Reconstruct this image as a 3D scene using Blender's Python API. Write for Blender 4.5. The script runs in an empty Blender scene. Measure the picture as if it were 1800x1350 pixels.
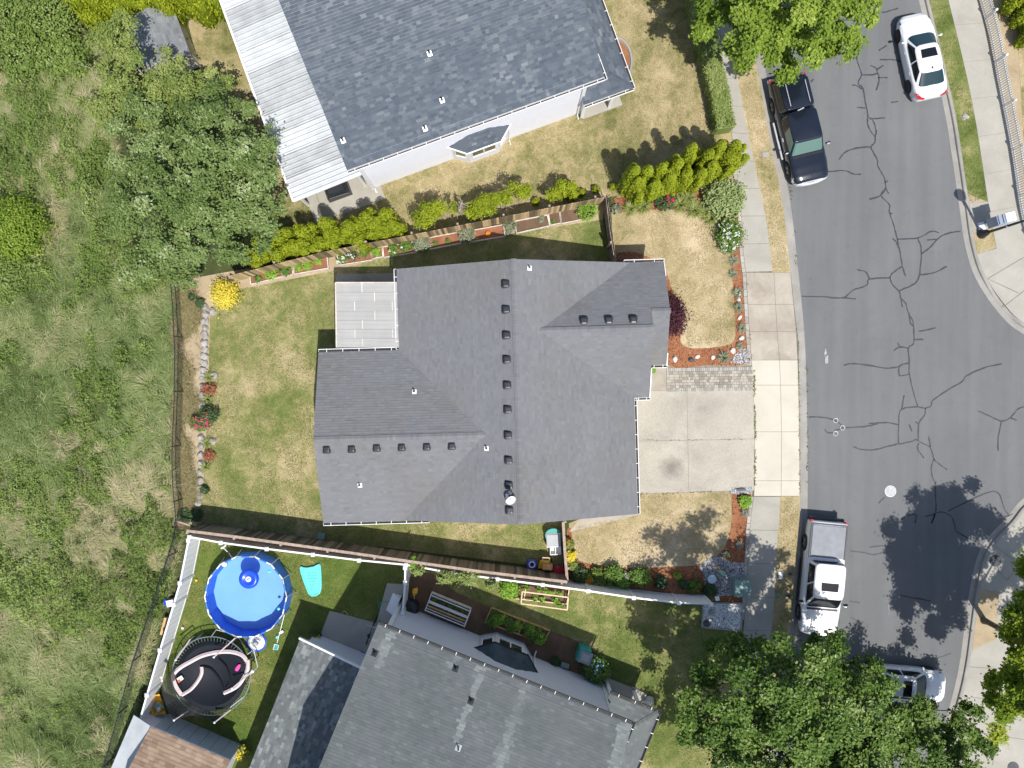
import bpy, math, random
import numpy as np
from mathutils import Vector, Matrix, noise as mnoise

random.seed(7)
RNG = np.random.default_rng(11)
scene = bpy.context.scene
col = scene.collection

# ------------------------------------------------------------------ camera, sky, sun, exposure
CAM_H, PXM = 45.0, 33.0          # flying height (m); survey scale of the plan (units per metre on the ground)
cam_data = bpy.data.cameras.new("camera")
cam_data.sensor_width = 36.0
cam_data.lens = 36.0 * PXM * CAM_H / 1800.0
cam_data.clip_end = 2000
cam = bpy.data.objects.new("camera", cam_data)
col.objects.link(cam)
cam.location = (0, 0, CAM_H)
cam.rotation_euler = (0, 0, 0)
scene.camera = cam

SUN_EL = math.radians(63.0)
SH = Vector((-0.46, 0.888, 0)).normalized()      # direction in which shadows fall
world = bpy.data.worlds.new("World")
scene.world = world
world.use_nodes = True
wn = world.node_tree.nodes
wl = world.node_tree.links
sky = wn.new("ShaderNodeTexSky")
sky.sky_type = 'NISHITA'
sky.sun_disc = False
sky.sun_elevation = SUN_EL
sky.sun_rotation = math.atan2(-SH.x, -SH.y)
sky.air_density = 1.0
sky.dust_density = 1.5
wl.new(sky.outputs[0], wn["Background"].inputs[0])
wn["Background"].inputs[1].default_value = 0.125

sun_data = bpy.data.lights.new("sun", 'SUN')
sun_data.energy = 4.7
sun_data.angle = math.radians(0.6)
sun_data.color = (1.0, 0.955, 0.89)
sun = bpy.data.objects.new("sun", sun_data)
col.objects.link(sun)
sun.rotation_euler = Vector((SH.x * math.cos(SUN_EL), SH.y * math.cos(SUN_EL), -math.sin(SUN_EL))).to_track_quat('-Z', 'Y').to_euler()
sun.location = (20, -40, 60)

scene.view_settings.view_transform = 'Standard'
scene.view_settings.look = 'None'
scene.view_settings.gamma = 1.0
scene.view_settings.exposure = 0.2
scene.view_settings.use_curve_mapping = False

# ------------------------------------------------------------------ helpers
def P(x, y, h=0.0):
    """survey plan mark (x, y), seen at height h, to metres"""
    k = (1 - h / CAM_H) / PXM
    return Vector(((x - 900) * k, (675 - y) * k, h))

ORD = ["first", "second", "third", "fourth", "fifth", "sixth", "seventh", "eighth", "ninth", "tenth", "eleventh",
       "twelfth", "thirteenth", "fourteenth", "fifteenth", "sixteenth", "seventeenth", "eighteenth", "nineteenth", "twentieth"]
WL = {}

def tag(o, label=None, cat=None, group=None, kind=None):
    if label: o["label"] = label
    if cat: o["category"] = cat
    if group: o["group"] = group
    if kind: o["kind"] = kind
    return o

def empty(name, loc, label, cat, group=None, rz=None):
    o = bpy.data.objects.new(name, None)
    col.objects.link(o)
    o.empty_display_size = 0.3
    o.location = loc
    if rz is None:
        WL[o] = Vector(loc)
    else:
        o.rotation_euler = (0, 0, rz)
        WL[o] = Vector((0, 0, 0))
    return tag(o, label, cat, group)

def link(name, mesh, parent, c, rot=None):
    o = bpy.data.objects.new(name, mesh)
    col.objects.link(o)
    if parent is not None:
        o.parent = parent
        o.location = Vector(c) - WL[parent]
    else:
        o.location = c
    if rot is not None:
        o.rotation_euler = rot
    WL[o] = Vector(c)
    return o

def mesh_np(name, V, loops, sizes, mat, parent=None, tint=None, smooth=False, kind=None):
    V = np.asarray(V, dtype=np.float64)
    c = np.array([V[:, 0].mean(), V[:, 1].mean(), V[:, 2].min()])
    me = bpy.data.meshes.new(name)
    me.vertices.add(len(V))
    me.vertices.foreach_set("co", (V - c).astype(np.float32).ravel())
    loops = np.asarray(loops, dtype=np.int32)
    sizes = np.asarray(sizes, dtype=np.int32)
    me.loops.add(len(loops))
    me.loops.foreach_set("vertex_index", loops)
    me.polygons.add(len(sizes))
    starts = np.concatenate(([0], np.cumsum(sizes)[:-1])).astype(np.int32)
    me.polygons.foreach_set("loop_start", starts)
    me.polygons.foreach_set("loop_total", sizes)
    me.polygons.foreach_set("use_smooth", np.full(len(sizes), bool(smooth)))
    if tint is not None:
        a = me.attributes.new("tint", 'FLOAT', 'FACE')
        a.data.foreach_set("value", np.asarray(tint, dtype=np.float32))
    me.update(calc_edges=True)
    me.validate()
    me.materials.append(mat)
    o = link(name, me, parent, Vector(c))
    if kind: o["kind"] = kind
    return o

class MB:
    def __init__(s):
        s.v, s.f, s.t = [], [], []
    def add(s, vs, fs, tint=0.5):
        b = len(s.v)
        s.v.extend([tuple(p) for p in vs])
        for f in fs:
            s.f.append([b + i for i in f]); s.t.append(tint)
        return s
    def box(s, c, size, rz=0.0, tint=0.5):
        hx, hy, hz = size[0] / 2, size[1] / 2, size[2] / 2
        ca, sa = math.cos(rz), math.sin(rz)
        vs = []
        for z in (-hz, hz):
            for x, y in ((-hx, -hy), (hx, -hy), (hx, hy), (-hx, hy)):
                vs.append((c[0] + x * ca - y * sa, c[1] + x * sa + y * ca, c[2] + z))
        return s.add(vs, [(3, 2, 1, 0), (4, 5, 6, 7), (0, 1, 5, 4), (1, 2, 6, 5), (2, 3, 7, 6), (3, 0, 4, 7)], tint)
    def bar(s, p, q, w, h, tint=0.5):
        """beam from p to q, w wide, h high"""
        p, q = Vector(p), Vector(q)
        d = (q - p).normalized()
        up = Vector((0, 0, 1)) if abs(d.z) < 0.95 else Vector((0, 1, 0))
        sx = d.cross(up).normalized() * (w / 2)
        sy = sx.cross(d).normalized() * (h / 2)
        vs = []
        for e in (p, q):
            vs += [e - sx - sy, e + sx - sy, e + sx + sy, e - sx + sy]
        return s.add(vs, [(0, 1, 2, 3), (7, 6, 5, 4), (0, 4, 5, 1), (1, 5, 6, 2), (2, 6, 7, 3), (3, 7, 4, 0)], tint)
    def tube(s, pts, r, n=8, tint=0.5, cap=True):
        pts = [Vector(p) for p in pts]
        rs = r if isinstance(r, (list, tuple)) else [r] * len(pts)
        vs, fs = [], []
        for i, p in enumerate(pts):
            d = (pts[min(i + 1, len(pts) - 1)] - pts[max(i - 1, 0)]).normalized()
            up = Vector((0, 0, 1)) if abs(d.z) < 0.9 else Vector((0, 1, 0))
            a = d.cross(up).normalized(); b = a.cross(d).normalized()
            for k in range(n):
                t = 2 * math.pi * k / n
                vs.append(p + a * (rs[i] * math.cos(t)) + b * (rs[i] * math.sin(t)))
        for i in range(len(pts) - 1):
            for k in range(n):
                k2 = (k + 1) % n
                fs.append((i * n + k, i * n + k2, (i + 1) * n + k2, (i + 1) * n + k))
        if cap:
            fs.append(tuple(range(n))[::-1]); fs.append(tuple((len(pts) - 1) * n + k for k in range(n)))
        return s.add(vs, fs, tint)
    def ring(s, c, R, r, n=40, m=6, tint=0.5):
        vs, fs = [], []
        for i in range(n):
            a = 2 * math.pi * i / n
            for k in range(m):
                b = 2 * math.pi * k / m
                rr = R + r * math.cos(b)
                vs.append((c[0] + rr * math.cos(a), c[1] + rr * math.sin(a), c[2] + r * math.sin(b)))
        for i in range(n):
            for k in range(m):
                fs.append((i * m + k, ((i + 1) % n) * m + k, ((i + 1) % n) * m + (k + 1) % m, i * m + (k + 1) % m))
        return s.add(vs, fs, tint)
    def prism(s, poly, z0, z1, tint=0.5):
        n = len(poly)
        vs = [(p[0], p[1], z0) for p in poly] + [(p[0], p[1], z1) for p in poly]
        fs = [tuple(range(n))[::-1], tuple(range(n, 2 * n))]
        fs += [(i, (i + 1) % n, n + (i + 1) % n, n + i) for i in range(n)]
        return s.add(vs, fs, tint)
    def slab(s, top, th, tint=0.5):
        """polygon of 3D points with vertical thickness"""
        n = len(top)
        vs = [tuple(p) for p in top] + [(p[0], p[1], p[2] - th) for p in top]
        fs = [tuple(range(n)), tuple(range(n, 2 * n))[::-1]]
        fs += [(i, n + i, n + (i + 1) % n, (i + 1) % n) for i in range(n)]
        return s.add(vs, fs, tint)
    def lathe(s, c, prof, n=24, tint=0.5, axis=None):
        """profile (r, z) about a vertical axis (or about 'axis')"""
        vs, fs = [], []
        M = Matrix.Identity(3)
        if axis is not None:
            M = Vector((0, 0, 1)).rotation_difference(Vector(axis)).to_matrix()
        for r, z in prof:
            for k in range(n):
                a = 2 * math.pi * k / n
                vs.append(Vector(c) + M @ Vector((r * math.cos(a), r * math.sin(a), z)))
        for i in range(len(prof) - 1):
            for k in range(n):
                fs.append((i * n + k, i * n + (k + 1) % n, (i + 1) * n + (k + 1) % n, (i + 1) * n + k))
        fs.append(tuple(range(n))[::-1]); fs.append(tuple((len(prof) - 1) * n + k for k in range(n)))
        return s.add(vs, fs, tint)
    def rock(s, c, size, seed=0, n=10, m=7, rz=0.0, tint=0.5):
        vs, fs = [], []
        ca, sa = math.cos(rz), math.sin(rz)
        for i in range(m + 1):
            ph = math.pi * i / m
            for k in range(n):
                a = 2 * math.pi * k / n
                d = Vector((math.sin(ph) * math.cos(a), math.sin(ph) * math.sin(a), math.cos(ph)))
                g = 1 + 0.45 * mnoise.noise(d * 1.3 + Vector((seed * 7.1, seed * 3.3, 0))) + 0.18 * mnoise.noise(d * 3.1 + Vector((seed, 0, seed * 5.7)))
                x, y, z = d.x * g * size[0], d.y * g * size[1], max(d.z * g * size[2], -0.35 * size[2])
                vs.append((c[0] + x * ca - y * sa, c[1] + x * sa + y * ca, c[2] + z + 0.3 * size[2]))
        for i in range(m):
            for k in range(n):
                fs.append((i * n + k, (i + 1) * n + k, (i + 1) * n + (k + 1) % n, i * n + (k + 1) % n))
        return s.add(vs, fs, tint)
    def build(s, name, mat, parent=None, smooth=False, kind=None):
        V = np.array(s.v, dtype=np.float64)
        loops = [i for f in s.f for i in f]
        return mesh_np(name, V, loops, [len(f) for f in s.f], mat, parent, s.t, smooth, kind)

def sheet(name, pts, z, mat, th=0.06, kind="structure"):
    return MB().prism([(p[0], p[1]) for p in pts], z - th, z).build(name, mat, None, kind=kind)

def pp(lst, h=0.0):
    return [P(x, y, h) for x, y in lst]

def smooth_line(pts, n=6):
    """Catmull-Rom through 2D/3D points"""
    pts = [Vector(p) for p in pts]
    out = []
    for i in range(len(pts) - 1):
        p0, p1, p2, p3 = pts[max(i - 1, 0)], pts[i], pts[i + 1], pts[min(i + 2, len(pts) - 1)]
        for k in range(n):
            t = k / n
            out.append(0.5 * ((2 * p1) + (p2 - p0) * t + (2 * p0 - 5 * p1 + 4 * p2 - p3) * t * t + (3 * p1 - p0 - 3 * p2 + p3) * t ** 3))
    out.append(pts[-1])
    return out

def offset_line(pts, d):
    out = []
    for i, p in enumerate(pts):
        t = (pts[min(i + 1, len(pts) - 1)] - pts[max(i - 1, 0)])
        t = Vector((t.x, t.y, 0)).normalized()
        out.append(p + Vector((t.y, -t.x, 0)) * d)
    return out

def ribbon(mb, pts, w, z, tint=0.5, jit=0.0):
    L, R = [], []
    for i, p in enumerate(pts):
        t = (pts[min(i + 1, len(pts) - 1)] - pts[max(i - 1, 0)]); t = Vector((t.x, t.y, 0)).normalized()
        n = Vector((-t.y, t.x, 0)); ww = w * (1 + random.uniform(-jit, jit)) / 2
        L.append((p.x + n.x * ww, p.y + n.y * ww, z)); R.append((p.x - n.x * ww, p.y - n.y * ww, z))
    k = len(pts)
    mb.add(L + R, [(i, k + i, k + i + 1, i + 1) for i in range(k - 1)], tint)

# ------------------------------------------------------------------ materials
def nt(name):
    m = bpy.data.materials.new(name)
    m.use_nodes = True
    t = m.node_tree
    b = t.nodes["Principled BSDF"]
    return m, t.nodes, t.links, b

def ramp(nodes, stops):
    r = nodes.new("ShaderNodeValToRGB")
    e = r.color_ramp.elements
    while len(e) < len(stops): e.new(0.5)
    for i, (p, c) in enumerate(stops):
        e[i].position = p; e[i].color = (*c, 1)
    return r

def noise_node(nodes, links, pos, scale, detail=4, rough=0.6, dist=0.0):
    n = nodes.new("ShaderNodeTexNoise")
    n.inputs["Scale"].default_value = scale
    n.inputs["Detail"].default_value = detail
    n.inputs["Roughness"].default_value = rough
    n.inputs["Distortion"].default_value = dist
    links.new(pos, n.inputs["Vector"])
    return n.outputs[0]

def math_node(nodes, links, op, a, b=None, clamp=False):
    n = nodes.new("ShaderNodeMath"); n.operation = op; n.use_clamp = clamp
    for i, x in enumerate((a, b)):
        if x is None: continue
        if hasattr(x, "is_linked"): links.new(x, n.inputs[i])
        else: n.inputs[i].default_value = x
    return n.outputs[0]

def plain(name, c, rough=0.6, metal=0.0, var=0.12, vscale=3.0, bump=0.0, bscale=60.0, tint=0.0, spec=0.4, coat=0.0, objvar=0.0):
    m, n, l, b = nt(name)
    pos = n.new("ShaderNodeNewGeometry").outputs["Position"]
    f1 = noise_node(n, l, pos, vscale, 6, 0.65)
    lo = tuple(x * (1 - 2 * var) for x in c); hi = tuple(min(1, x * (1 + 2 * var)) for x in c)
    r = ramp(n, [(0.25, lo), (0.75, hi)])
    fac = f1
    if tint > 0:
        a = n.new("ShaderNodeAttribute"); a.attribute_name = "tint"
        fac = math_node(n, l, 'ADD', math_node(n, l, 'MULTIPLY', f1, 1 - tint), math_node(n, l, 'MULTIPLY', a.outputs["Fac"], tint))
    if objvar > 0:
        o = n.new("ShaderNodeObjectInfo")
        fac = math_node(n, l, 'ADD', math_node(n, l, 'MULTIPLY', fac, 1 - objvar), math_node(n, l, 'MULTIPLY', o.outputs["Random"], objvar))
    l.new(fac, r.inputs[0])
    l.new(r.outputs[0], b.inputs["Base Color"])
    b.inputs["Roughness"].default_value = rough
    b.inputs["Metallic"].default_value = metal
    b.inputs["Specular IOR Level"].default_value = spec
    b.inputs["Coat Weight"].default_value = coat
    if bump > 0:
        bn = n.new("ShaderNodeBump"); bn.inputs["Strength"].default_value = bump; bn.inputs["Distance"].default_value = 0.02
        l.new(noise_node(n, l, pos, bscale, 3), bn.inputs["Height"]); l.new(bn.outputs[0], b.inputs["Normal"])
    return m

def leaf_mat(name, stops, transl=0.25, rough=0.55):
    m, n, l, b = nt(name)
    a = n.new("ShaderNodeAttribute"); a.attribute_name = "tint"
    pos = n.new("ShaderNodeNewGeometry").outputs["Position"]
    f = math_node(n, l, 'ADD', math_node(n, l, 'MULTIPLY', a.outputs["Fac"], 0.75), math_node(n, l, 'MULTIPLY', noise_node(n, l, pos, 0.8, 3), 0.25))
    r = ramp(n, stops)
    l.new(f, r.inputs[0])
    l.new(r.outputs[0], b.inputs["Base Color"])
    b.inputs["Roughness"].default_value = rough
    b.inputs["Specular IOR Level"].default_value = 0.2
    tr = n.new("ShaderNodeBsdfTranslucent"); l.new(r.outputs[0], tr.inputs[0])
    mx = n.new("ShaderNodeMixShader"); mx.inputs[0].default_value = transl
    l.new(b.outputs[0], mx.inputs[1]); l.new(tr.outputs[0], mx.inputs[2])
    l.new(mx.outputs[0], n["Material Output"].inputs[0])
    return m

def lawn_mat(name, stops, big=0.35, shift=0.0, fine=0.42, off=0.0):
    """mown grass: colour patches from lush to parched, blade-fine grain"""
    m, n, l, b = nt(name)
    pos = n.new("ShaderNodeNewGeometry").outputs["Position"]
    mp = n.new("ShaderNodeMapping"); mp.inputs["Location"].default_value = (off, off * 1.7, 0); l.new(pos, mp.inputs[0]); pos = mp.outputs[0]
    a = noise_node(n, l, pos, big, 3, 0.55, 0.4)
    c = noise_node(n, l, pos, 1.6, 4, 0.6, 0.6)
    d = noise_node(n, l, pos, 6.0, 6, 0.75, 0.8)
    f = math_node(n, l, 'ADD', math_node(n, l, 'MULTIPLY', a, 0.45), math_node(n, l, 'MULTIPLY', c, 0.3))
    f = math_node(n, l, 'ADD', f, math_node(n, l, 'MULTIPLY', d, 0.25))
    f = math_node(n, l, 'ADD', math_node(n, l, 'MULTIPLY', math_node(n, l, 'SUBTRACT', f, 0.5), 3.4), 0.5 + shift)
    r = ramp(n, stops); l.new(f, r.inputs[0])
    g = noise_node(n, l, pos, 17.0, 6, 0.82)
    g2 = math_node(n, l, 'ADD', math_node(n, l, 'MULTIPLY', math_node(n, l, 'SUBTRACT', g, 0.5), 2.2 * fine * 2.9), 1.0)
    mx = n.new("ShaderNodeMix"); mx.data_type = 'RGBA'; mx.blend_type = 'MULTIPLY'; mx.inputs[0].default_value = 1.0
    l.new(r.outputs[0], mx.inputs[6]); l.new(g2, mx.inputs[7])
    l.new(mx.outputs[2], b.inputs["Base Color"])
    b.inputs["Roughness"].default_value = 0.9; b.inputs["Specular IOR Level"].default_value = 0.1
    bn = n.new("ShaderNodeBump"); bn.inputs["Strength"].default_value = 0.8; bn.inputs["Distance"].default_value = 0.05
    l.new(noise_node(n, l, pos, 45, 4, 0.7), bn.inputs["Height"]); l.new(bn.outputs[0], b.inputs["Normal"])
    return m

def stone_mat(name, c, c2, vscale=0.6, grain=70.0, grainamt=0.25, rough=0.85, spots=0.0, bump=0.25):
    m, n, l, b = nt(name)
    pos = n.new("ShaderNodeNewGeometry").outputs["Position"]
    f = noise_node(n, l, pos, vscale, 6, 0.65, 0.5)
    r = ramp(n, [(0.3, c), (0.7, c2)]); l.new(f, r.inputs[0])
    g = noise_node(n, l, pos, grain, 3, 0.7)
    g = math_node(n, l, 'ADD', math_node(n, l, 'MULTIPLY', math_node(n, l, 'SUBTRACT', g, 0.5), grainamt * 4), 1.0)
    if spots > 0:
        s = noise_node(n, l, pos, 2.2, 8, 0.75)
        s = math_node(n, l, 'MULTIPLY', math_node(n, l, 'SUBTRACT', s, 0.55, True), spots * 6)
        g = math_node(n, l, 'SUBTRACT', g, s)
    mx = n.new("ShaderNodeMix"); mx.data_type = 'RGBA'; mx.blend_type = 'MULTIPLY'; mx.inputs[0].default_value = 1.0
    l.new(r.outputs[0], mx.inputs[6]); l.new(g, mx.inputs[7])
    l.new(mx.outputs[2], b.inputs["Base Color"])
    b.inputs["Roughness"].default_value = rough; b.inputs["Specular IOR Level"].default_value = 0.2
    if bump > 0:
        bn = n.new("ShaderNodeBump"); bn.inputs["Strength"].default_value = bump; bn.inputs["Distance"].default_value = 0.01
        l.new(noise_node(n, l, pos, grain, 3), bn.inputs["Height"]); l.new(bn.outputs[0], b.inputs["Normal"])
    return m

def shingle_mat(name, stops, moss=None):
    m, n, l, b = nt(name)
    a = n.new("ShaderNodeAttribute"); a.attribute_name = "tint"
    pos = n.new("ShaderNodeNewGeometry").outputs["Position"]
    big = noise_node(n, l, pos, 0.45, 5, 0.6)
    gr = noise_node(n, l, pos, 90, 2, 0.7)
    f = math_node(n, l, 'ADD', a.outputs["Fac"], math_node(n, l, 'MULTIPLY', math_node(n, l, 'SUBTRACT', big, 0.5), 0.5))
    f = math_node(n, l, 'ADD', f, math_node(n, l, 'MULTIPLY', math_node(n, l, 'SUBTRACT', gr, 0.5), 0.35))
    r = ramp(n, stops); l.new(f, r.inputs[0])
    out = r.outputs[0]
    if moss:
        mm = noise_node(n, l, pos, 0.3, 6, 0.65)
        mm = math_node(n, l, 'MULTIPLY', math_node(n, l, 'SUBTRACT', mm, 0.47), 3.5, True)
        mx = n.new("ShaderNodeMix"); mx.data_type = 'RGBA'; mx.blend_type = 'MULTIPLY'
        l.new(mm, mx.inputs[0]); l.new(out, mx.inputs[6]); mx.inputs[7].default_value = (*moss, 1)
        out = mx.outputs[2]
    l.new(out, b.inputs["Base Color"])
    b.inputs["Roughness"].default_value = 0.9; b.inputs["Specular IOR Level"].default_value = 0.25
    bn = n.new("ShaderNodeBump"); bn.inputs["Strength"].default_value = 0.3; bn.inputs["Distance"].default_value = 0.01
    l.new(gr, bn.inputs["Height"]); l.new(bn.outputs[0], b.inputs["Normal"])
    return m

def glass_mat(name, c, rough=0.03):
    m, n, l, b = nt(name)
    b.inputs["Base Color"].default_value = (*c, 1)
    b.inputs["Roughness"].default_value = rough
    b.inputs["Specular IOR Level"].default_value = 0.8
    b.inputs["Coat Weight"].default_value = 0.5
    return m

M = {}
M["asphalt"] = stone_mat("asphalt", (0.136, 0.139, 0.143), (0.172, 0.173, 0.173), 0.16, 60, 0.20, 0.85, 0.07)
def asphalt_mat():
    m = stone_mat("asphalt", (0.132, 0.137, 0.141), (0.160, 0.164, 0.166), 0.16, 60, 0.20, 0.85, 0.09)
    n, l = m.node_tree.nodes, m.node_tree.links
    b = n["Principled BSDF"]; src = b.inputs["Base Color"].links[0].from_socket
    pos = n.new("ShaderNodeNewGeometry").outputs["Position"]
    mp = n.new("ShaderNodeMapping"); mp.inputs["Rotation"].default_value = (0, 0, math.radians(-8)); mp.inputs["Scale"].default_value = (1.3, 0.07, 1)
    l.new(pos, mp.inputs[0])
    w = noise_node(n, l, mp.outputs[0], 1.0, 4, 0.6)
    w = math_node(n, l, 'ADD', math_node(n, l, 'MULTIPLY', math_node(n, l, 'SUBTRACT', w, 0.5), 0.42), 1.0)
    sp = noise_node(n, l, pos, 1.3, 7, 0.8); sp = math_node(n, l, 'MULTIPLY', math_node(n, l, 'SUBTRACT', sp, 0.62, True), 1.6)
    w = math_node(n, l, 'SUBTRACT', w, sp)
    mx = n.new("ShaderNodeMix"); mx.data_type = 'RGBA'; mx.blend_type = 'MULTIPLY'; mx.inputs[0].default_value = 1.0
    l.new(src, mx.inputs[6]); l.new(w, mx.inputs[7]); l.new(mx.outputs[2], b.inputs["Base Color"])
    return m
M["asphalt"] = asphalt_mat()
M["crack"] = plain("crack_sealant", (0.034, 0.040, 0.052), 0.55, var=0.2, vscale=8)
M["concrete"] = stone_mat("sidewalk_concrete", (0.31, 0.295, 0.258), (0.40, 0.385, 0.338), 0.5, 60, 0.14, 0.9, 0.05)
M["concrete_bright"] = stone_mat("apron_concrete", (0.47, 0.435, 0.36), (0.55, 0.515, 0.435), 0.6, 60, 0.08, 0.9, 0.03)
M["concrete_brown"] = stone_mat("old_apron_concrete", (0.285, 0.25, 0.205), (0.44, 0.40, 0.335), 0.8, 60, 0.1, 0.9, 0.08)
M["kerb"] = stone_mat("kerb_concrete", (0.24, 0.232, 0.215), (0.34, 0.325, 0.295), 0.8, 60, 0.14, 0.9, 0.05)
M["aggregate"] = stone_mat("exposed_aggregate", (0.33, 0.308, 0.262), (0.45, 0.418, 0.35), 0.45, 38, 0.34, 0.9, 0.14, 0.6)
M["joint"] = plain("joint_dirt", (0.16, 0.145, 0.11), 0.95, var=0.3, vscale=6)
TAN = [(0.0, (0.13, 0.14, 0.05)), (0.22, (0.22, 0.21, 0.085)), (0.45, (0.36, 0.30, 0.16)), (0.75, (0.465, 0.38, 0.23)), (1.0, (0.57, 0.475, 0.32))]
MIX = [(0.0, (0.080, 0.122, 0.028)), (0.28, (0.140, 0.178, 0.048)), (0.5, (0.215, 0.225, 0.082)), (0.75, (0.345, 0.300, 0.15)), (1.0, (0.46, 0.385, 0.225))]
GRN = [(0.0, (0.055, 0.098, 0.018)), (0.4, (0.105, 0.152, 0.032)), (0.75, (0.17, 0.185, 0.055)), (1.0, (0.32, 0.27, 0.12))]
M["lawn_rear"] = lawn_mat("rear_lawn_grass", MIX, 0.28, 0.08, 0.40, 3.0)
M["lawn_front"] = lawn_mat("parched_lawn_grass", TAN, 0.3, 0.10, 0.40, 9.0)
M["lawn_dry"] = lawn_mat("dry_front_lawn_grass", TAN, 0.25, 0.16, 0.36, 21.0)
M["lawn_north"] = lawn_mat("north_lawn_grass", TAN, 0.3, -0.13, 0.42, 33.0)
M["lawn_south"] = lawn_mat("south_lawn_grass", MIX, 0.3, -0.06, 0.40, 47.0)
M["lawn_green"] = lawn_mat("back_yard_grass", GRN, 0.35, 0.02, 0.40, 61.0)
M["verge_tan"] = lawn_mat("dry_verge_grass", TAN, 0.5, 0.08, 0.42, 75.0)
M["verge_green"] = lawn_mat("green_verge_grass", MIX, 0.5, -0.12, 0.40, 80.0)
M["soil"] = stone_mat("garden_soil", (0.10, 0.065, 0.042), (0.17, 0.115, 0.075), 1.2, 40, 0.3, 0.95)
M["dirt"] = stone_mat("dry_dirt", (0.30, 0.235, 0.15), (0.44, 0.36, 0.24), 0.8, 40, 0.25, 0.95, 0.1)
M["meadow_soil"] = stone_mat("meadow_ground", (0.035, 0.05, 0.018), (0.085, 0.095, 0.035), 0.5, 20, 0.3, 0.95)
M["mulch"] = stone_mat("bark_mulch", (0.21, 0.085, 0.042), (0.34, 0.155, 0.08), 1.5, 36, 0.42, 0.95, 0.0, 0.8)
M["mulch_chip"] = plain("bark_chips", (0.30, 0.125, 0.06), 0.95, var=0.38, vscale=30, tint=0.8)
M["gravel"] = plain("grey_gravel", (0.38, 0.39, 0.40), 0.9, var=0.30, vscale=20, tint=0.85)
M["gravel_white"] = plain("white_gravel", (0.70, 0.70, 0.68), 0.9, var=0.22, vscale=20, tint=0.8)
M["sh_main"] = shingle_mat("charcoal_shingles", [(0.0, (0.135, 0.140, 0.150)), (0.5, (0.170, 0.175, 0.185)), (1.0, (0.208, 0.212, 0.219))], (0.96, 0.91, 0.83))
M["sh_north"] = shingle_mat("blue_grey_shingles", [(0.0, (0.058, 0.073, 0.096)), (0.45, (0.086, 0.104, 0.128)), (0.8, (0.128, 0.147, 0.166)), (1.0, (0.175, 0.195, 0.212))])
M["sh_south"] = shingle_mat("weathered_shingles", [(0.0, (0.088, 0.10, 0.106)), (0.5, (0.132, 0.145, 0.148)), (1.0, (0.25, 0.272, 0.27))], (0.84, 0.86, 0.83))
M["sh_brown"] = shingle_mat("brown_shingles", [(0.0, (0.17, 0.115, 0.08)), (0.5, (0.285, 0.205, 0.145)), (1.0, (0.38, 0.285, 0.21))])
M["sh_shed"] = shingle_mat("shed_shingles", [(0.0, (0.14, 0.15, 0.16)), (0.5, (0.20, 0.215, 0.225)), (1.0, (0.27, 0.28, 0.29))])
M["white"] = plain("white_trim_paint", (0.80, 0.80, 0.80), 0.5, var=0.02)
M["siding_n"] = plain("white_siding", (0.72, 0.73, 0.78), 0.6, var=0.02)
M["siding_s"] = plain("pale_blue_grey_siding", (0.60, 0.62, 0.68), 0.6, var=0.02)
M["siding_main"] = plain("beige_siding", (0.55, 0.52, 0.46), 0.6, var=0.03)
M["vinyl"] = plain("white_vinyl", (0.78, 0.79, 0.80), 0.4, var=0.02)
M["vent"] = plain("black_vent_plastic", (0.022, 0.025, 0.032), 0.38, var=0.1)
M["black"] = plain("black_rubber", (0.018, 0.019, 0.022), 0.6, var=0.1)
M["dark_metal"] = plain("dark_painted_metal", (0.03, 0.034, 0.042), 0.4, 0.2, var=0.1)
M["steel"] = plain("galvanised_steel", (0.50, 0.52, 0.53), 0.4, 0.4, var=0.08)
M["chrome"] = plain("chrome", (0.80, 0.81, 0.83), 0.25, 0.45, var=0.02)
M["patio_metal"] = plain("weathered_white_metal_roofing", (0.44, 0.465, 0.48), 0.5, 0.0, var=0.14, vscale=1.1, tint=0.3)
M["wood_light"] = plain("weathered_fence_cedar", (0.36, 0.27, 0.145), 0.85, var=0.30, vscale=9, bump=0.3, objvar=0.65)
M["wood_dark"] = plain("grey_brown_fence_cedar", (0.20, 0.165, 0.13), 0.85, var=0.28, vscale=9, bump=0.3, objvar=0.6)
M["wood_rail"] = plain("fence_top_rail_cedar", (0.34, 0.265, 0.21), 0.85, var=0.2, vscale=6)
M["bed_board"] = plain("whitewashed_bed_boards", (0.56, 0.50, 0.44), 0.8, var=0.18, vscale=5)
M["cedar_new"] = plain("new_cedar", (0.56, 0.36, 0.17), 0.75, var=0.14, vscale=5)
M["pine"] = plain("pale_pine", (0.66, 0.51, 0.33), 0.75, var=0.12, vscale=5)
M["bark"] = plain("tree_bark", (0.17, 0.13, 0.10), 0.95, var=0.3, vscale=8, bump=0.5)
M["bark_pale"] = plain("pale_dead_branches", (0.42, 0.36, 0.31), 0.95, var=0.2, vscale=8)
M["rock"] = stone_mat("grey_stone", (0.26, 0.25, 0.235), (0.42, 0.40, 0.37), 2.5, 30, 0.2)
M["rock_white"] = stone_mat("pale_stone", (0.55, 0.52, 0.47), (0.70, 0.67, 0.62), 2.5, 30, 0.15)
M["rock_dark"] = stone_mat("dark_stone", (0.07, 0.07, 0.08), (0.13, 0.13, 0.14), 2.5, 30, 0.2)
M["paver"] = plain("concrete_pavers", (0.325, 0.298, 0.25), 0.9, var=0.13, vscale=6, bump=0.3, objvar=0.6)
M["paver_grey"] = plain("grey_border_pavers", (0.34, 0.33, 0.30), 0.9, var=0.10, vscale=6, objvar=0.6)
M["glass"] = glass_mat("window_glass", (0.02, 0.03, 0.035))
M["car_glass"] = glass_mat("tinted_car_glass", (0.008, 0.011, 0.014), 0.08)
M["car_glass"].node_tree.nodes["Principled BSDF"].inputs["Coat Weight"].default_value = 0.0
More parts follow.
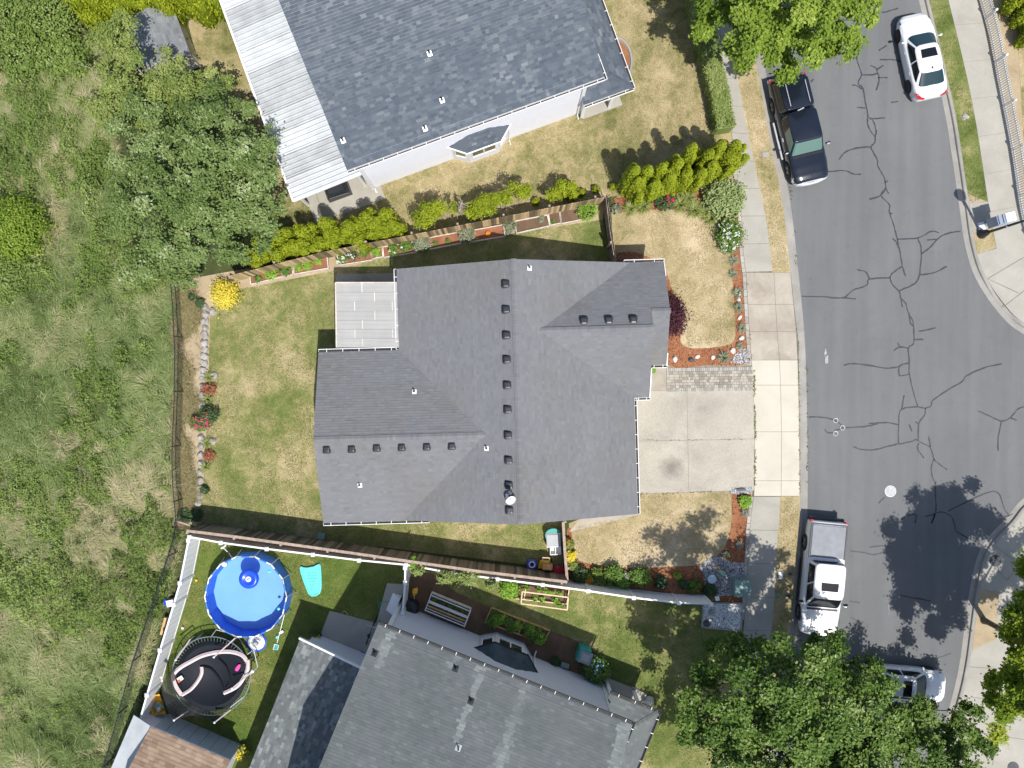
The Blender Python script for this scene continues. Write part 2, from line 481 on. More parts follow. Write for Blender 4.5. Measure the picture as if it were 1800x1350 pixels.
M["car_glass"].node_tree.nodes["Principled BSDF"].inputs["Specular IOR Level"].default_value = 0.45
M["teal_glass"] = glass_mat("green_tinted_windscreen", (0.007, 0.030, 0.036))
M["pale_glass"] = glass_mat("pale_green_windscreen", (0.085, 0.17, 0.155), 0.06)
M["car_white"] = plain("white_car_paint", (0.72, 0.73, 0.75), 0.22, 0.0, var=0.01, coat=0.7)
M["car_navy"] = plain("dark_navy_car_paint", (0.011, 0.016, 0.028), 0.2, 0.25, var=0.03, coat=0.9)
M["car_black"] = plain("black_trim", (0.015, 0.015, 0.017), 0.5, var=0.05)
M["red_lens"] = plain("red_lamp_lens", (0.50, 0.012, 0.03), 0.15, var=0.05, coat=0.8)
M["clear_lens"] = plain("clear_lamp_lens", (0.62, 0.64, 0.66), 0.1, 0.3, var=0.05, coat=0.8)
M["amber"] = plain("amber_lens", (0.75, 0.28, 0.05), 0.2, var=0.05)
M["tonneau"] = plain("grey_bed_cover", (0.20, 0.215, 0.24), 0.55, var=0.10, vscale=2)
M["pool_blue"] = plain("blue_pool_liner", (0.015, 0.13, 0.62), 0.45, var=0.06)
M["pool_outer"] = plain("blue_pool_wall", (0.045, 0.17, 0.55), 0.45, var=0.08)
M["pool_floor"] = plain("light_blue_pool_floor", (0.22, 0.43, 0.78), 0.6, var=0.04, vscale=0.8)
M["blue"] = plain("blue_plastic", (0.012, 0.075, 0.55), 0.3, var=0.06, coat=0.3)
M["aqua"] = plain("aqua_plastic", (0.12, 0.66, 0.60), 0.4, var=0.04)
M["aqua_dark"] = plain("aqua_hole", (0.03, 0.30, 0.28), 0.5, var=0.04)
M["teal"] = plain("teal_plastic", (0.02, 0.30, 0.27), 0.4, var=0.06)
M["yellow"] = plain("yellow_plastic", (0.80, 0.46, 0.03), 0.4, var=0.06)
M["orange_pale"] = plain("faded_orange_plastic", (0.78, 0.45, 0.17), 0.45, var=0.06)
M["red"] = plain("red_plastic", (0.48, 0.012, 0.05), 0.35, var=0.06)
M["grey_plastic"] = plain("grey_plastic", (0.34, 0.36, 0.38), 0.5, var=0.06)
M["clear_plastic"] = plain("milky_plastic", (0.62, 0.68, 0.70), 0.2, var=0.12, vscale=6, coat=0.5)
M["tramp_mat"] = plain("trampoline_mat", (0.007, 0.010, 0.017), 0.75, var=0.1)
M["pink"] = plain("faded_pink_padding", (0.66, 0.55, 0.545), 0.7, var=0.06)
M["pink_hot"] = plain("hot_pink", (0.75, 0.06, 0.35), 0.6, var=0.05)
M["transformer"] = plain("green_utility_paint", (0.19, 0.30, 0.27), 0.5, var=0.06)
M["terracotta"] = plain("terracotta", (0.42, 0.25, 0.16), 0.8, var=0.1)
M["cover_grey"] = plain("grey_lid_plastic", (0.22, 0.26, 0.30), 0.4, var=0.08)
M["mail"] = plain("grey_mailbox_metal", (0.30, 0.35, 0.45), 0.4, 0.3, var=0.06)
M["manhole"] = plain("pale_worn_iron", (0.50, 0.53, 0.56), 0.55, 0.2, var=0.12, vscale=8)
M["bay_metal"] = plain("dark_standing_roof_felt", (0.035, 0.06, 0.075), 0.35, 0.1, var=0.25, vscale=2)
M["moss"] = leaf_mat("joint_weeds", [(0.0, (0.08, 0.11, 0.03)), (1.0, (0.20, 0.22, 0.08))], 0.1)
M["corrugated_clear"] = plain("milky_corrugated_panel", (0.385, 0.38, 0.362), 0.25, var=0.07, vscale=0.6, objvar=0.12, coat=0.3)
M["gut_in"] = plain("gutter_dirt_and_shade", (0.035, 0.036, 0.04), 0.9, var=0.3, vscale=9)  # dark gutter inside: dirt and shade put into one base colour

LF = {}
LF["willow"] = leaf_mat("dark_silvery_leaves", [(0.0, (0.058, 0.104, 0.024)), (0.45, (0.138, 0.205, 0.055)), (0.8, (0.24, 0.315, 0.115)), (1.0, (0.58, 0.62, 0.42))], 0.2, 0.4)
LF["yellowgreen"] = leaf_mat("yellow_green_leaves", [(0.0, (0.10, 0.155, 0.032)), (0.5, (0.21, 0.275, 0.065)), (1.0, (0.42, 0.45, 0.17))], 0.25)
LF["maple"] = leaf_mat("bright_maple_leaves", [(0.0, (0.085, 0.155, 0.016)), (0.5, (0.19, 0.285, 0.032)), (0.85, (0.33, 0.42, 0.07)), (1.0, (0.52, 0.58, 0.18))], 0.3)
LF["darkmaple"] = leaf_mat("dark_maple_leaves", [(0.0, (0.030, 0.070, 0.010)), (0.45, (0.080, 0.150, 0.022)), (0.8, (0.18, 0.265, 0.055)), (1.0, (0.58, 0.62, 0.38))], 0.22, 0.4)
LF["lime"] = leaf_mat("lime_maple_leaves", [(0.0, (0.10, 0.17, 0.010)), (0.5, (0.22, 0.31, 0.020)), (1.0, (0.42, 0.46, 0.06))], 0.35)
LF["cedar"] = leaf_mat("golden_green_cedar_sprays", [(0.0, (0.07, 0.11, 0.006)), (0.45, (0.21, 0.265, 0.012)), (1.0, (0.40, 0.44, 0.03))], 0.15, 0.7)
LF["laurel"] = leaf_mat("clipped_laurel_leaves", [(0.0, (0.095, 0.15, 0.03)), (0.5, (0.215, 0.28, 0.075)), (1.0, (0.44, 0.48, 0.21))], 0.2)
LF["bramble"] = leaf_mat("bramble_leaves", [(0.0, (0.065, 0.12, 0.022)), (0.5, (0.165, 0.24, 0.05)), (0.85, (0.29, 0.36, 0.11)), (1.0, (0.58, 0.62, 0.40))], 0.2)
LF["meadow"] = leaf_mat("meadow_blades", [(0.0, (0.078, 0.135, 0.036)), (0.3, (0.17, 0.245, 0.072)), (0.55, (0.275, 0.345, 0.13)), (0.78, (0.45, 0.425, 0.225)), (1.0, (0.68, 0.57, 0.42))], 0.25, 0.7)
LF["green"] = leaf_mat("garden_leaves", [(0.0, (0.050, 0.11, 0.020)), (0.5, (0.125, 0.22, 0.040)), (1.0, (0.27, 0.38, 0.09))], 0.25)
LF["limegreen"] = leaf_mat("lime_green_leaves", [(0.0, (0.12, 0.24, 0.02)), (0.5, (0.24, 0.42, 0.05)), (1.0, (0.42, 0.60, 0.13))], 0.3)
LF["grey"] = leaf_mat("grey_green_leaves", [(0.0, (0.12, 0.15, 0.085)), (0.5, (0.21, 0.24, 0.15)), (1.0, (0.40, 0.42, 0.30))], 0.15)
LF["variegated"] = leaf_mat("variegated_leaves", [(0.0, (0.10, 0.15, 0.05)), (0.45, (0.26, 0.33, 0.12)), (1.0, (0.52, 0.56, 0.28))], 0.25)
LF["yellow"] = leaf_mat("golden_leaves", [(0.0, (0.40, 0.36, 0.02)), (0.5, (0.72, 0.60, 0.06)), (1.0, (0.92, 0.80, 0.22))], 0.25)
LF["purple"] = leaf_mat("burgundy_leaves", [(0.0, (0.020, 0.008, 0.014)), (0.5, (0.060, 0.017, 0.028)), (1.0, (0.135, 0.045, 0.055))], 0.15)
LF["rust"] = leaf_mat("rust_red_leaves", [(0.0, (0.18, 0.06, 0.03)), (0.5, (0.34, 0.13, 0.07)), (1.0, (0.46, 0.22, 0.13))], 0.15)
LF["dark"] = leaf_mat("dark_green_leaves", [(0.0, (0.025, 0.055, 0.02)), (0.5, (0.06, 0.11, 0.04)), (1.0, (0.14, 0.20, 0.08))], 0.2, 0.4)
LF["straw"] = leaf_mat("straw_blades", [(0.0, (0.14, 0.14, 0.05)), (0.5, (0.30, 0.26, 0.12)), (1.0, (0.50, 0.42, 0.25))], 0.2)
LF["strap"] = leaf_mat("strap_leaves", [(0.0, (0.10, 0.15, 0.035)), (0.5, (0.22, 0.28, 0.07)), (1.0, (0.44, 0.44, 0.17))], 0.25)
for k_, c_ in (("white", (0.86, 0.86, 0.82)), ("pink", (0.75, 0.07, 0.25)), ("red", (0.62, 0.02, 0.05)), ("crimson", (0.75, 0.03, 0.12)), ("orange", (0.85, 0.25, 0.02)),
               ("yellow", (0.88, 0.68, 0.03)), ("blue", (0.35, 0.62, 0.85)), ("mauve", (0.42, 0.36, 0.42)), ("peach", (0.75, 0.45, 0.30))):
    LF["f_" + k_] = leaf_mat(k_ + "_petals", [(0.0, tuple(x * 0.7 for x in c_)), (1.0, c_)], 0.25)

# ------------------------------------------------------------------ foliage helpers
def unit(a):
    return a / np.maximum(np.linalg.norm(a, axis=1, keepdims=True), 1e-9)

def leaves(name, C, N, L, W, tint, mat, parent=None, rng=RNG, fold=0.15, kind=None, along=None):
    C = np.asarray(C); n = len(C)
    N = unit(np.asarray(N))
    L = np.broadcast_to(L, (n,))[:, None]; W = np.broadcast_to(W, (n,))[:, None]
    t = rng.normal(size=(n, 3)) if along is None else along + rng.normal(size=(n, 3)) * 0.35
    a = unit(t - N * np.sum(t * N, axis=1, keepdims=True))
    b = np.cross(N, a)
    V = np.empty((n, 4, 3))
    V[:, 0] = C - a * L * 0.5
    V[:, 1] = C + b * W * 0.5 + N * W * fold
    V[:, 2] = C + a * L * 0.5
    V[:, 3] = C - b * W * 0.5 + N * W * fold
    return mesh_np(name, V.reshape(-1, 3), np.arange(4 * n), np.full(n, 4), mat, parent, np.clip(tint, 0, 1), False, kind)

def blades(name, B, D, L, W, bend, tint, mat, parent=None, kind=None, lift=1.0):
    """grass blades: root B, horizontal lean D (unit xy), length L"""
    n = len(B)
    D = unit(np.c_[D, np.zeros(n)]); up = np.array([0, 0, 1.0])
    L = np.broadcast_to(L, (n,))[:, None]; W = np.broadcast_to(W, (n,))[:, None]; bend = np.broadcast_to(bend, (n,))[:, None]
    side = np.c_[-D[:, 1], D[:, 0], np.zeros(n)]
    mid = B + up * L * (0.55 - 0.15 * bend) * lift + D * L * 0.25 * bend
    tip = B + up * L * (0.85 - 0.45 * bend) * lift + D * L * (0.35 + 0.45 * bend)
    V = np.empty((n, 5, 3))
    V[:, 0] = B - side * W * 0.4; V[:, 1] = B + side * W * 0.4
    V[:, 2] = mid + side * W * 0.5; V[:, 3] = mid - side * W * 0.5
    V[:, 4] = tip
    i = np.arange(n)[:, None] * 5
    loops = np.concatenate([i + np.array([[0, 1, 2, 3]]), i + np.array([[3, 2, 4]])], axis=1).ravel()
    sizes = np.tile([4, 3], n)
    t = np.repeat(np.clip(tint, 0, 1), 2); t[1::2] = np.clip(t[1::2] + 0.08, 0, 1)
    return mesh_np(name, V.reshape(-1, 3), loops, sizes, mat, parent, t, False, kind)

def crown_points(lobes, clumps, per, cr, rng, zmin=-0.35, inner=0.3, boughs=0):
    lobes = np.array(lobes, dtype=float)
    area = lobes[:, 3] * lobes[:, 4] + lobes[:, 3] * lobes[:, 5]
    nb = boughs or clumps
    li = rng.choice(len(lobes), nb, p=area / area.sum())
    d = unit(rng.normal(size=(nb, 3)))
    bad = d[:, 2] < zmin; d[bad, 2] *= -1
    hi_ = 1.06 if not boughs else 1.14
    rad = np.where(rng.random(nb) < inner, rng.uniform(0.45, 0.85, nb), rng.uniform(0.82, hi_, nb))[:, None]
    cc = lobes[li, :3] + d * lobes[li, 3:6] * rad
    out = d
    ct = rng.normal(0.46, 0.17, nb)
    if boughs:
        br = (lobes[li, 3] * rng.uniform(0.16, 0.30, nb))
        bi = np.repeat(np.arange(nb), max(1, clumps // nb))
        e = unit(rng.normal(size=(len(bi), 3))); e[:, 2] = np.abs(e[:, 2]) * 0.9
        e = unit(e + out[bi] * 0.5)
        cc = cc[bi] + e * (br[bi] * rng.uniform(0.55, 1.05, len(bi)))[:, None] * np.array([1, 1, 0.75])
        out = unit(out[bi] * 0.5 + e)
        ct = ct[bi] + rng.normal(0, 0.09, len(bi)) + 0.14 * (e[:, 2] - 0.5)
    nc = len(cc)
    crs = cr * rng.uniform(0.6, 1.4, nc)
    idx = np.repeat(np.arange(nc), per)
    off = rng.normal(size=(len(idx), 3)); off[:, 2] *= 0.55
    C = cc[idx] + off * crs[idx][:, None]
    N = out[idx] * 0.75 + np.array([0, 0, 0.85]) + rng.normal(size=(len(idx), 3)) * 0.5
    T = ct[idx] + rng.normal(0, 0.14, len(idx)) + 0.06 * off[:, 2]
    pale = rng.random(len(idx)) < 0.014
    T[pale] = rng.uniform(0.85, 1.0, pale.sum())  # a few near-white leaves: glints and pale undersides put into the tint
    return C, N, T, cc

def tree(name, label, base, trunk_r, lobes, clumps, per, cr, leaf, mat, seed, bark="bark", cat="tree", group=None, nbranch=14, fork=0.45, inner=0.3, zmin=-0.35, boughs=120):
    rng = np.random.default_rng(seed)
    root = empty(name, base, label, cat, group)
    C, N, T, cc = crown_points(lobes, clumps, per, cr, rng, zmin, inner, boughs)
    ok = C[:, 2] > base[2] + 0.05
    C, N, T = C[ok], N[ok], T[ok]
    lc = np.mean([l[:3] for l in lobes], axis=0)
    fk = Vector(base).lerp(Vector(lc), fork)
    mb = MB()
    mb.tube([Vector(base) - Vector((0, 0, 0.1)), Vector(base) + Vector((0.02, 0.02, 0.35)), Vector(base).lerp(fk, 0.55) + Vector((0.06, -0.05, 0)), fk], [trunk_r * 1.35, trunk_r, trunk_r * 0.85, trunk_r * 0.7], 9)
    for l in lobes:
        c = Vector(l[:3])
        mb.tube([fk, fk.lerp(c, 0.5) + Vector((random.uniform(-.2, .2), random.uniform(-.2, .2), 0.1)), c + Vector((0, 0, l[5] * 0.4))], [trunk_r * 0.6, trunk_r * 0.4, trunk_r * 0.12], 6)
    for k in rng.choice(len(cc), min(nbranch, len(cc)), replace=False):
        c = Vector(cc[k]); s = fk.lerp(Vector(lc), random.uniform(0.1, 0.8))
        mb.tube([s, s.lerp(c, 0.5) + Vector((random.uniform(-.15, .15), random.uniform(-.15, .15), random.uniform(0, .2))), c], [trunk_r * 0.28, trunk_r * 0.17, trunk_r * 0.05], 5)
    mb.build("trunk", M[bark], root, smooth=True)
    sz = leaf * rng.uniform(0.6, 1.35, len(C))
    leaves("crown", C, N, sz, sz * 0.62, T, LF[mat], root, rng)
    return root

def shrub(name, label, pos, r, h, n, leaf, mat, seed, cat="shrub", group=None, flowers=(), squash=0.8, rx=None, ry=None, stems=5, clump=None, zc=0.45):
    """low bush: leafy dome on stems, optional flower heads"""
    rng = np.random.default_rng(seed)
    base = Vector(pos)
    root = empty(name, base, label, cat, group)
    rx = rx or r; ry = ry or r
    per = 14
    lob = [(base.x, base.y, base.z + h * zc, rx * 0.86, ry * 0.86, h * 0.5)]
    C, N, T, cc = crown_points(lob, max(6, n // per), per, clump or r * 0.16, rng, -0.5, 0.25)
    C[:, 2] = np.maximum(C[:, 2], base.z + 0.02)
    mb = MB()
    for k in rng.choice(len(cc), min(stems, len(cc)), replace=False):
        c = Vector(cc[k]); c.z = max(c.z, base.z + 0.08)
        mb.tube([base + Vector((random.uniform(-.04, .04), random.uniform(-.04, .04), -0.03)), base.lerp(c, 0.5) + Vector((0, 0, h * 0.1)), c], [0.022, 0.015, 0.006], 5)
    mb.build("stems", M["bark"], root)
    sz = leaf * rng.uniform(0.6, 1.35, len(C))
    leaves("foliage", C, N, sz, sz * 0.6, T, LF[mat], root, rng)
    for fm, cnt, fs in flowers:
        pick = cc[rng.choice(len(cc), min(cnt, len(cc)), replace=False)]
        pick = pick[pick[:, 2] > base.z + h * 0.2]
        if len(pick) == 0: pick = cc[:1]
        ctr = np.repeat(pick + np.array([0, 0, fs * 0.6]), 7, axis=0)
        off = rng.normal(size=ctr.shape) * fs * 0.33
        leaves("flowers", ctr + off, off + np.array([0, 0, fs * 1.2]), fs * 0.75, fs * 0.6, rng.uniform(0.2, 1, len(ctr)), LF["f_" + fm], root, rng, kind="stuff")
    return root

def tuft(name, label, pos, r, h, n, mat, seed, cat="plant", group=None, w=0.03, flowers=()):
    """strap-leaved clump: blades arching outwards from one point"""
    rng = np.random.default_rng(seed)
    base = Vector(pos)
    root = empty(name, base, label, cat, group)
    a = rng.uniform(0, 2 * math.pi, n)
    D = np.c_[np.cos(a), np.sin(a)]
    B = np.array(base)[None, :] + np.c_[D * rng.uniform(0, r * 0.25, n)[:, None], np.zeros(n)]
    L = rng.uniform(0.55, 1.2, n) * math.hypot(r, h)
    blades("leaves", B, D, L, w, rng.uniform(0.2, 1.0, n), rng.uniform(0.1, 1.0, n), LF[mat], root)
    MB().lathe(base - Vector((0, 0, 0.02)), [(r * 0.18, 0), (r * 0.12, h * 0.22)], 8).build("crown_base", M["dirt"], root)
    for fm, cnt, fs in flowers:
        ang = rng.uniform(0, 6.28, cnt); rr = rng.uniform(0.1, 0.75, cnt) * r
        pick = np.c_[base.x + np.cos(ang) * rr, base.y + np.sin(ang) * rr, base.z + h * rng.uniform(0.75, 1.1, cnt)]
        ctr = np.repeat(pick, 7, axis=0); off = rng.normal(size=ctr.shape) * fs * 0.33
        leaves("flowers", ctr + off, off + np.array([0, 0, fs]), fs * 0.75, fs * 0.6, rng.uniform(0.2, 1, len(ctr)), LF["f_" + fm], root, rng, kind="stuff")
    return root

def in_poly(x, y, poly):
    inside = np.zeros(len(x), bool)
    n = len(poly)
    for i in range(n):
        x1, y1 = poly[i][0], poly[i][1]; x2, y2 = poly[(i + 1) % n][0], poly[(i + 1) % n][1]
        c = ((y1 > y) != (y2 > y)) & (x < (x2 - x1) * (y - y1) / (y2 - y1 + 1e-12) + x1)
        inside ^= c
    return inside

def scatter(poly, n, rng):
    xs = [p[0] for p in poly]; ys = [p[1] for p in poly]
    x = rng.uniform(min(xs), max(xs), n); y = rng.uniform(min(ys), max(ys), n)
    k = in_poly(x, y, poly)
    return x[k], y[k]

def field(x, y, f, seed):
    """smooth pseudo-noise, about -1..1"""
    r = np.random.default_rng(seed); s = np.zeros_like(x)
    for i in range(7):
        a = r.uniform(0, 6.28); ff = f * r.uniform(0.5, 1.9); ph = r.uniform(0, 6.28)
        s += np.sin((x * math.cos(a) + y * math.sin(a)) * ff + ph + 0.8 * np.sin((x * math.sin(a) - y * math.cos(a)) * ff * 0.7 + ph * 2))
    return s / 3.6

def pebbles(name, poly, n, size, z, mat, parent=None, seed=1, label=None, cat=None):
    """gravel: small faceted stones lying over a patch"""
    rng = np.random.default_rng(seed)
    x, y = scatter(poly, n, rng); m = len(x)
    s = size * rng.uniform(0.5, 1.3, m)
    base = np.array([(1, 0, 0), (0, 1, 0), (-1, 0, 0), (0, -1, 0), (0, 0, 0.75)], float)
    a = rng.uniform(0, 6.28, m); ca, sa = np.cos(a), np.sin(a)
    J = rng.uniform(0.6, 1.3, (m, 5))
    V = np.empty((m, 5, 3))
    for i in range(5):
        bx, by, bz = base[i]
        px, py = bx * s * J[:, i], by * s * J[:, i] * 0.8
        V[:, i, 0] = x + px * ca - py * sa; V[:, i, 1] = y + px * sa + py * ca
        V[:, i, 2] = z + bz * s * J[:, i]
    V[:, 4, 0] += rng.normal(0, 0.2, m) * s; V[:, 4, 1] += rng.normal(0, 0.2, m) * s
    i = np.arange(m)[:, None] * 5
    loops = np.concatenate([i + np.array([[0, 1, 4]]), i + np.array([[1, 2, 4]]), i + np.array([[2, 3, 4]]), i + np.array([[3, 0, 4]])], 1).ravel()
    o = mesh_np(name, V.reshape(-1, 3), loops, np.full(4 * m, 3), mat, parent, np.repeat(rng.random(m), 4), False, "stuff")
    if label: tag(o, label, cat)
    return o

# ------------------------------------------------------------------ ground, road, pavements
ROAD_Z = -0.13
sheet("ground", [(-400, -400), (400, -400), (400, 400), (-400, 400)], -0.22, M["meadow_soil"], 0.3)

# kerb lines, back edge of kerb
kerb_w = smooth_line(pp([(1250, -300), (1290, -120), (1311, 0), (1333, 130), (1354, 252), (1375, 353), (1389, 472), (1401, 600), (1405, 733), (1406, 872), (1402, 967), (1391, 1090), (1370, 1220), (1335, 1380), (1280, 1600)]), 5)
kerb_ne = smooth_line(pp([(1560, -300), (1600, -130), (1633, 0), (1675, 180), (1690, 268), (1703, 357), (1713, 425), (1731, 482), (1768, 538), (1808, 573), (1900, 618), (2100, 690), (2500, 800)]), 5)
kerb_se = smooth_line(pp([(2500, 780), (2150, 800), (1950, 835), (1850, 862), (1806, 893), (1784, 920), (1742, 968), (1724, 1028), (1713, 1103), (1704, 1169), (1690, 1232), (1655, 1350), (1580, 1600)]), 5)

road_poly = [P(1180, -420)] + kerb_w + [P(1180, 1800), P(1560, 1800)] + kerb_se[::-1] + [P(2600, 790)] + kerb_ne[::-1] + [P(1500, -420)]
road = sheet("road", road_poly, ROAD_Z, M["asphalt"], 0.08)

west_poly = [P(-9000, -9000), P(1000, -9000), P(1180, -420)] + kerb_w + [P(1180, 1800), P(1000, 9000), P(-9000, 9000)]
sheet("yard_ground", west_poly, -0.006, M["meadow_soil"], 0.2)
ne_poly = [P(1500, -420)] + kerb_ne + [P(2600, 790), P(9000, 800), P(9000, -9000), P(1450, -9000)]
sheet("corner_ground", ne_poly, -0.006, M["dirt"], 0.2)
se_poly = kerb_se + [P(1560, 1800), P(1500, 9000), P(9000, 9000), P(9000, 800), P(2600, 790)]
sheet("corner_ground", se_poly, -0.006, M["concrete"], 0.2)

def kerb(name, line, side, drop=None, pw=0.30, kw=0.16):
    """raised kerb with gutter pan; side +1 puts the road on the right of the line"""
    mb = MB()
    n = len(line)
    prof = [(0.0, -0.19), (0.0, 0.008), (kw * 0.8, 0.008), (kw, -0.01), (kw + 0.03, ROAD_Z + 0.02), (kw + pw, ROAD_Z + 0.006), (kw + pw, -0.2)]
    vs, fs = [], []
    for i, p in enumerate(line):
        t = line[min(i + 1, n - 1)] - line[max(i - 1, 0)]; t = Vector((t.x, t.y, 0)).normalized()
        nn = Vector((t.y, -t.x, 0)) * side
        low = drop(p) if drop else 0.0
        for d, z in prof:
            zz = z if z < ROAD_Z + 0.05 else z - low * (z - ROAD_Z - 0.03)
            q = p + nn * d
            vs.append((q.x, q.y, zz))
    m = len(prof)
    for i in range(n - 1):
        for k in range(m - 1):
            fs.append((i * m + k, i * m + k + 1, (i + 1) * m + k + 1, (i + 1) * m + k))
    mb.add(vs, fs)
    return tag(mb.build(name, M["kerb"]), kind="structure")

ky0, ky1 = P(0, 872).y, P(0, 480).y
def apron_drop(p):
    a = min(max((p.y - ky0 + 0.5) / 0.8, 0), 1) * min(max((ky1 - p.y + 0.5) / 0.8, 0), 1)
    return a * 0.8
kerb("kerb", kerb_w, -1, apron_drop)
def ramp_drop(p):
    return 0.85 * min(max((p.x - P(1735, 0).x) / 0.6, 0), 1) * min(max((P(1800, 0).x - p.x) / 0.6, 0), 1)
kerb("kerb", kerb_ne, 1, ramp_drop)
kerb("kerb", kerb_se, 1)

# sealed cracks in the asphalt: one strip of sealant per crack
CR_A = [[(915,240),(930,275),(918,310),(942,385),(940,405),(925,440),(950,465),(960,520),(975,600),(975,650),(990,690),(1015,725),(1010,755),(993,780),(1025,840),(1030,880),(1060,930),(1070,990),(1045,1030),(1090,1080),(1090,1120),(1115,1195),(1130,1260),(1150,1350),(1158,1410)],
 [(985,620),(1005,640),(1020,690),(1015,725)],[(942,395),(1000,395),(1030,390),(1035,430),(1020,475)],[(990,345),(1020,360),(1030,390)],[(1020,370),(1060,345)],[(1030,410),(1080,410)],
 [(1040,315),(1110,315),(1150,325)],[(1035,265),(1075,240)],[(1010,72),(1060,65),(1135,45)],[(895,447),(925,455),(945,470)],[(920,567),(965,570)],[(985,628),(1065,622)],
 [(993,775),(920,780),(855,805),(825,842)],[(755,908),(850,900),(900,918),(940,918)],[(985,1052),(1045,1030),(1070,995)],[(1065,960),(1085,955)],[(1070,990),(1085,1020)],[(1090,1120),(1105,1128)],
 [(1130,1262),(1240,1255),(1310,1220),(1350,1228)],[(1240,1258),(1255,1300),(1258,1350),(1250,1450)],[(1258,1340),(1310,1300),(1345,1260),(1400,1230),(1465,1220)],[(1290,1265),(1345,1262)],
 [(1105,1255),(1125,1275),(1140,1310)],[(675,432),(690,418)],[(1100,540),(1138,535)]]
CR_B = [[(1158,55),(1175,105)],[(1250,100),(1225,145),(1140,185)],[(1250,100),(1320,90),(1393,55)],
 [(1158,55),(1120,80),(1095,110),(1105,150),(1140,185),(1150,220),(1175,250),(1190,300),(1215,350),(1220,430),(1215,465),(1190,487),(1195,560),(1195,620),(1215,710),(1240,795)],
 [(1195,300),(1200,350),(1215,370)],[(1150,220),(1160,270)],[(1095,115),(985,122),(970,155),(900,180),(845,220),(740,215),(630,213)],[(845,220),(915,227)],[(985,122),(965,85),(920,72)],
 [(1245,398),(1290,390),(1335,378)],[(1220,440),(1270,440)],[(1190,487),(1145,480),(1112,500)],[(1145,478),(1132,458)],[(1190,565),(1150,575),(1140,600),(1145,630),(1190,625)],
 [(1140,585),(1075,592),(1000,580),(900,568),(850,577)],[(1240,795),(1280,802),(1310,790),(1320,760),(1400,705),(1470,665),(1500,630),(1590,590),(1685,568)],[(1240,795),(1155,808),(1140,860),(1138,990)],
 [(1155,808),(1168,735)],[(1280,802),(1275,840),(1245,885),(1243,970)],[(1243,885),(1228,875)],[(1195,890),(1208,925)],[(1138,890),(1070,878),(980,885)],[(1030,885),(960,900),(860,905)],
 [(1138,990),(1080,1005),(1010,1022),(940,1020),(900,1005)],[(1138,993),(1200,980),(1232,970),(1260,985),(1305,1010),(1325,1070),(1350,1095),(1395,1128)],[(1295,950),(1308,1005)],
 [(1245,985),(1240,1020),(1272,1065)],[(1325,1070),(1312,1110),(1315,1160),(1330,1200),(1335,1300),(1335,1350)],[(665,850),(720,850),(800,865),(845,905),(800,920)],[(750,915),(765,932),(800,932)],
 [(1560,818),(1620,845),(1682,870),(1730,850),(1770,805),(1830,790)],[(1682,870),(1665,950),(1663,1028)],[(1725,852),(1760,865)],[(1032,1305),(1065,1272)],[(1400,1345),(1640,1240),(1700,1340),(1780,1440)]]
CR_C = [[(885,205),(960,215),(1005,225),(1050,215)],[(1335,0),(1310,60)],[(1440,100),(1500,135),(1600,187)],[(1275,25),(1330,10),(1370,0),(1420,30),(1440,100)],[(1330,10),(1315,60)],
 [(1145,50),(1180,20),(1230,15),(1225,60)],[(1340,772),(1415,745)],[(1150,440),(1230,455),(1310,468)],[(880,470),(935,480)],[(885,555),(920,575),(960,582)],[(985,185),(1060,178),(1095,185)],[(1650,-20),(1690,25),(1740,10)]]
road["label"] = "grey asphalt street with dark sealed cracks curving past the houses"
for si, (lst, ox, oy) in enumerate(((CR_A, 1200, 0), (CR_B, 1200, 450), (CR_C, 1200, 900))):
    for ci, c in enumerate(lst):
        line = smooth_line([P(ox + a / 3, oy + b / 3, ROAD_Z) for a, b in c], 5)
        line = [p + Vector((random.gauss(0, 0.007), random.gauss(0, 0.007), 0)) for p in line]
        mb = MB(); ribbon(mb, line, 0.068 if si < 2 else 0.06, ROAD_Z + 0.004 + 0.0015 * ((ci * 3 + si) % 9), jit=0.35)
        mb.build("crack_seal", M["crack"], road)
# dried white paint drips on the asphalt
M["paint_splash"] = plain("dried_white_paint", (0.34, 0.34, 0.34), 0.8, var=0.2, vscale=12)
for k, (x, y, w, l) in enumerate([(1451, 620, .10, .40), (1453, 632, .14, .42), (1562, 1070, .025, .6)]):
    p = P(x, y, ROAD_Z); mb = MB()
    ribbon(mb, [p + Vector((random.gauss(0, .008), -l / 2 + l * t / 5, 0)) for t in range(6)], w, ROAD_Z + 0.0185, jit=0.5)
    mb.build("paint_splash", M["paint_splash"], road)

# pavements ---------------------------------------------------------
def strip_slabs(name, L, R, z, mat, cuts, gap=0.015, th=0.1, label=None):
    """pavement between two edge lines, poured in slabs split at the cut positions (0..1 along the lines)"""
    base = empty(name, L[0], None, None); base["kind"] = "structure"
    def at(line, t):
        d = [0.0]
        for i in range(1, len(line)): d.append(d[-1] + (line[i] - line[i - 1]).length)
        s = t * d[-1]
        for i in range(1, len(line)):
            if s <= d[i] + 1e-9:
                return line[i - 1].lerp(line[i], (s - d[i - 1]) / max(d[i] - d[i - 1], 1e-6))
        return line[-1]
    for a, b in zip(cuts[:-1], cuts[1:]):
        k = 4
        l = [at(L, a + (b - a) * i / k) for i in range(k + 1)]; r = [at(R, a + (b - a) * i / k) for i in range(k + 1)]
        t0 = (l[1] - l[0]).normalized() * gap / 2; t1 = (l[-1] - l[-2]).normalized() * gap / 2
        l[0] += t0; r[0] += t0; l[-1] -= t1; r[-1] -= t1
        MB().prism([(p.x, p.y) for p in l + r[::-1]], z - th, z).build("slab", mat, base)
    return base

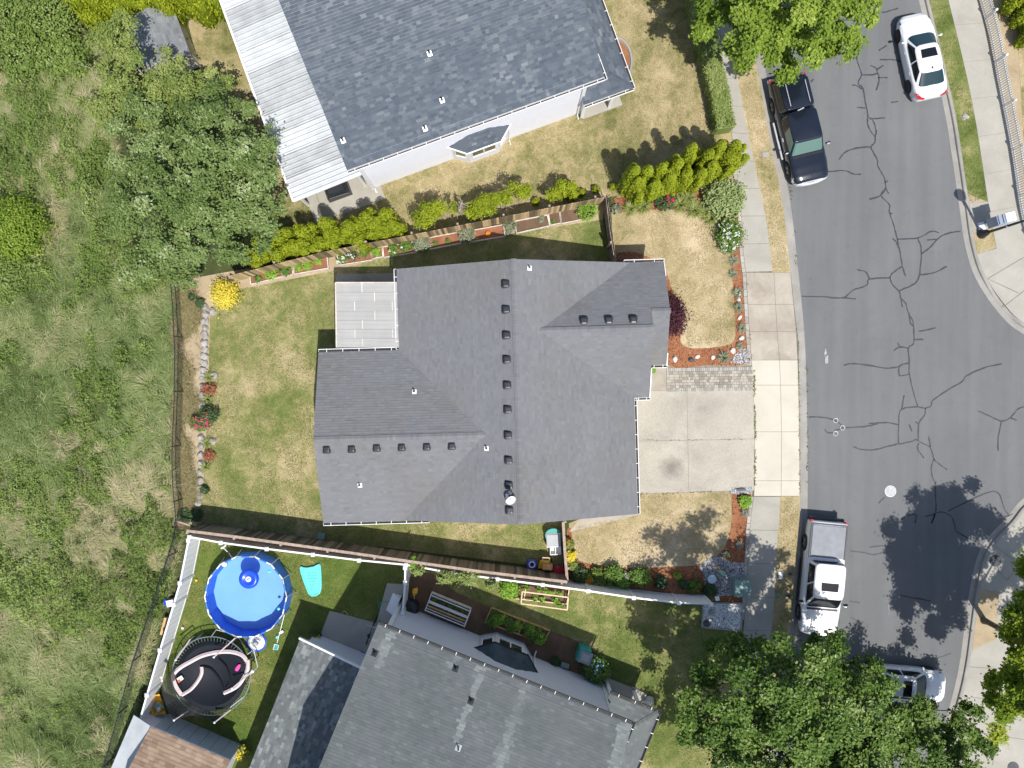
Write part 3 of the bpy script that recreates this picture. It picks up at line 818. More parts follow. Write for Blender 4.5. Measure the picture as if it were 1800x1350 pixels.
SL = smooth_line(pp([(1195, -150), (1225, -20), (1257, 109), (1271, 171), (1286, 233), (1296, 307), (1302, 353), (1306, 435), (1311, 478)]), 4)
SR = smooth_line(pp([(1240, -150), (1265, -10), (1297, 141), (1310, 210), (1326, 288), (1343, 369), (1350, 410), (1354, 444), (1357, 477)]), 4)
strip_slabs("sidewalk", SL, SR, 0.012, M["concrete"], [i / 13 for i in range(14)])
SL2 = smooth_line(pp([(1325, 873), (1319, 920), (1316, 967), (1313, 1027), (1306, 1113), (1290, 1220), (1260, 1400)]), 4)
SR2 = smooth_line(pp([(1371, 873), (1369, 920), (1365, 967), (1360, 1067), (1355, 1113), (1338, 1220), (1305, 1400)]), 4)
strip_slabs("sidewalk", SL2, SR2, 0.012, M["concrete"], [i / 9 for i in range(10)])
# driveway apron: old brown slab above, bright slabs below
apron = empty("driveway_apron", P(1365, 680), None, None); apron["kind"] = "structure"
ya = [479, 535, 583, 633, 677, 759, 845, 872]
def ax(y, e):   # edges of the apron at a given mark
    if e == 0: return np.interp(y, [479, 583, 650, 707, 771, 872], [1311.5, 1317, 1322.5, 1325, 1327, 1325.5])
    if e == 1: return np.interp(y, [479, 583, 650, 771, 872], [1360, 1366, 1371.5, 1374, 1373])
    return np.interp(y, [479, 600, 733, 872], [1389.5, 1401, 1405, 1406])
for i in range(len(ya) - 1):
    for e in (0, 1):
        y0, y1 = ya[i] + 0.3, ya[i + 1] - 0.3
        q = [(ax(y0, e) + 0.3, y0), (ax(y0, e + 1) - 0.3, y0), (ax(y1, e + 1) - 0.3, y1), (ax(y1, e) + 0.3, y1)]
        MB().prism([P(*p)[:2] for p in q], -0.1, 0.008).build("slab", M["concrete_brown"] if i < 3 else M["concrete_bright"], apron)
MB().prism([P(*p)[:2] for p in [(1308, 476), (1388, 476), (1404, 600), (1404.5, 874), (1322, 874), (1324, 700), (1315, 583)]], -0.1, -0.001).build("joint_bed", M["joint"], apron)
# north-east pavement
NL = smooth_line(pp([(1628, -150), (1667, 0), (1709, 180), (1737, 356), (1745, 400), (1752, 438)]), 4)
NR = smooth_line(pp([(1680, -150), (1719, 0), (1762, 180), (1791, 330), (1800, 390), (1810, 425)]), 4)
strip_slabs("sidewalk", NL, NR, 0.012, M["concrete"], [i / 9 for i in range(10)])
sheet("landing", pp([(1703.5, 357), (1737, 355), (1745, 399), (1711, 410)]), 0.008, M["concrete"])
ramp_o = empty("kerb_ramp", P(1770, 500), None, None); ramp_o["kind"] = "structure"
kn = [p for p in kerb_ne if P(1713, 0).x < p.x < P(1905, 0).x and p.y < P(0, 440).y]
rp = [(p.x, p.y) for p in kn]
MB().prism([P(1718, 447)[:2]] + rp + [P(1920, 560)[:2], P(1920, 400)[:2], P(1802, 418)[:2]], -0.1, 0.004).build("slab", M["concrete_bright"] if False else M["concrete"], ramp_o)
for a, b in (((1736, 490), (1800, 452)), ((1763, 540), (1805, 507)), ((1736, 490), (1790, 515))):
    mb = MB(); ribbon(mb, [P(*a).lerp(P(*b), t / 4) for t in range(5)], 0.03, 0.009, jit=0.3); mb.build("joint", M["joint"], ramp_o)
se = empty("sidewalk", P(1730, 1250), None, None); se["kind"] = "structure"
for a, b in (((1700, 1172), (1760, 1176)), ((1690, 1225), (1790, 1232)), ((1762, 1180), (1745, 1345)), ((1680, 1282), (1800, 1300)), ((1750, 960), (1802, 1000)), ((1738, 985), (1770, 1020)), ((1770, 1020), (1800, 985)), ((1655, 1345), (1800, 1375)), ((1760, 940), (1810, 925))):
    mb = MB(); ribbon(mb, [P(*a).lerp(P(*b), t / 5) for t in range(6)], 0.022, 0.001, jit=0.3); mb.build("joint", M["joint"], se)

# verges ----------------------------------------------------------------
def between(a, b, off=0.0):
    return a + b[::-1]
kw_top = [p for p in kerb_w if P(0, 474).y < p.y < P(0, -220).y]
kw_bot = [p for p in kerb_w if p.y < P(0, 875).y and p.y > P(0, 1420).y]
sheet("verge_grass", [p for p in SR] + [P(1357, 479), P(1389.8, 479)] + kw_top[::-1], 0.004, M["verge_tan"])
sheet("verge_grass", [P(1406, 872.3)] + kw_bot + SR2[::-1] + [P(1371, 872.3)], 0.004, M["verge_tan"])
kn_top = [p for p in kerb_ne if p.y > P(0, 357).y and p.y < P(0, -180).y]
sheet("verge_grass", kn_top + [P(1737, 355)] + smooth_line(pp([(1737, 355), (1709, 180), (1667, 0), (1628, -150)]), 4), 0.004, M["verge_green"])
sheet("verge_grass", pp([(1711.5, 410.5), (1744.5, 400), (1751, 437), (1718, 446)]), 0.004, M["verge_tan"])
sheet("tree_pit", pp([(1722, 1037), (1757, 1040), (1750, 1124), (1709, 1143)]), 0.004, M["dirt"])

# lawns and beds ---------------------------------------------------------
sheet("rear_lawn", pp([(378, 512), (440, 505), (590, 475), (720, 440), (900, 410), (1060, 386), (1075, 460), (1075, 900), (990, 915), (990, 1000), (700, 965), (345, 925), (357, 860), (366, 700), (369, 560)]), 0.0, M["lawn_rear"])
sheet("rear_strip", pp([(300, 496), (400, 478), (590, 445), (800, 405), (1062, 357), (1060, 386), (900, 410), (720, 440), (590, 475), (440, 505), (378, 512), (369, 560), (366, 700), (357, 860), (345, 925), (312, 918), (303, 700)]), -0.002, M["dirt"])
sheet("front_lawn", pp([(1075, 372), (1085, 345), (1296, 318), (1309, 480), (1316, 583), (1322, 642), (1150, 645), (1090, 600), (1078, 458)]), 0.0, M["lawn_front"])
sheet("front_lawn", pp([(1000, 920), (1100, 880), (1124, 866), (1322, 862), (1318, 940), (1312, 1030), (1308, 1056), (1240, 1056), (1100, 1040), (1002, 1022)]), 0.0, M["lawn_dry"])
sheet("north_lawn", pp([(330, 40), (700, -400), (1195, -400), (1228, -20), (1262, 110), (1298, 300), (1290, 322), (1080, 345), (800, 398), (440, 470), (400, 300)]), -0.001, M["lawn_north"])
sheet("south_lawn", pp([(716, 1000), (1000, 1026), (1240, 1058), (1308, 1056), (1306, 1113), (1290, 1220), (1260, 1420), (950, 1500), (700, 1150)]), -0.001, M["lawn_south"])
sheet("back_yard_lawn", pp([(342, 938), (716, 985), (716, 1160), (620, 1400), (220, 1400), (262, 1240)]), -0.001, M["lawn_green"])
sheet("planting_soil", pp([(716, 1002), (760, 1008), (800, 1040), (850, 1062), (930, 1095), (1000, 1120), (1040, 1140), (1080, 1190), (1060, 1215), (715, 1085)]), 0.003, M["soil"])

def bed(name, pts, seed, z=0.006, n=2600, mat="mulch"):
    poly = [P(*p) for p in pts]
    poly = smooth_line(poly + [poly[0]], 3)[:-1]
    b = sheet(name, poly, z, M[mat], 0.05)
    rng = np.random.default_rng(seed)
    x, y = scatter([(p.x, p.y) for p in poly], n, rng); k = len(x)
    C = np.c_[x, y, np.full(k, z + 0.015)]
    leaves("bark_chips", C, rng.normal(size=(k, 3)) * 0.4 + np.array([0, 0, 1]), rng.uniform(0.05, 0.13, k), rng.uniform(0.025, 0.05, k), rng.random(k), M["mulch_chip"], b, rng, kind="stuff")
    return b
bed("mulch_bed", [(1283, 385), (1303, 370), (1309, 470), (1314, 540), (1319, 600), (1321, 615), (1312, 640), (1240, 642), (1175, 642), (1170, 560), (1166, 470), (1172, 480), (1185, 520), (1200, 560), (1196, 600), (1215, 612), (1260, 610), (1290, 600), (1292, 560), (1287, 480)], 1, n=5200)
bed("mulch_bed", [(1080, 348), (1200, 333), (1240, 335), (1292, 322), (1300, 372), (1285, 392), (1255, 385), (1230, 372), (1180, 368), (1100, 372), (1082, 368)], 2, n=2600)
bed("mulch_bed", [(1078, 446), (1120, 444), (1170, 470), (1160, 470), (1090, 466)], 3, n=700)
bed("mulch_bed", [(1286, 866), (1320, 866), (1318, 940), (1312, 1000), (1300, 1012), (1310, 1056), (1240, 1054), (1100, 1038), (1003, 1020), (996, 940), (1004, 930), (1010, 975), (1030, 990), (1100, 998), (1180, 996), (1230, 992), (1268, 970), (1284, 930)], 4, n=5600)

# joints and edging beside the sidewalk: cut stone blocks
edging = empty("stone_edging", P(1316, 560), None, None); edging["kind"] = "structure"
for line, side in ((SL[-16:] + [P(ax(y, 0), y) for y in range(485, 640, 12)], 1), (SL2[:16], 1)):
    for a, b in zip(line[:-1], line[1:]):
        d = (b - a); n2 = Vector((d.y, -d.x, 0)).normalized() * 0.11
        k = max(1, int(d.length / 0.42))
        for i in range(k):
            p = a.lerp(b, i / k) + d.normalized() * 0.01; q = a.lerp(b, (i + 1) / k) - d.normalized() * 0.01
            MB().bar(p + n2 + Vector((0, 0, -0.01)), q + n2 + Vector((0, 0, -0.01)), 0.17, 0.1).build("edging_block", M["paver_grey"], edging)

# driveway and paver walk -----------------------------------------------
M["joint_light"] = plain("pale_joint_sand", (0.24, 0.215, 0.17), 0.95, var=0.2, vscale=6)
drive = empty("driveway", P(1220, 775), None, None); drive["kind"] = "structure"
for q in ([(1100, 688), (1207, 686), (1208.5, 773.5), (1100, 775.5)], [(1207.6, 686), (1324, 683.5), (1326, 771), (1209, 773.5)], [(1100, 776), (1208.5, 774.2), (1210.5, 865), (1100, 868)], [(1209.2, 774.2), (1326, 771.6), (1325, 861), (1211, 864.8)]):
    MB().prism([P(*p)[:2] for p in q], -0.1, 0.014).build("slab", M["aggregate"], drive)
MB().prism([P(*p)[:2] for p in [(1098, 642), (1323, 642), (1326.5, 770), (1325.5, 863), (1098, 869)]], -0.1, 0.002).build("joint_bed", M["joint_light"], drive)
MB().prism([P(*p)[:2] for p in [(1100, 643.5), (1170.5, 643), (1171.5, 686.3), (1100, 687.2)]], -0.1, 0.014).build("slab", M["concrete_brown"], drive)
MB().prism([P(*p)[:2] for p in [(1030, 900), (1122, 868), (1124, 905), (1000, 935)]], -0.1, 0.008).build("slab", M["concrete_brown"], drive)
def add_stain(m, c, r, amt):
    n, l = m.node_tree.nodes, m.node_tree.links
    b = n["Principled BSDF"]; src = b.inputs["Base Color"].links[0].from_socket
    pos = n.new("ShaderNodeNewGeometry").outputs["Position"]
    d = n.new("ShaderNodeVectorMath"); d.operation = 'DISTANCE'; l.new(pos, d.inputs[0]); d.inputs[1].default_value = c
    f = math_node(n, l, 'SUBTRACT', 1.0, math_node(n, l, 'DIVIDE', d.outputs["Value"], r))
    f = math_node(n, l, 'ADD', f, math_node(n, l, 'MULTIPLY', math_node(n, l, 'SUBTRACT', noise_node(n, l, pos, 2.5, 5, .7), .5), 1.1))
    f = math_node(n, l, 'MULTIPLY', f, amt, True); f = math_node(n, l, 'MINIMUM', f, amt * .8)
    mx = n.new("ShaderNodeMix"); mx.data_type = 'RGBA'; l.new(f, mx.inputs[0]); l.new(src, mx.inputs[6]); mx.inputs[7].default_value = (.12, .105, .09, 1)
    l.new(mx.outputs[2], b.inputs["Base Color"])
for c_, r_, a_ in (((*P(1181, 822)[:2], .014), .75, .75), ((*P(1205, 708)[:2], .014), .9, .25), ((*P(1226, 802)[:2], .014), .9, .22), ((*P(1240, 730)[:2], .014), 1.2, .18)):
    add_stain(M["aggregate"], c_, r_, a_)
walk = empty("paver_walk", P(1250, 664), None, None); walk["kind"] = "structure"
pm = {}
def paver(w, l, mat):
    key = (round(w, 2), round(l, 2), mat)
    if key not in pm:
        hx, hy, b = w / 2, l / 2, 0.006
        mb = MB(); vs = []
        for z, o in ((-0.05, 0), (0.018, 0), (0.024, b)):
            vs += [(-hx + o, -hy + o, z), (hx - o, -hy + o, z), (hx - o, hy - o, z), (-hx + o, hy - o, z)]
        me = bpy.data.meshes.new("paver")
        me.from_pydata(vs, [], [(8, 9, 10, 11)] + [(r * 4 + i, r * 4 + (i + 1) % 4, r * 4 + 4 + (i + 1) % 4, r * 4 + 4 + i) for r in (0, 1) for i in range(4)])
        me.materials.append(M[mat]); pm[key] = me
    return pm[key]
wp0, wp1 = P(1171.5, 647), P(1323, 645)
wd = (wp1 - wp0).normalized(); wnrm = Vector((wd.y, -wd.x, 0)); wrz = math.atan2(wd.y, wd.x); wlen = (wp1 - wp0).length
npv = 42
for row, off in ((0, 0.0), (1, 1.08)):
    for i in range(npv):
        w = wlen / npv
        c = wp0 + wd * (w * (i + 0.5)) + wnrm * (0.09 + off)
        link("border_paver", paver(w - 0.008, 0.19, "paver_grey"), walk, c + Vector((0, 0, random.uniform(0, .004))), (0, 0, wrz))
rows = 6
for r in range(rows):
    rh = 0.88 / rows
    x = 0.0
    while x < wlen - 0.04:
        w = random.choice((0.13, 0.20, 0.20, 0.27))
        w = min(w, wlen - x)
        if w > 0.05:
            c = wp0 + wd * (x + w / 2) + wnrm * (0.195 + rh * (r + 0.5))
            link("paver", paver(w - 0.008, rh - 0.008, "paver"), walk, c + Vector((0, 0, random.uniform(-.003, .005))), (0, 0, wrz + random.gauss(0, 0.008)))
        x += w

# ------------------------------------------------------------------ roofs and houses
class Frame:
    """plan frame of a building: u along the front, v inwards"""
    def __init__(s, O, ang, sgn=1):
        s.O = Vector((O[0], O[1], 0)); s.ang = ang
        s.e1 = Vector((math.cos(ang), math.sin(ang), 0))
        s.e2 = Vector((-math.sin(ang), math.cos(ang), 0)) * sgn
        s.sgn = sgn
    def __call__(s, u, v, z=0.0):
        return s.O + s.e1 * u + s.e2 * v + Vector((0, 0, z))

def clip_half(poly, n, d):
    """keep the part of a 2D polygon with n.p <= d"""
    out = []
    for i in range(len(poly)):
        a, b = poly[i], poly[(i + 1) % len(poly)]
        da = a[0] * n[0] + a[1] * n[1] - d; db = b[0] * n[0] + b[1] * n[1] - d
        if da <= 0: out.append(a)
        if (da < 0 < db) or (db < 0 < da):
            t = da / (da - db)
            out.append((a[0] + (b[0] - a[0]) * t, a[1] + (b[1] - a[1]) * t))
    return out

def plane_z(pl, u, v):
    return pl[0] + pl[1] * u + pl[2] * v

def shingles(F, parent, poly, pl, mat, rng, expo=0.145, wmin=0.12, wmax=0.36, light=0.0, tintf=None, spread=0.17, convex_parts=None, lift0=0.012):
    """lay overlapping shingle tabs over a roof plane z = c + a*u + b*v (poly in house u, v)"""
    g = math.hypot(pl[1], pl[2])
    d = (-pl[1] / g, -pl[2] / g); t = (-d[1], d[0])
    ex = expo * math.cos(math.atan(g))
    V, loops, sizes, tints = [], [], [], []
    for part in (convex_parts or [poly]):
        ss = [p[0] * d[0] + p[1] * d[1] for p in part]; ws = [p[0] * t[0] + p[1] * t[1] for p in part]
        s = math.floor(min(ss) / ex) * ex
        while s < max(ss):
            row = clip_half(clip_half(part, (-d[0], -d[1]), -s), d, s + ex)
            if len(row) >= 3:
                rw = [p[0] * t[0] + p[1] * t[1] for p in row]
                w = min(rw) - rng.uniform(0, wmax); end = max(rw)
                rowt = rng.normal(0, 0.02)
                while w < end:
                    dw = rng.uniform(wmin, wmax)
                    q = clip_half(clip_half(row, (-t[0], -t[1]), -w), t, w + dw)
                    if len(q) >= 3:
                        lift = lift0 * rng.choice((0.8, 1.3))
                        b = len(V)
                        for u, v in q:
                            fr = (u * d[0] + v * d[1] - s) / ex
                            p = F(u, v, plane_z(pl, u, v) + 0.006 + lift * fr)
                            V.append((p.x, p.y, p.z))
                        loops.extend(range(b, len(V))); sizes.append(len(q))
                        c = q[0]
                        tt = rng.normal(0.42, spread) + rowt + (0.27 * (rng.random() < light))
                        if tintf: tt += tintf(c[0], c[1])
                        tints.append(min(max(tt, 0), 1))
                    w += dw
            s += ex
    return mesh_np("shingles", V, loops, sizes, mat, parent, tints, False, "stuff")

def ridge_cap(F, parent, a, b, mat, rng, w=0.28):
    """overlapping cap shingles along a ridge or hip; a, b are (u, v, z)"""
    A, B = F(*a), F(*b); d = B - A; L = d.length; d.normalize()
    side = Vector((d.y, -d.x, 0)).normalized() * (w / 2)
    mb = MB(); n = int(L / 0.14)
    for i in range(n):
        p = A + d * (L * i / n); q = A + d * (L * (i + 1.15) / n)
        up0, up1 = Vector((0, 0, 0.022)), Vector((0, 0, 0.034)); dn = Vector((0, 0, -0.035))
        mb.add([p - side + dn + up0, p + up0 + Vector((0, 0, .012)), p + side + dn + up0, q - side + dn + up1, q + up1 + Vector((0, 0, .012)), q + side + dn + up1],
               [(0, 3, 4, 1), (1, 4, 5, 2)], float(np.clip(rng.normal(0.38, 0.12), 0, 1)))
    return mb.build("ridge_caps", mat, parent, kind="stuff")

def gutter(F, parent, a, b, z, out, mats=("white", "gut_in"), w=0.12, tick=0.72, tickmat=None):
    """eaves gutter from (u,v) a to b, lying on the 'out' side (u,v vector), with strap hangers"""
    A, B = F(a[0], a[1], z), F(b[0], b[1], z)
    o = (F(out[0], out[1]) - F(0, 0)).normalized()
    d = (B - A).normalized()
    mb = MB()
    mb.bar(A + o * (w - 0.012), B + o * (w - 0.012), 0.028, 0.11)
    for e in (A, B):
        mb.bar(e, e + o * w, 0.012, 0.11)
    g = mb.build("gutter", M[mats[0]], parent)
    mb = MB(); mb.bar(A + o * (w / 2) - Vector((0, 0, .03)), B + o * (w / 2) - Vector((0, 0, .03)), w - 0.03, 0.03); mb.build("gutter_trough", M[mats[1]], g)
    mb = MB(); L = (B - A).length; n = max(2, int(L / tick))
    for i in range(n):
        p = A + d * (L * (i + 0.5) / n) + Vector((0, 0, 0.06))
        mb.bar(p - o * 0.06, p + o * (w + 0.01), 0.028, 0.012)
    mb.build("hangers", M[tickmat or "white"], g, kind="stuff")
    return g

def roof_deck(F, polys, th=0.16):
    mb = MB()
    for poly, pl in polys:
        mb.slab([F(u, v, plane_z(pl, u, v) - 0.012) for u, v in poly], th)
    return mb

def box_vent(F, parent, u, v, z, ang=0.0, s=0.36):
    c = F(u, v, z); a = F.ang + ang
    mb = MB()
    ca, sa = math.cos(a), math.sin(a)
    def R(x, y, zz): return (c.x + x * ca - y * sa, c.y + x * sa + y * ca, c.z + zz)
    h = s / 2
    lay = [(1.22, -0.03), (1.22, 0.02), (0.92, 0.025), (0.92, 0.06), (1.0, 0.065), (1.0, 0.13), (0.86, 0.165), (0.5, 0.18)]
    vs, n = [], 16
    for k, zz in lay:
        for i in range(n):
            t = 2 * math.pi * (i + 0.5) / n
            x = math.copysign(abs(math.cos(t)) ** 0.35, math.cos(t)) * h * k; y = math.copysign(abs(math.sin(t)) ** 0.35, math.sin(t)) * h * k
            vs.append(R(x, y, zz))
    fs = [(r * n + i, r * n + (i + 1) % n, (r + 1) * n + (i + 1) % n, (r + 1) * n + i) for r in range(len(lay) - 1) for i in range(n)]
    fs.append(tuple((len(lay) - 1) * n + i for i in range(n)))
    mb.add(vs, fs)
    return mb.build("roof_vent", M["vent"], parent)

def pipe_vent(F, parent, u, v, z, ang=0.0, flash="white", s=0.21, tilt=(0, 0)):
    c = F(u, v, z)
    mb = MB()
    vs = []
    a = F.ang + ang
    for dx, dy in ((-.5, -.62), (.5, -.62), (.5, .45), (-.5, .45)):
        x, y = dx * s, dy * s
        wx, wy = x * math.cos(a) - y * math.sin(a), x * math.sin(a) + y * math.cos(a)
        vs.append((c.x + wx, c.y + wy, c.z + 0.03 + tilt[0] * wx + tilt[1] * wy))
    mb.slab(vs, 0.015)
    mb.lathe(c, [(0.075, 0.0), (0.06, 0.09), (0.05, 0.12)], 12)
    b = mb.build("pipe_flashing", M[flash], parent)
    MB().lathe(c, [(0.04, 0.05), (0.045, 0.30), (0.036, 0.30), (0.034, 0.15)], 12).build("vent_pipe", M["vent"], b)
    return b

def wall_block(F, mb, u0, u1, v0, v1, ztop, z0=-0.05):
    mb.prism([F(u0, v0)[:2], F(u1, v0)[:2], F(u1, v1)[:2], F(u0, v1)[:2]], z0, ztop)

def gable_fill(F, mb, pts):
    """upright triangle/polygon of (u,v,z), 12 cm thick is not needed: closed by the wall block behind"""
    mb.add([F(*p) for p in pts], [tuple(range(len(pts)))])

def window(F, parent, u0, u1, v, z0, z1, out, axis="u", split=True):
    """window on a wall; axis 'u': wall runs along u at v, facing 'out' (+1/-1 along v)"""
    def Q(s, z, o):
        return F(s, v + out * o, z) if axis == "u" else F(v + out * o, s, z)
    mb = MB(); f = 0.06
    segs = [((u0, z0), (u1, z0)), ((u0, z1), (u1, z1)), ((u0, z0), (u0, z1)), ((u1, z0), (u1, z1))]
    if split: segs.append((((u0 + u1) / 2, z0), ((u0 + u1) / 2, z1)))
    for (a, za), (b, zb) in segs:
        mb.bar(Q(a, za, 0.02), Q(b, zb, 0.02), f, f)
    w = mb.build("window", M["white"], parent)
    mids = [(u0, (u0 + u1) / 2), ((u0 + u1) / 2, u1)] if split else [(u0, u1)]
    for a, b in mids:
        m2 = MB(); m2.add([Q(a, z0, 0.015), Q(b, z0, 0.015), Q(b, z1, 0.015), Q(a, z1, 0.015)], [(0, 1, 2, 3)]); m2.build("pane", M["glass"], w)
    return w

rngs = np.random.default_rng(5)

# ---- the single-storey house in the middle --------------------------------
HF = Frame((0, 0), math.radians(1.6))
house = empty("bungalow", HF(0, 0), "single storey house with charcoal shingle roof and rows of black roof vents", "house")
E, pm_, pc_ = 2.55, 0.381, 0.53
mu, mv0, mv1 = 0.24, -6.70, 5.94
hr = E + 5.88 * pm_
planes = [
    ([(-5.64, 5.94), (0.24, 5.94), (0.24, -6.7), (-5.64, -6.7), (-1.34, -2.42), (-5.64, 1.88)], (hr - pm_ * mu, pm_, 0.0),
        [[(-5.64, 5.94), (0.24, 5.94), (0.24, 1.88), (-5.64, 1.88)], [(-5.64, 1.88), (0.24, 1.88), (0.24, -2.42), (-1.34, -2.42)], [(-1.34, -2.42), (0.24, -2.42), (0.24, -6.7), (-5.64, -6.7)]]),
    ([(0.24, 5.94), (6.12, 5.94), (1.4, 2.54), (6.12, -0.86), (6.12, -6.7), (0.24, -6.7)], (hr + pm_ * mu, -pm_, 0.0),
        [[(0.24, 5.94), (6.12, 5.94), (1.4, 2.54), (0.24, 2.54)], [(0.24, 2.54), (1.4, 2.54), (6.12, -0.86), (0.24, -0.86)], [(0.24, -0.86), (6.12, -0.86), (6.12, -6.7), (0.24, -6.7)]]),
    ([(-9.67, 1.88), (-9.67, -2.42), (-1.34, -2.42), (-5.64, 1.88)], (E + 1.88 * pm_, 0.0, -pm_), None),
    ([(-9.67, -2.42), (-9.67, -6.72), (-5.64, -6.72), (-1.34, -2.42)], (E + 6.72 * pm_, 0.0, pm_), None),
    ([(1.4, 2.54), (6.12, 5.94), (7.79, 5.94), (7.79, 3.35), (6.89, 3.35), (6.89, 2.54)], (E + 5.94 * pc_, 0.0, -pc_),
        [[(1.4, 2.54), (6.12, 5.94), (6.89, 5.94), (6.89, 2.54)], [(6.89, 5.94), (7.79, 5.94), (7.79, 3.35), (6.89, 3.35)]]),
    ([(1.4, 2.54), (6.12, -0.86), (6.89, -0.86), (6.89, 2.54)], (E + 0.86 * pc_, 0.0, pc_), None),
    ([(6.55, 3.35), (7.79, 3.35), (7.79, 0.76), (6.55, 0.76)], (E - 0.76 * pc_, 0.0, pc_), None),
]
roof = roof_deck(HF, [(p, pl) for p, pl, _ in planes]).build("roof", M["white"], house)
for p, pl, parts in planes:
    shingles(HF, roof, p, pl, M["sh_main"], rngs, convex_parts=parts, expo=0.14, wmin=0.14, wmax=0.32, spread=0.10, lift0=0.015)
zr = E + 4.3 * pm_
zc = E + 3.4 * pc_; zs_ = E + 2.59 * pc_
for a, b in (((mu, mv0, hr), (mu, mv1, hr)), ((-9.67, -2.42, zr), (-1.34, -2.42, zr)), ((1.4, 2.54, zc), (6.89, 2.54, zc)), ((6.89, 3.35, zs_), (7.79, 3.35, zs_))):
    ridge_cap(HF, roof, a, b, M["sh_main"], rngs)
mbw = MB()
wall_block(HF, mbw, -5.25, 5.75, -6.35, 5.6, 2.55)
wall_block(HF, mbw, -9.3, -5.25, -6.35, 1.5, 2.55)
wall_block(HF, mbw, 5.75, 6.5, -0.5, 5.58, 2.55)
wall_block(HF, mbw, 6.5, 7.4, 1.1, 5.56, 2.55)
for v in (mv0 + 0.35, mv1 - 0.35):
    gable_fill(HF, mbw, [(-5.25, v, 2.5), (5.75, v, 2.5), (mu, v, hr - 0.2)])
gable_fill(HF, mbw, [(-9.3, -6.35, 2.5), (-9.3, 1.5, 2.5), (-9.3, -2.42, zr - 0.2)])
gable_fill(HF, mbw, [(6.5, -0.5, 2.5), (6.5, 5.58, 2.5), (6.5, 2.54, zc - 0.2)])
gable_fill(HF, mbw, [(7.4, 1.1, 2.5), (7.4, 5.56, 2.5), (7.4, 3.35, zs_ - 0.2)])
mbw.build("wall", M["siding_main"], house)
mb = MB(); mb.bar(HF(5.80, -5.9, 1.1), HF(5.80, -1.3, 1.1), 0.06, 2.1); gd = mb.build("garage_door", M["white"], house)
for k in range(4):
    mb = MB(); mb.bar(HF(5.84, -5.85, 0.33 + 0.52 * k), HF(5.84, -1.35, 0.33 + 0.52 * k), 0.03, 0.48); mb.build("door_panel", M["white"], gd)
window(HF, house, 2.2, 4.6, 7.4, 0.8, 2.0, 1, "v")
window(HF, house, -4.8, -2.8, -9.3, 0.9, 2.0, -1, "v")
for a, b, o in (((-5.66, 5.94), (-5.66, 1.90), (-1, 0)), ((-9.67, 1.90), (-5.60, 1.90), (0, 1)), ((-9.67, -6.74), (-4.35, -6.74), (0, -1)), ((6.14, -0.90), (6.14, -6.7), (1, 0)),
                ((6.14, -0.88), (6.93, -0.88), (0, -1)), ((6.93, 0.72), (7.83, 0.72), (0, -1)), ((5.8, 5.96), (7.83, 5.96), (0, 1))):
    gutter(HF, roof, a, b, E - 0.05, o)
for a, b in (((7.80, 5.98), (7.80, 5.2)), ((7.80, 0.72), (7.80, 1.35)), ((6.90, -0.88), (6.90, 0.6))):
    mb = MB(); mb.bar(HF(*a, E - .02), HF(*b, E - .02 + abs(a[1] - b[1]) * pc_), 0.05, 0.12); mb.build("rake_trim", M["white"], roof)
zw = lambda u: hr - pm_ * abs(u - mu)
for y in (499, 544, 589, 632, 677, 720, 765, 809, 853, 897):
    h0 = zw(-0.15); p = P(893 + (y - 499) * 0.017 - 4.0, y, h0)
    u = p.x * HF.e1.x + p.y * HF.e1.y; v = p.x * HF.e2.x + p.y * HF.e2.y
    box_vent(HF, roof, u, v, zw(u) - 0.01)
for x, y in ((574, 790), (618, 789), (662, 787), (706, 786), (750, 785), (794, 784)):
    p = P(x, y, zr - 0.15); u = p.dot(HF.e1); v = p.dot(HF.e2)
    box_vent(HF, roof, u, v, E + (6.72 + v) * pm_ - 0.01, s=0.34)
for x, y in ((1026, 564), (1070, 563), (1113, 562)):
    p = P(x, y, zc - 0.2); u = p.dot(HF.e1); v = p.dot(HF.e2)
    box_vent(HF, roof, u, v, E + (5.94 - v) * pc_ - 0.01, s=0.36)
for x, y, h, t in ((931, 470, 4.65, (-.38, 0)), (728, 688, 3.5, (0, -.38)), (855, 788, 4.35, (.38, 0)), (632, 853, 3.4, (0, .38))):
    p = P(x, y, h); u = p.dot(HF.e1); v = p.dot(HF.e2)
    zz = {931: zw(u), 728: E + (1.88 - v) * pm_, 855: zw(u), 632: E + (6.72 + v) * pm_}[x]
    pipe_vent(HF, roof, u, v, zz, tilt=t)
# satellite dish near the ridge
p = P(897, 878, 4.8); u = p.dot(HF.e1); v = p.dot(HF.e2)
dish = empty("satellite_dish", HF(u, v, zw(u)), "white satellite dish by the south end of the bungalow ridge", "satellite dish")
dc = HF(u + 0.02, v, zw(u) + 0.35)
MB().lathe(dc, [(0.02, -0.03), (0.14, -0.015), (0.24, 0.045), (0.25, 0.05), (0.14, 0.0), (0.0, -0.01)], 24, axis=(0.35, -0.45, 0.8)).build("reflector", M["white"], dish, smooth=True)
MB().tube([HF(u - 0.15, v + 0.05, zw(u)), HF(u - 0.1, v + .05, zw(u) + 0.3), dc], 0.022).build("mast", M["steel"], dish)
MB().box(HF(u - .15, v + .05, zw(u) + .03), (0.14, 0.42, 0.05), HF.ang).build("foot", M["white"], dish)
mb = MB(); mb.tube([dc, dc + Vector((-0.04, 0.38, 0.14))], 0.018); mb.lathe(dc + Vector((-0.05, 0.4, 0.14)), [(0.06, 0), (0.13, 0.03), (0.13, 0.08), (0.07, 0.1)], 14); mb.build("receiver_arm", M["dark_metal"], dish)

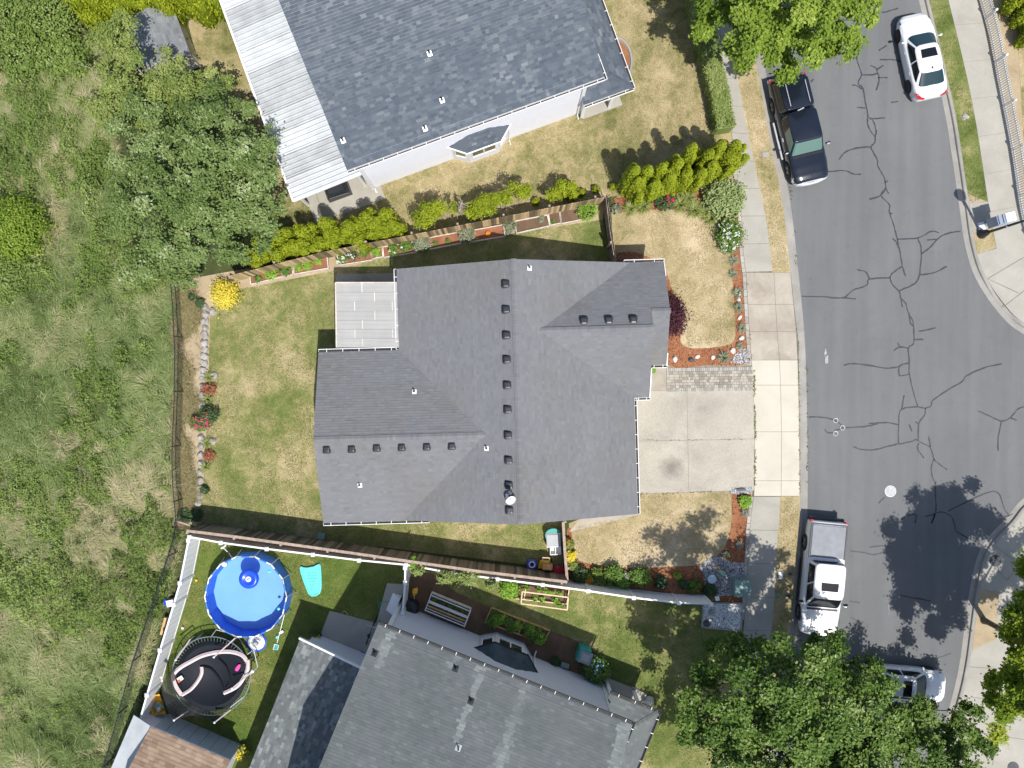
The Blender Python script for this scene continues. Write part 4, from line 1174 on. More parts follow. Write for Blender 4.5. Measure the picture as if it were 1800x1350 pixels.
# clear-roofed patio cover behind the bungalow
pat = empty("patio_cover", P(645, 550), "patio cover of milky corrugated panels behind the bungalow", "patio cover")
a0, a1 = P(590, 498, 2.35), P(700, 498, 2.5)
b0, b1 = P(592, 612, 2.35), P(702, 611, 2.5)
rows_n = 7
for r in range(rows_n):
    t0, t1 = r / rows_n, (r + 1) / rows_n
    cut = [0, 0.42, 1] if r % 2 == 0 else [0, 0.62, 1]
    if r % 3 == 2: cut = [0, 0.30, 0.9, 1]
    for c0, c1 in zip(cut[:-1], cut[1:]):
        q = [a0.lerp(b0, t0).lerp(a1.lerp(b1, t0), c0), a0.lerp(b0, t0).lerp(a1.lerp(b1, t0), c1), a0.lerp(b0, t1).lerp(a1.lerp(b1, t1), c1), a0.lerp(b0, t1).lerp(a1.lerp(b1, t1), c0)]
        mb = MB(); nn = 14
        pts = []
        for i in range(nn + 1):
            s = i / nn * 0.985 + 0.0075
            z = 0.012 * (i % 2) + 0.01 * r % 2
            pts += [q[0].lerp(q[3], s) + Vector((0.012, 0, z)), q[1].lerp(q[2], s) + Vector((-0.012, 0, z))]
        mb.add(pts, [(2 * i, 2 * i + 1, 2 * i + 3, 2 * i + 2) for i in range(nn)])
        mb.build("panel", M["corrugated_clear"], pat)
        if c1 < 1:
            mb = MB(); mb.bar(q[1] - Vector((0, 0, .015)), q[2] - Vector((0, 0, .015)), 0.05, 0.02); mb.build("batten", M["white"], pat)
for r in range(rows_n + 1):
    t = r / rows_n
    mb = MB(); mb.bar(a0.lerp(b0, t) - Vector((0, 0, .06)), a1.lerp(b1, t) - Vector((0, 0, .06)), 0.05, 0.09); mb.build("rafter", M["white"], pat)
mb = MB(); mb.bar(a0 + Vector((0, .02, -.01)), b0 + Vector((0, 0, -.01)), 0.07, 0.14); mb.bar(a0 + Vector((0, .03, .0)), a1 + Vector((0, .03, .0)), 0.06, 0.12); mb.build("edge_beam", M["bed_board"], pat)
for e in (a0, b0.lerp(a0, 0.06)):
    mb = MB(); mb.bar(Vector((e.x + .1, e.y - .05, 0)), Vector((e.x + .1, e.y - .05, e.z - .1)), 0.1, 0.1); mb.build("post", M["white"], pat)
MB().prism([P(*p)[:2] for p in [(590, 482), (705, 480), (705, 612), (592, 612)]], -0.05, 0.02).build("patio_slab", M["concrete"], pat)

# ---- the two neighbouring two-storey houses (same plan, mirrored) -----------
def neighbour(F, name, label, sh, siding, gut, lift0=0.006, tintf=None, light=0.0, gin="gut_in", tickmat="white", spread=0.2, bay_mat=None, wall_label=None):
    root = empty(name, F(6, 4), label, "house")
    E2, pit, RV = 5.5, 0.381, 7.4
    pl = (E2 + 0.35 * pit, 0.0, pit)
    up = [(-0.42, -0.32), (12.37, -0.32), (12.37, RV), (-0.42, RV)]
    zr = plane_z(pl, 0, RV)
    back = (zr + pit * RV, 0.0, -pit)
    upb = [(-0.42, RV), (12.37, RV), (12.37, 15.0), (-0.42, 15.0)]
    rf = roof_deck(F, [(up, pl), (upb, back)]).build("roof", M["white"], root)
    shingles(F, rf, up, pl, M[sh], rngs, expo=0.145, wmin=0.14, wmax=0.36, light=light, tintf=tintf, spread=spread, lift0=lift0)
    MB().slab([F(u, v, plane_z(back, u, v) + .004) for u, v in upb], 0.01).build("back_slope", M[sh], rf)
    # lower roof wrapping the outer corner
    E1 = 2.7
    lf = (E1 + 0.45 * pit, 0.0, pit); ls = (E1 + 14.15 * pit, -pit, 0.0)
    frontp = [(11.55, -0.45), (14.15, -0.45), (11.75, 1.95), (11.55, 1.95)]
    sidep = [(14.15, -0.45), (14.15, 13.0), (11.75, 13.0), (11.75, 1.95)]
    lr = roof_deck(F, [(frontp, lf), (sidep, ls)]).build("lower_roof", M["white"], root)
    shingles(F, lr, frontp, lf, M[sh], rngs, light=light, spread=spread, expo=0.15, wmax=0.42, lift0=lift0)
    shingles(F, lr, sidep, ls, M[sh], rngs, light=light, spread=spread, expo=0.15, wmax=0.42, lift0=lift0)
    ridge_cap(F, lr, (14.15, -0.45, E1), (11.75, 1.95, E1 + 2.4 * pit), M[sh], rngs)
    mb = MB()
    wall_block(F, mb, 0, 11.7, 0, 14.6, E2 - 0.02)
    wall_block(F, mb, 11.7, 13.8, 1.3, 12.6, E1 - 0.02)
    gable_fill(F, mb, [(0, 0, E2 - .1), (0, 14.6, E2 - .1), (0, RV, zr - 0.2)])
    gable_fill(F, mb, [(11.7, 0, E2 - .1), (11.7, 14.6, E2 - .1), (11.7, RV, zr - 0.2)])
    mb.build("wall", M[siding], root)
    # lap siding: shadow lines of the boards on the garden side
    k = 0
    z = 0.25
    while z < E2 - 0.1:
        for s0, s1 in (((0.02, 4.6), (7.6, 11.68)) if z < 2.3 else ((0.02, 11.68),)):
            mb = MB(); a, b, c, d = F(s0, -0.028, z), F(s1, -0.028, z), F(s1, -0.006, z + 0.3), F(s0, -0.006, z + 0.3)
            mb.add([a, b, c, d, F(s0, 0, z), F(s1, 0, z)], [(0, 1, 2, 3), (0, 4, 5, 1)]); mb.build("siding_board", M[siding], root)
        z += 0.3
    for uu in (11.68, 0.03):
        mb = MB(); mb.bar(F(uu, -0.02, 0), F(uu, -0.02, E2 - .1), 0.12, 0.1); mb.build("corner_board", M["white"], root)
    # bay window
    bay = MB(); fp = [(4.6, 0.0), (5.36, -0.50), (6.96, -0.50), (7.6, 0.0)]
    bay.prism([F(*p)[:2] for p in fp], 0.0, 2.42)
    bo = bay.build("bay", M[siding], root)
    eave = [(4.40, 0.0), (5.24, -0.66), (7.08, -0.66), (7.84, 0.0)]
    top = [(5.6, -0.002, 3.25), (6.6, -0.002, 3.25)]
    ze = 2.42
    br = MB()
    e3 = [F(u, v, ze) for u, v in eave]; t3 = [F(*p) for p in top]
    br.add(e3 + t3, [(0, 1, 4), (1, 2, 5, 4), (2, 3, 5), (0, 3, 2, 1)])
    bro = br.build("bay_roof", M[bay_mat or sh], root)
    for a, b in zip(e3[:-1], e3[1:]):
        mb = MB(); mb.bar(a + Vector((0, 0, -.01)), b + Vector((0, 0, -.01)), 0.06, 0.09); mb.build("bay_gutter", M[gut], bro)
    if not bay_mat:
        g = 0.83 / 0.66
        shingles(F, bro, [(5.24, -0.66), (7.08, -0.66), (6.6, -0.01), (5.6, -0.01)], (ze + 0.66 * g, 0, g), M[sh], rngs, light=light, spread=spread)
    window(F, bo, 5.52, 6.82, -0.50, 0.95, 2.05, -1)
    # slanted bay windows
    for p, q in (((4.68, -0.06), (5.28, -0.45)), ((7.04, -0.44), (7.52, -0.07))):
        A, B = F(*p), F(*q); nrm = (F((p[0] + q[0]) / 2, -1) - F((p[0] + q[0]) / 2, 0)).normalized() * 0.03
        mb = MB()
        for za, zb, s0, s1 in ((0.95, 0.95, .1, .9), (2.05, 2.05, .1, .9), (.95, 2.05, .1, .1), (.95, 2.05, .9, .9)):
            mb.bar(A.lerp(B, s0) + nrm + Vector((0, 0, za)), A.lerp(B, s1) + nrm + Vector((0, 0, zb)), 0.06, 0.06)
        w = mb.build("window", M["white"], bo)
        mb = MB(); mb.add([A.lerp(B, .1) + nrm * .7 + Vector((0, 0, .95)), A.lerp(B, .9) + nrm * .7 + Vector((0, 0, .95)), A.lerp(B, .9) + nrm * .7 + Vector((0, 0, 2.05)), A.lerp(B, .1) + nrm * .7 + Vector((0, 0, 2.05))], [(0, 1, 2, 3)]); mb.build("pane", M["glass"], w)
    # gutters and downspouts
    gutter(F, rf, (-0.42, -0.34), (12.37, -0.34), E2 - 0.06, (0, -1), (gut, gin), tickmat=tickmat, tick=0.68)
    gutter(F, rf, (12.39, -0.44), (12.39, 0.8), E2 - 0.06, (1, 0), (gut, gin), tickmat=tickmat, w=0.10)
    gutter(F, lr, (11.55, -0.47), (14.2, -0.47), E1 - 0.06, (0, -1), (gut, gin), tickmat=tickmat)
    gutter(F, lr, (14.17, -0.5), (14.17, 13.0), E1 - 0.06, (1, 0), (gut, gin), tickmat=tickmat)
    for u, zt in ((0.12, E2), (11.55, E2)):
        mb = MB(); mb.tube([F(u, -0.38, zt - .15), F(u, -0.30, zt - .3), F(u, -0.08, zt - .55), F(u, -0.08, 0.15), F(u, -0.3, 0.05)], 0.045, 6); mb.build("downspout", M["white"], root)
    mb = MB(); mb.tube([F(7.7, -0.08, 2.35), F(7.7, -0.08, 0.12), F(7.7, -0.35, 0.05)], 0.04, 6); mb.build("downspout", M["white"], root)
    # porch under the lower roof
    MB().prism([F(*p)[:2] for p in [(11.75, -0.4), (14.0, -0.4), (14.0, 1.3), (11.75, 1.3)]], 0.0, 0.12).build("porch_floor", M["concrete"], root)
    for u in (11.75, 13.3):
        mb = MB(); mb.bar(F(u, -0.25, 0.1), F(u, -0.25, E1 - .1), 0.16, 0.16); mb.build("porch_post", M["white"], root)
    return root, rf, pl

NF = Frame((-7.42, 10.42), math.radians(20.0), 1)
nh, nroof, npl = neighbour(NF, "two_storey_house", "white two storey house with mottled blue grey shingle roof", "sh_north", "siding_n", "white", light=0.24, spread=0.12)
SF = Frame((-6.0, -11.70), math.radians(-21.5), -1)
def south_streak(u, v):
    t = 0.0
    if abs(u - 4.95) < 0.17 and v < 3.0: t += 0.38
    if abs(u - 7.18) < 0.34: t += 0.34 * (1 - abs(u - 7.18) / 0.5)
    if abs(u - 3.6) < 0.14 and v < 0.5: t += 0.3
    if abs(u - 0.45) < 0.2 and v < 1.4: t += 0.3
    if u > 11.9: t += 0.4
    return t - 0.05
sh_, sroof, spl = neighbour(SF, "two_storey_house", "pale two storey house with streaked weathered grey roof and black gutters", "sh_south", "siding_s", "black", tintf=south_streak, spread=0.08, bay_mat="bay_metal")

def roof_pt(F, pl, x, y):
    """plan mark on a roof plane: solve for the height"""
    h = 6.5
    for _ in range(8):
        p = P(x, y, h) - F.O; u, v = p.dot(F.e1), p.dot(F.e2); h = plane_z(pl, u, v)
    return u, v, h
for x, y in ((755, 94), (777, 176), (747, 226), (603, 247)):
    pipe_vent(NF, nroof, *roof_pt(NF, npl, x, y), flash="steel", s=0.2, tilt=(-.13, .36))
for x, y, f in ((659, 1147, "dark_metal"), (801, 1174, "dark_metal"), (828, 1231, "dark_metal"), (806, 1313, "steel")):
    pipe_vent(SF, sroof, *roof_pt(SF, spl, x, y), flash=f, s=0.26, tilt=(-.14, -.35))

# ribbed metal patio roof of the north house
pc = empty("metal_patio_cover", NF(-1.9, 5), "long ribbed white metal patio cover along the north house", "patio cover")
zl, zh = 2.55, 3.0
for k in range(11):
    v0 = 0.12 + k * 1.12
    mb = MB(); pts = []
    nn = 18
    for i in range(nn + 1):
        v = v0 + 1.11 * i / nn
        z = 0.06 * (1 if i % 4 == 1 else 0) + (0.008 if i % 4 == 3 else 0)
        pts += [NF(-3.72, v, zl + z), NF(0.02, v, zh + z)]
    mb.add(pts, [(2 * i, 2 * i + 1, 2 * i + 3, 2 * i + 2) for i in range(nn)], random.random())
    mb.build("roof_panel", M["patio_metal"], pc)
    for b in range(4):
        pass
mb = MB(); mb.bar(NF(-3.78, 0.05, zl - .03), NF(-3.78, 12.4, zl - .03), 0.10, 0.12); mb.build("gutter", M["white"], pc)
mb = MB(); mb.bar(NF(-3.75, 0.06, zl - .03), NF(0.0, 0.06, zh - .03), 0.09, 0.14); mb.build("end_beam", M["white"], pc)
for u, v in ((-3.5, 0.3), (-3.5, 4), (-3.5, 8), (-0.3, 0.3)):
    mb = MB(); mb.bar(NF(u, v, 0), NF(u, v, zl + (u + 3.7) * .12 - .05), 0.12, 0.12); mb.build("post", M["white"], pc)
mbs = MB()
for a, b in (((-3.5, -0.75), (-2.95, 0.5)), ((-2.93, -0.75), (0.45, 0.5))):
    mbs.prism([NF(a[0], a[1])[:2], NF(b[0], a[1])[:2], NF(b[0], 12)[:2], NF(a[0], 12)[:2]], -0.05, 0.03)
mbs.build("patio_slab", M["concrete"], pc)
gc = NF(-1.75, 0.35, 0)
gr_ = empty("covered_grill", gc, "black covered grill under the north metal patio cover", "grill")
mb = MB(); vs = []
for z, w, d in ((0.05, 1.3, .62), (0.7, 1.25, .6), (0.95, 1.05, .5), (1.1, .8, .36)):
    for sx, sy in ((-1, -1), (1, -1), (1, 1), (-1, 1)):
        p = gc + NF.e1 * (sx * w / 2) + NF.e2 * (sy * d / 2); vs.append((p.x, p.y, z))
mb.add(vs, [(r * 4 + i, r * 4 + (i + 1) % 4, r * 4 + 4 + (i + 1) % 4, r * 4 + 4 + i) for r in range(3) for i in range(4)] + [(12, 13, 14, 15)])
mb.build("cover", M["dark_metal"], gr_)
mb = MB(); mb.tube([gc + NF.e2 * -.3 + NF.e1 * -.5 + Vector((0, 0, .75)), gc + NF.e2 * -.33 + NF.e1 * .5 + Vector((0, 0, .75))], 0.03); mb.build("handle", M["dark_metal"], gr_)

# low extension roof of the south house
ext = empty("patio_extension", SF(-2, 7), "single storey extension with light grey shingles beside the south house", "extension")
epl = (2.70 + 3.9 * 0.2, 0.2, 0.0)
ep = [(-3.9, 2.7), (-0.02, 2.7), (-0.02, 13.5), (-3.9, 13.5)]
er = roof_deck(SF, [(ep, epl)]).build("roof", M["white"], ext)
shingles(SF, er, ep, epl, M["sh_south"], rngs, spread=0.16, light=0.25, expo=0.16)
mb = MB(); mb.bar(SF(-3.95, 2.66, 2.66), SF(-0.02, 2.66, 3.44), 0.09, 0.16); mb.build("fascia", M["white"], er)
mb = MB(); wall_block(SF, mb, -3.6, -0.02, 3.1, 13.2, 2.65); mb.build("wall", M["siding_s"], ext)
sp = MB()
sp.prism([SF(*p)[:2] for p in [(-3.3, 1.7), (0, 1.3), (0, 3.1), (-3.3, 3.1)]], -0.05, 0.10)
sp.prism([SF(*p)[:2] for p in [(-1.0, -0.8), (-0.02, -1.1), (-0.02, 1.3), (-0.75, 1.4)]], -0.05, 0.16)
sp.build("patio_slab", M["concrete"], ext)
st = MB()
for k in range(3):
    st.prism([SF(*p)[:2] for p in [(-.52 + .16 * k, -0.45), (-.36 + .16 * k, -0.5), (-.36 + .16 * k, 0.5), (-.52 + .16 * k, 0.5)]], 0, 0.3 + .18 * k)
st.build("steps", M["white"], ext)

# ------------------------------------------------------------------ fences
def board_mesh(w, th, h, mat):
    me = bpy.data.meshes.new("board")
    x, y = w / 2, th / 2; c = w * 0.28
    prof = [(-x, 0), (x, 0), (x, h - c), (x - c, h), (-x + c, h), (-x, h - c)]
    vs = [(a, -y, z) for a, z in prof] + [(a, y, z) for a, z in prof]
    n = 6
    me.from_pydata(vs, [], [tuple(range(n)), tuple(range(n, 2 * n))[::-1]] + [(i, n + i, n + (i + 1) % n, (i + 1) % n) for i in range(n)])
    me.materials.append(mat)
    return me

def along(line, step):
    out = []; acc = 0.0
    for a, b in zip(line[:-1], line[1:]):
        L = (b - a).length; t = acc
        while t < L:
            out.append((a.lerp(b, t / L), math.atan2(b.y - a.y, b.x - a.x))); t += step
        acc = t - L
    return out

def board_fence(name, label, tops, h, mat, bw=0.145, rail_side=1, post_step=2.4, top_rail=None, lean=0.0, rails=True):
    line = [Vector((p.x, p.y, 0)) for p in (P(x, y, h) for x, y in tops)]
    root = empty(name, line[0], label, "fence")
    me = board_mesh(bw - 0.002, 0.02, h - 0.05, M[mat])
    for p, a in along(line, bw):
        link("board", me, root, p + Vector((0, 0, 0.03 + random.uniform(-.015, .02))), (random.gauss(0, 0.004) + lean, random.gauss(0, 0.003), a + random.gauss(0, 0.008)))
    for a, b in zip(line[:-1], line[1:]):
        d = (b - a).normalized(); n = Vector((-d.y, d.x, 0)) * rail_side * 0.05
        if rails:
            for z in (0.35, h * 0.55, h - 0.28):
                mb = MB(); mb.bar(a + n + Vector((0, 0, z)), b + n + Vector((0, 0, z)), 0.045, 0.09); mb.build("rail", M["wood_rail"], root)
        if top_rail:
            mb = MB(); mb.bar(a + Vector((0, 0, h)), b + Vector((0, 0, h)), 0.14, 0.04); mb.build("top_rail", M[top_rail], root)
    for p, a in along(line, post_step):
        n = Vector((-math.sin(a), math.cos(a), 0)) * rail_side * 0.12
        mb = MB(); mb.box(p + n + Vector((0, 0, h * 0.5 - 0.05)), (0.1, 0.1, h - 0.02), a); mb.build("post", M["wood_rail"], root)
    return root

board_fence("wood_fence", "weathered tan cedar fence behind the raised garden beds", [(402, 485), (572, 442), (715, 414.5), (800, 398), (937, 371), (1064, 346)], 1.8, "wood_light", rail_side=1)
board_fence("wood_fence", "grey brown cedar fence south of the bungalow beside the white vinyl fence", [(328, 933), (417, 944), (540, 961), (680, 981), (839, 1004), (997, 1023)], 2.2, "wood_dark", rail_side=-1, top_rail="wood_rail", rails=False)
board_fence("wood_gate", "dark cedar gate fence from the garden beds to the bungalow", [(1068, 343), (1074, 395), (1084, 460)], 1.8, "wood_dark", rail_side=-1)
board_fence("wood_gate", "narrow cedar gate beside the red lidded bin south of the bungalow", [(990, 918), (993, 970), (997, 1020)], 1.7, "wood_dark", rail_side=1, top_rail="wood_rail")
g0 = [P(1056, 352), P(1066, 345), P(1072, 372)]
lt = empty("lattice_panel", g0[0], "small cedar lattice panel in the corner by the dark gate", "lattice")
for k in range(6):
    mb = MB(); a = P(1062 + k * 1.2, 352 + k * 4, 0.1); mb.bar(a, a + Vector((0.15, 0.0, 1.5)), 0.04, 0.02); mb.build("slat", M["wood_dark"], lt)
    mb = MB(); a = P(1060 + k * 2.2, 352 + k * 15, 0.3); mb.bar(a, a + Vector((0.12, -0.42, 1.2)), 0.07, 0.03); mb.build("brace", M["wood_rail"], lt)

def vinyl_fence(label, posts, h=1.83):
    pts = [Vector((p.x, p.y, 0)) for p in (P(x, y, h) for x, y in posts)]
    root = empty("vinyl_fence", pts[0], label, "fence")
    for a, b in zip(pts[:-1], pts[1:]):
        mb = MB(); up = lambda z: Vector((0, 0, z))
        mb.bar(a + up((h - .12) / 2), b + up((h - .12) / 2), 0.03, h - 0.3)
        pan = mb.build("panel", M["vinyl"], root)
        mb = MB(); mb.bar(a + up(h - .07), b + up(h - .07), 0.085, 0.11); mb.build("top_rail", M["vinyl"], root)
        mb = MB(); mb.bar(a + up(.1), b + up(.1), 0.06, 0.12); mb.build("bottom_rail", M["vinyl"], root)
        L = (b - a).length; d = (b - a).normalized(); n = Vector((-d.y, d.x, 0)) * 0.0165
        k = int(L / 0.3)
        for i in range(1, k):
            for s in (-1, 1):
                mb = MB(); p = a + d * (L * i / k) + n * s; mb.bar(p + up(.2), p + up(h - .14), 0.012, 0.008); mb.build("board_seam", M["vinyl"], pan)
    for p in pts:
        mb = MB(); mb.box(p + Vector((0, 0, h / 2)), (0.13, 0.13, h), 0.1)
        po = mb.build("post", M["vinyl"], root)
        mb = MB(); z = h; s = 0.10
        mb.add([(p.x - s, p.y - s, z), (p.x + s, p.y - s, z), (p.x + s, p.y + s, z), (p.x - s, p.y + s, z), (p.x - s, p.y - s, z + .03), (p.x + s, p.y - s, z + .03), (p.x + s, p.y + s, z + .03), (p.x - s, p.y + s, z + .03), (p.x, p.y, z + .09)],
               [(0, 1, 5, 4), (1, 2, 6, 5), (2, 3, 7, 6), (3, 0, 4, 7), (4, 5, 8), (5, 6, 8), (6, 7, 8), (7, 4, 8), (3, 2, 1, 0)])
        mb.build("post_cap", M["vinyl"], po)
    return root
vinyl_fence("long white vinyl fence from the pool corner to the front gravel bed", [(333, 944), (388, 954), (469, 965), (550, 975), (631, 985), (714, 993), (792, 1007), (874, 1018), (954, 1028), (1034, 1039), (1114, 1051), (1193, 1060), (1250, 1062)])
vinyl_fence("white vinyl fence beside the meadow, running down to the brown roofed shed", [(331, 950), (316, 1025), (305, 1063), (281, 1143), (258, 1222), (243, 1275)])
vinyl_fence("short white vinyl fence from the long fence to the south house corner", [(712, 998), (712, 1024), (707, 1080)])

# white picket railing on the corner
prl = smooth_line(pp([(1690, -120), (1721, 0), (1739, 66), (1754, 145), (1766, 205), (1780, 280), (1791, 357), (1800, 400), (1812, 440)]), 3)
pk = empty("picket_railing", prl[0], "white metal picket railing beside the corner sidewalk", "railing")
me = bpy.data.meshes.new("picket"); tmp = MB(); tmp.box((0, 0, 0.5), (0.055, 0.04, 0.96)); tmp.add([(-.0275, -.02, .98), (.0275, -.02, .98), (.0275, .02, .98), (-.0275, .02, .98), (0, 0, 1.06)], [(0, 1, 4), (1, 2, 4), (2, 3, 4), (3, 0, 4)])
me.from_pydata(tmp.v, [], tmp.f); me.materials.append(M["white"])
for p, a in along(prl, 0.125):
    link("picket", me, pk, p, (0, 0, a))
for z in (0.2, 0.82):
    for a, b in zip(prl[:-1], prl[1:]):
        mb = MB(); mb.bar(a + Vector((0, 0, z)), b + Vector((0, 0, z)), 0.05, 0.05); mb.build("rail", M["white"], pk)
for p, a in along(prl, 2.4):
    mb = MB(); mb.box(p + Vector((0, 0, .55)), (0.075, 0.075, 1.1), a); mb.lathe(p + Vector((0, 0, 1.1)), [(0.05, 0), (0.075, .03), (.075, .07), (.04, .12), (0.005, .14)], 10); mb.build("post", M["white"], pk)

# black chain-link fence along the meadow
cl_line = [Vector((p.x, p.y, 0)) for p in (P(x, y, 1.4) for x, y in [(300, 494), (304, 555), (307, 620), (306, 700), (302, 800), (303, 850), (309, 915), (300, 965), (262, 1080), (225, 1190), (190, 1320), (160, 1420)])]
cf = empty("chain_link_fence", cl_line[0], "black chain link fence between the meadow and the back yards", "fence")
mb = MB()
for a, b in zip(cl_line[:-1], cl_line[1:]):
    m2 = MB(); m2.tube([a + Vector((0, 0, 1.4)), b + Vector((0, 0, 1.4))], 0.025, 6); m2.build("top_rail", M["dark_metal"], cf)
    L = (b - a).length; d = (b - a).normalized(); s = -1.3
    while s < L:
        for sg in (1, -1):
            t0, t1 = (s, s + 1.3) if sg > 0 else (s + 1.3, s)
            z0, z1 = 0.05, 1.38
            lo, hi = min(t0, t1), max(t0, t1)
            c0, c1 = max(lo, 0), min(hi, L)
            if c1 - c0 > 0.05:
                f = lambda t: z0 + (z1 - z0) * (t - t0) / (t1 - t0)
                mb.bar(a + d * c0 + Vector((0, 0, f(c0))), a + d * c1 + Vector((0, 0, f(c1))), 0.0032, 0.0032)
        s += 0.085
mb.build("wire_mesh", M["dark_metal"], cf, kind="stuff")
for p, a in along(cl_line, 2.85):
    m2 = MB(); m2.tube([p, p + Vector((0, 0, 1.46))], 0.032, 8); m2.build("post", M["dark_metal"], cf)
wr = board_fence  # end board between the two fences
tag(MB().bar(P(302, 498, 0.9), P(352, 486, 0.9), 0.09, 0.09).build("fence_beam", M["wood_rail"]), "single weathered timber beam closing the north end of the chain link fence", "beam")
tag(MB().bar(P(310, 916, 0.9), P(336, 924, 0.9), 0.09, 0.09).build("fence_beam", M["wood_rail"]), "single weathered timber beam closing the south end of the chain link fence", "beam")

# ------------------------------------------------------------------ vehicles
def interp_s(xs, ys, x):
    """monotone smooth interpolation"""
    xs = np.asarray(xs, float); ys = np.asarray(ys, float)
    i = np.clip(np.searchsorted(xs, x) - 1, 0, len(xs) - 2)
    t = np.clip((x - xs[i]) / (xs[i + 1] - xs[i]), 0, 1)
    t = t * t * (3 - 2 * t) * 0.55 + t * 0.45
    return ys[i] + (ys[i + 1] - ys[i]) * t

def car_body(mb, st, wheels, R, zc, n=64):
    """st rows: x, half width, shoulder z, deck z, bottom z"""
    st = np.array(st, float)
    xs = np.linspace(st[0, 0], st[-1, 0], n)
    xs = np.unique(np.concatenate([xs] + [np.linspace(w - R * 1.02, w + R * 1.02, 15) for w in wheels] + [st[:3, 0], st[-3:, 0]]))
    ring = []
    for x in xs:
        w, zs, zt, zb = (interp_s(st[:, 0], st[:, k], x) for k in (1, 2, 3, 4))
        zb0 = zb
        for xw in wheels:
            if abs(x - xw) < R: zb = max(zb, zc + math.sqrt(R * R - (x - xw) ** 2))
        zb = min(zb, zs - 0.1)
        h = [(0, zb0 + 0.02), (w * .78, max(zb0 + .02, zb)), (w * .965, zb), (w * .995, zb + .25 * (zs - zb)), (w, zb + .6 * (zs - zb)), (w * .985, zs - .05), (w * .945, zs), (w * .86, zs + (zt - zs) * .55), (w * .55, zs + (zt - zs) * .92), (0, zt)]
        ring.append([(x, y, z) for y, z in h] + [(x, -y, z) for y, z in h[-2:0:-1]])
    m = len(ring[0])
    vs = [p for r in ring for p in r]
    fs = [(i * m + k, i * m + (k + 1) % m, (i + 1) * m + (k + 1) % m, (i + 1) * m + k) for i in range(len(ring) - 1) for k in range(m)]
    fs += [tuple(range(m))[::-1], tuple((len(ring) - 1) * m + k for k in range(m))]
    return mb.add(vs, fs)

class Cabin:
    def __init__(s, xb, wb, zb, xt, wt, zt, crown=0.05, n=6.0, bow=0.04):
        s.__dict__.update(locals())
    def pt(s, a, t, off=0.0):
        tt = t
        xr = s.xb[0] + (s.xt[0] - s.xb[0]) * tt; xf = s.xb[1] + (s.xt[1] - s.xb[1]) * tt
        hy = s.wb + (s.wt - s.wb) * tt + s.bow * math.sin(math.pi * tt) * 0.5
        cx, hx = (xr + xf) / 2, (xf - xr) / 2
        c, si = math.cos(a), math.sin(a); e = 2 / s.n
        x = math.copysign(abs(c) ** e, c) * (hx + off); y = math.copysign(abs(si) ** e, si) * (hy + off)
        return Vector((cx + x, y, s.zb + (s.zt - s.zb) * tt + off * 0.5))
    def shell(s, mb, na=64, ntt=6):
        vs, fs = [], []
        for i in range(ntt + 1):
            for k in range(na): vs.append(s.pt(2 * math.pi * k / na, i / ntt))
        top = [s.pt(2 * math.pi * k / na, 1.0) for k in range(na)]
        cx = (s.xt[0] + s.xt[1]) / 2
        caps = (0.97, 0.9, 0.7, 0.4, 0.12)
        for q in caps:
            for p in top: vs.append(Vector((cx + (p.x - cx) * q, p.y * q, s.zt + s.crown * (1 - q * q))))
        R = ntt + 1 + len(caps)
        fs = [(i * na + k, i * na + (k + 1) % na, (i + 1) * na + (k + 1) % na, (i + 1) * na + k) for i in range(R - 1) for k in range(na)]
        fs.append(tuple((R - 1) * na + k for k in range(na)))
        return mb.add(vs, fs)
    def pane(s, a0, a1, t0, t1, off=0.006, na=18, ntt=6):
        mb = MB(); vs = []
        for i in range(ntt + 1):
            for k in range(na + 1): vs.append(s.pt(a0 + (a1 - a0) * k / na, t0 + (t1 - t0) * i / ntt, off))
        return mb.add(vs, [(i * (na + 1) + k, i * (na + 1) + k + 1, (i + 1) * (na + 1) + k + 1, (i + 1) * (na + 1) + k) for i in range(ntt) for k in range(na)])
    def ang(s, fx):
        """angle on the side at which x is the fraction fx (-1 rear .. 1 front) of the half length"""
        c = math.copysign(abs(fx) ** (s.n / 2), fx)
        return math.acos(max(-1, min(1, c)))

def wheel(root, x, y, r, w, rim="steel", spokes=5, rimr=0.66):
    sgn = 1 if y > 0 else -1
    mb = MB(); mb.lathe((x, y - sgn * w, r), [(r * .6, 0), (r * .93, 0), (r, w * .2), (r, w * .8), (r * .93, w), (r * .68, w)], 28, axis=(0, sgn, 0))
    wo = mb.build("wheel", M["black"], root, smooth=True)
    mb = MB(); mb.lathe((x, y - sgn * .05, r), [(r * rimr, 0.0), (r * rimr, 0.04), (r * (rimr - .07), 0.03), (r * (rimr - .1), 0.0)], 28, axis=(0, sgn, 0))
    mb.lathe((x, y - sgn * .05, r), [(r * .2, 0.0), (r * .18, 0.035), (0.01, .04)], 12, axis=(0, sgn, 0))
    for k in range(spokes):
        a = 2 * math.pi * k / spokes + 0.3
        mb.bar((x + r * .1 * math.cos(a), y - sgn * .03, r + r * .1 * math.sin(a)), (x + r * (rimr - .05) * math.cos(a), y - sgn * .03, r + r * (rimr - .05) * math.sin(a)), r * 0.17, 0.03)
    mb.build("rim", M[rim], wo)
    return wo

def mirror(root, x, y, z, mat, sgn):
    mb = MB(); mb.rock((x, y, z), (0.07, 0.11, 0.09), 3, 8, 6); mb.bar((x, y - sgn * .16, z + .0), (x, y, z + .03), 0.06, 0.05)
    m = mb.build("mirror", M[mat], root, smooth=True)
    return m

def lamp(root, name, pts, mat):
    mb = MB(); mb.add(pts, [tuple(range(len(pts)))]); return mb.build(name, M[mat], root)

def bent_patch(mb, rows):
    k = len(rows[0]); vs = [p for r in rows for p in r]
    return mb.add(vs, [(i * k + j, i * k + j + 1, (i + 1) * k + j + 1, (i + 1) * k + j) for i in range(len(rows) - 1) for j in range(k - 1)])

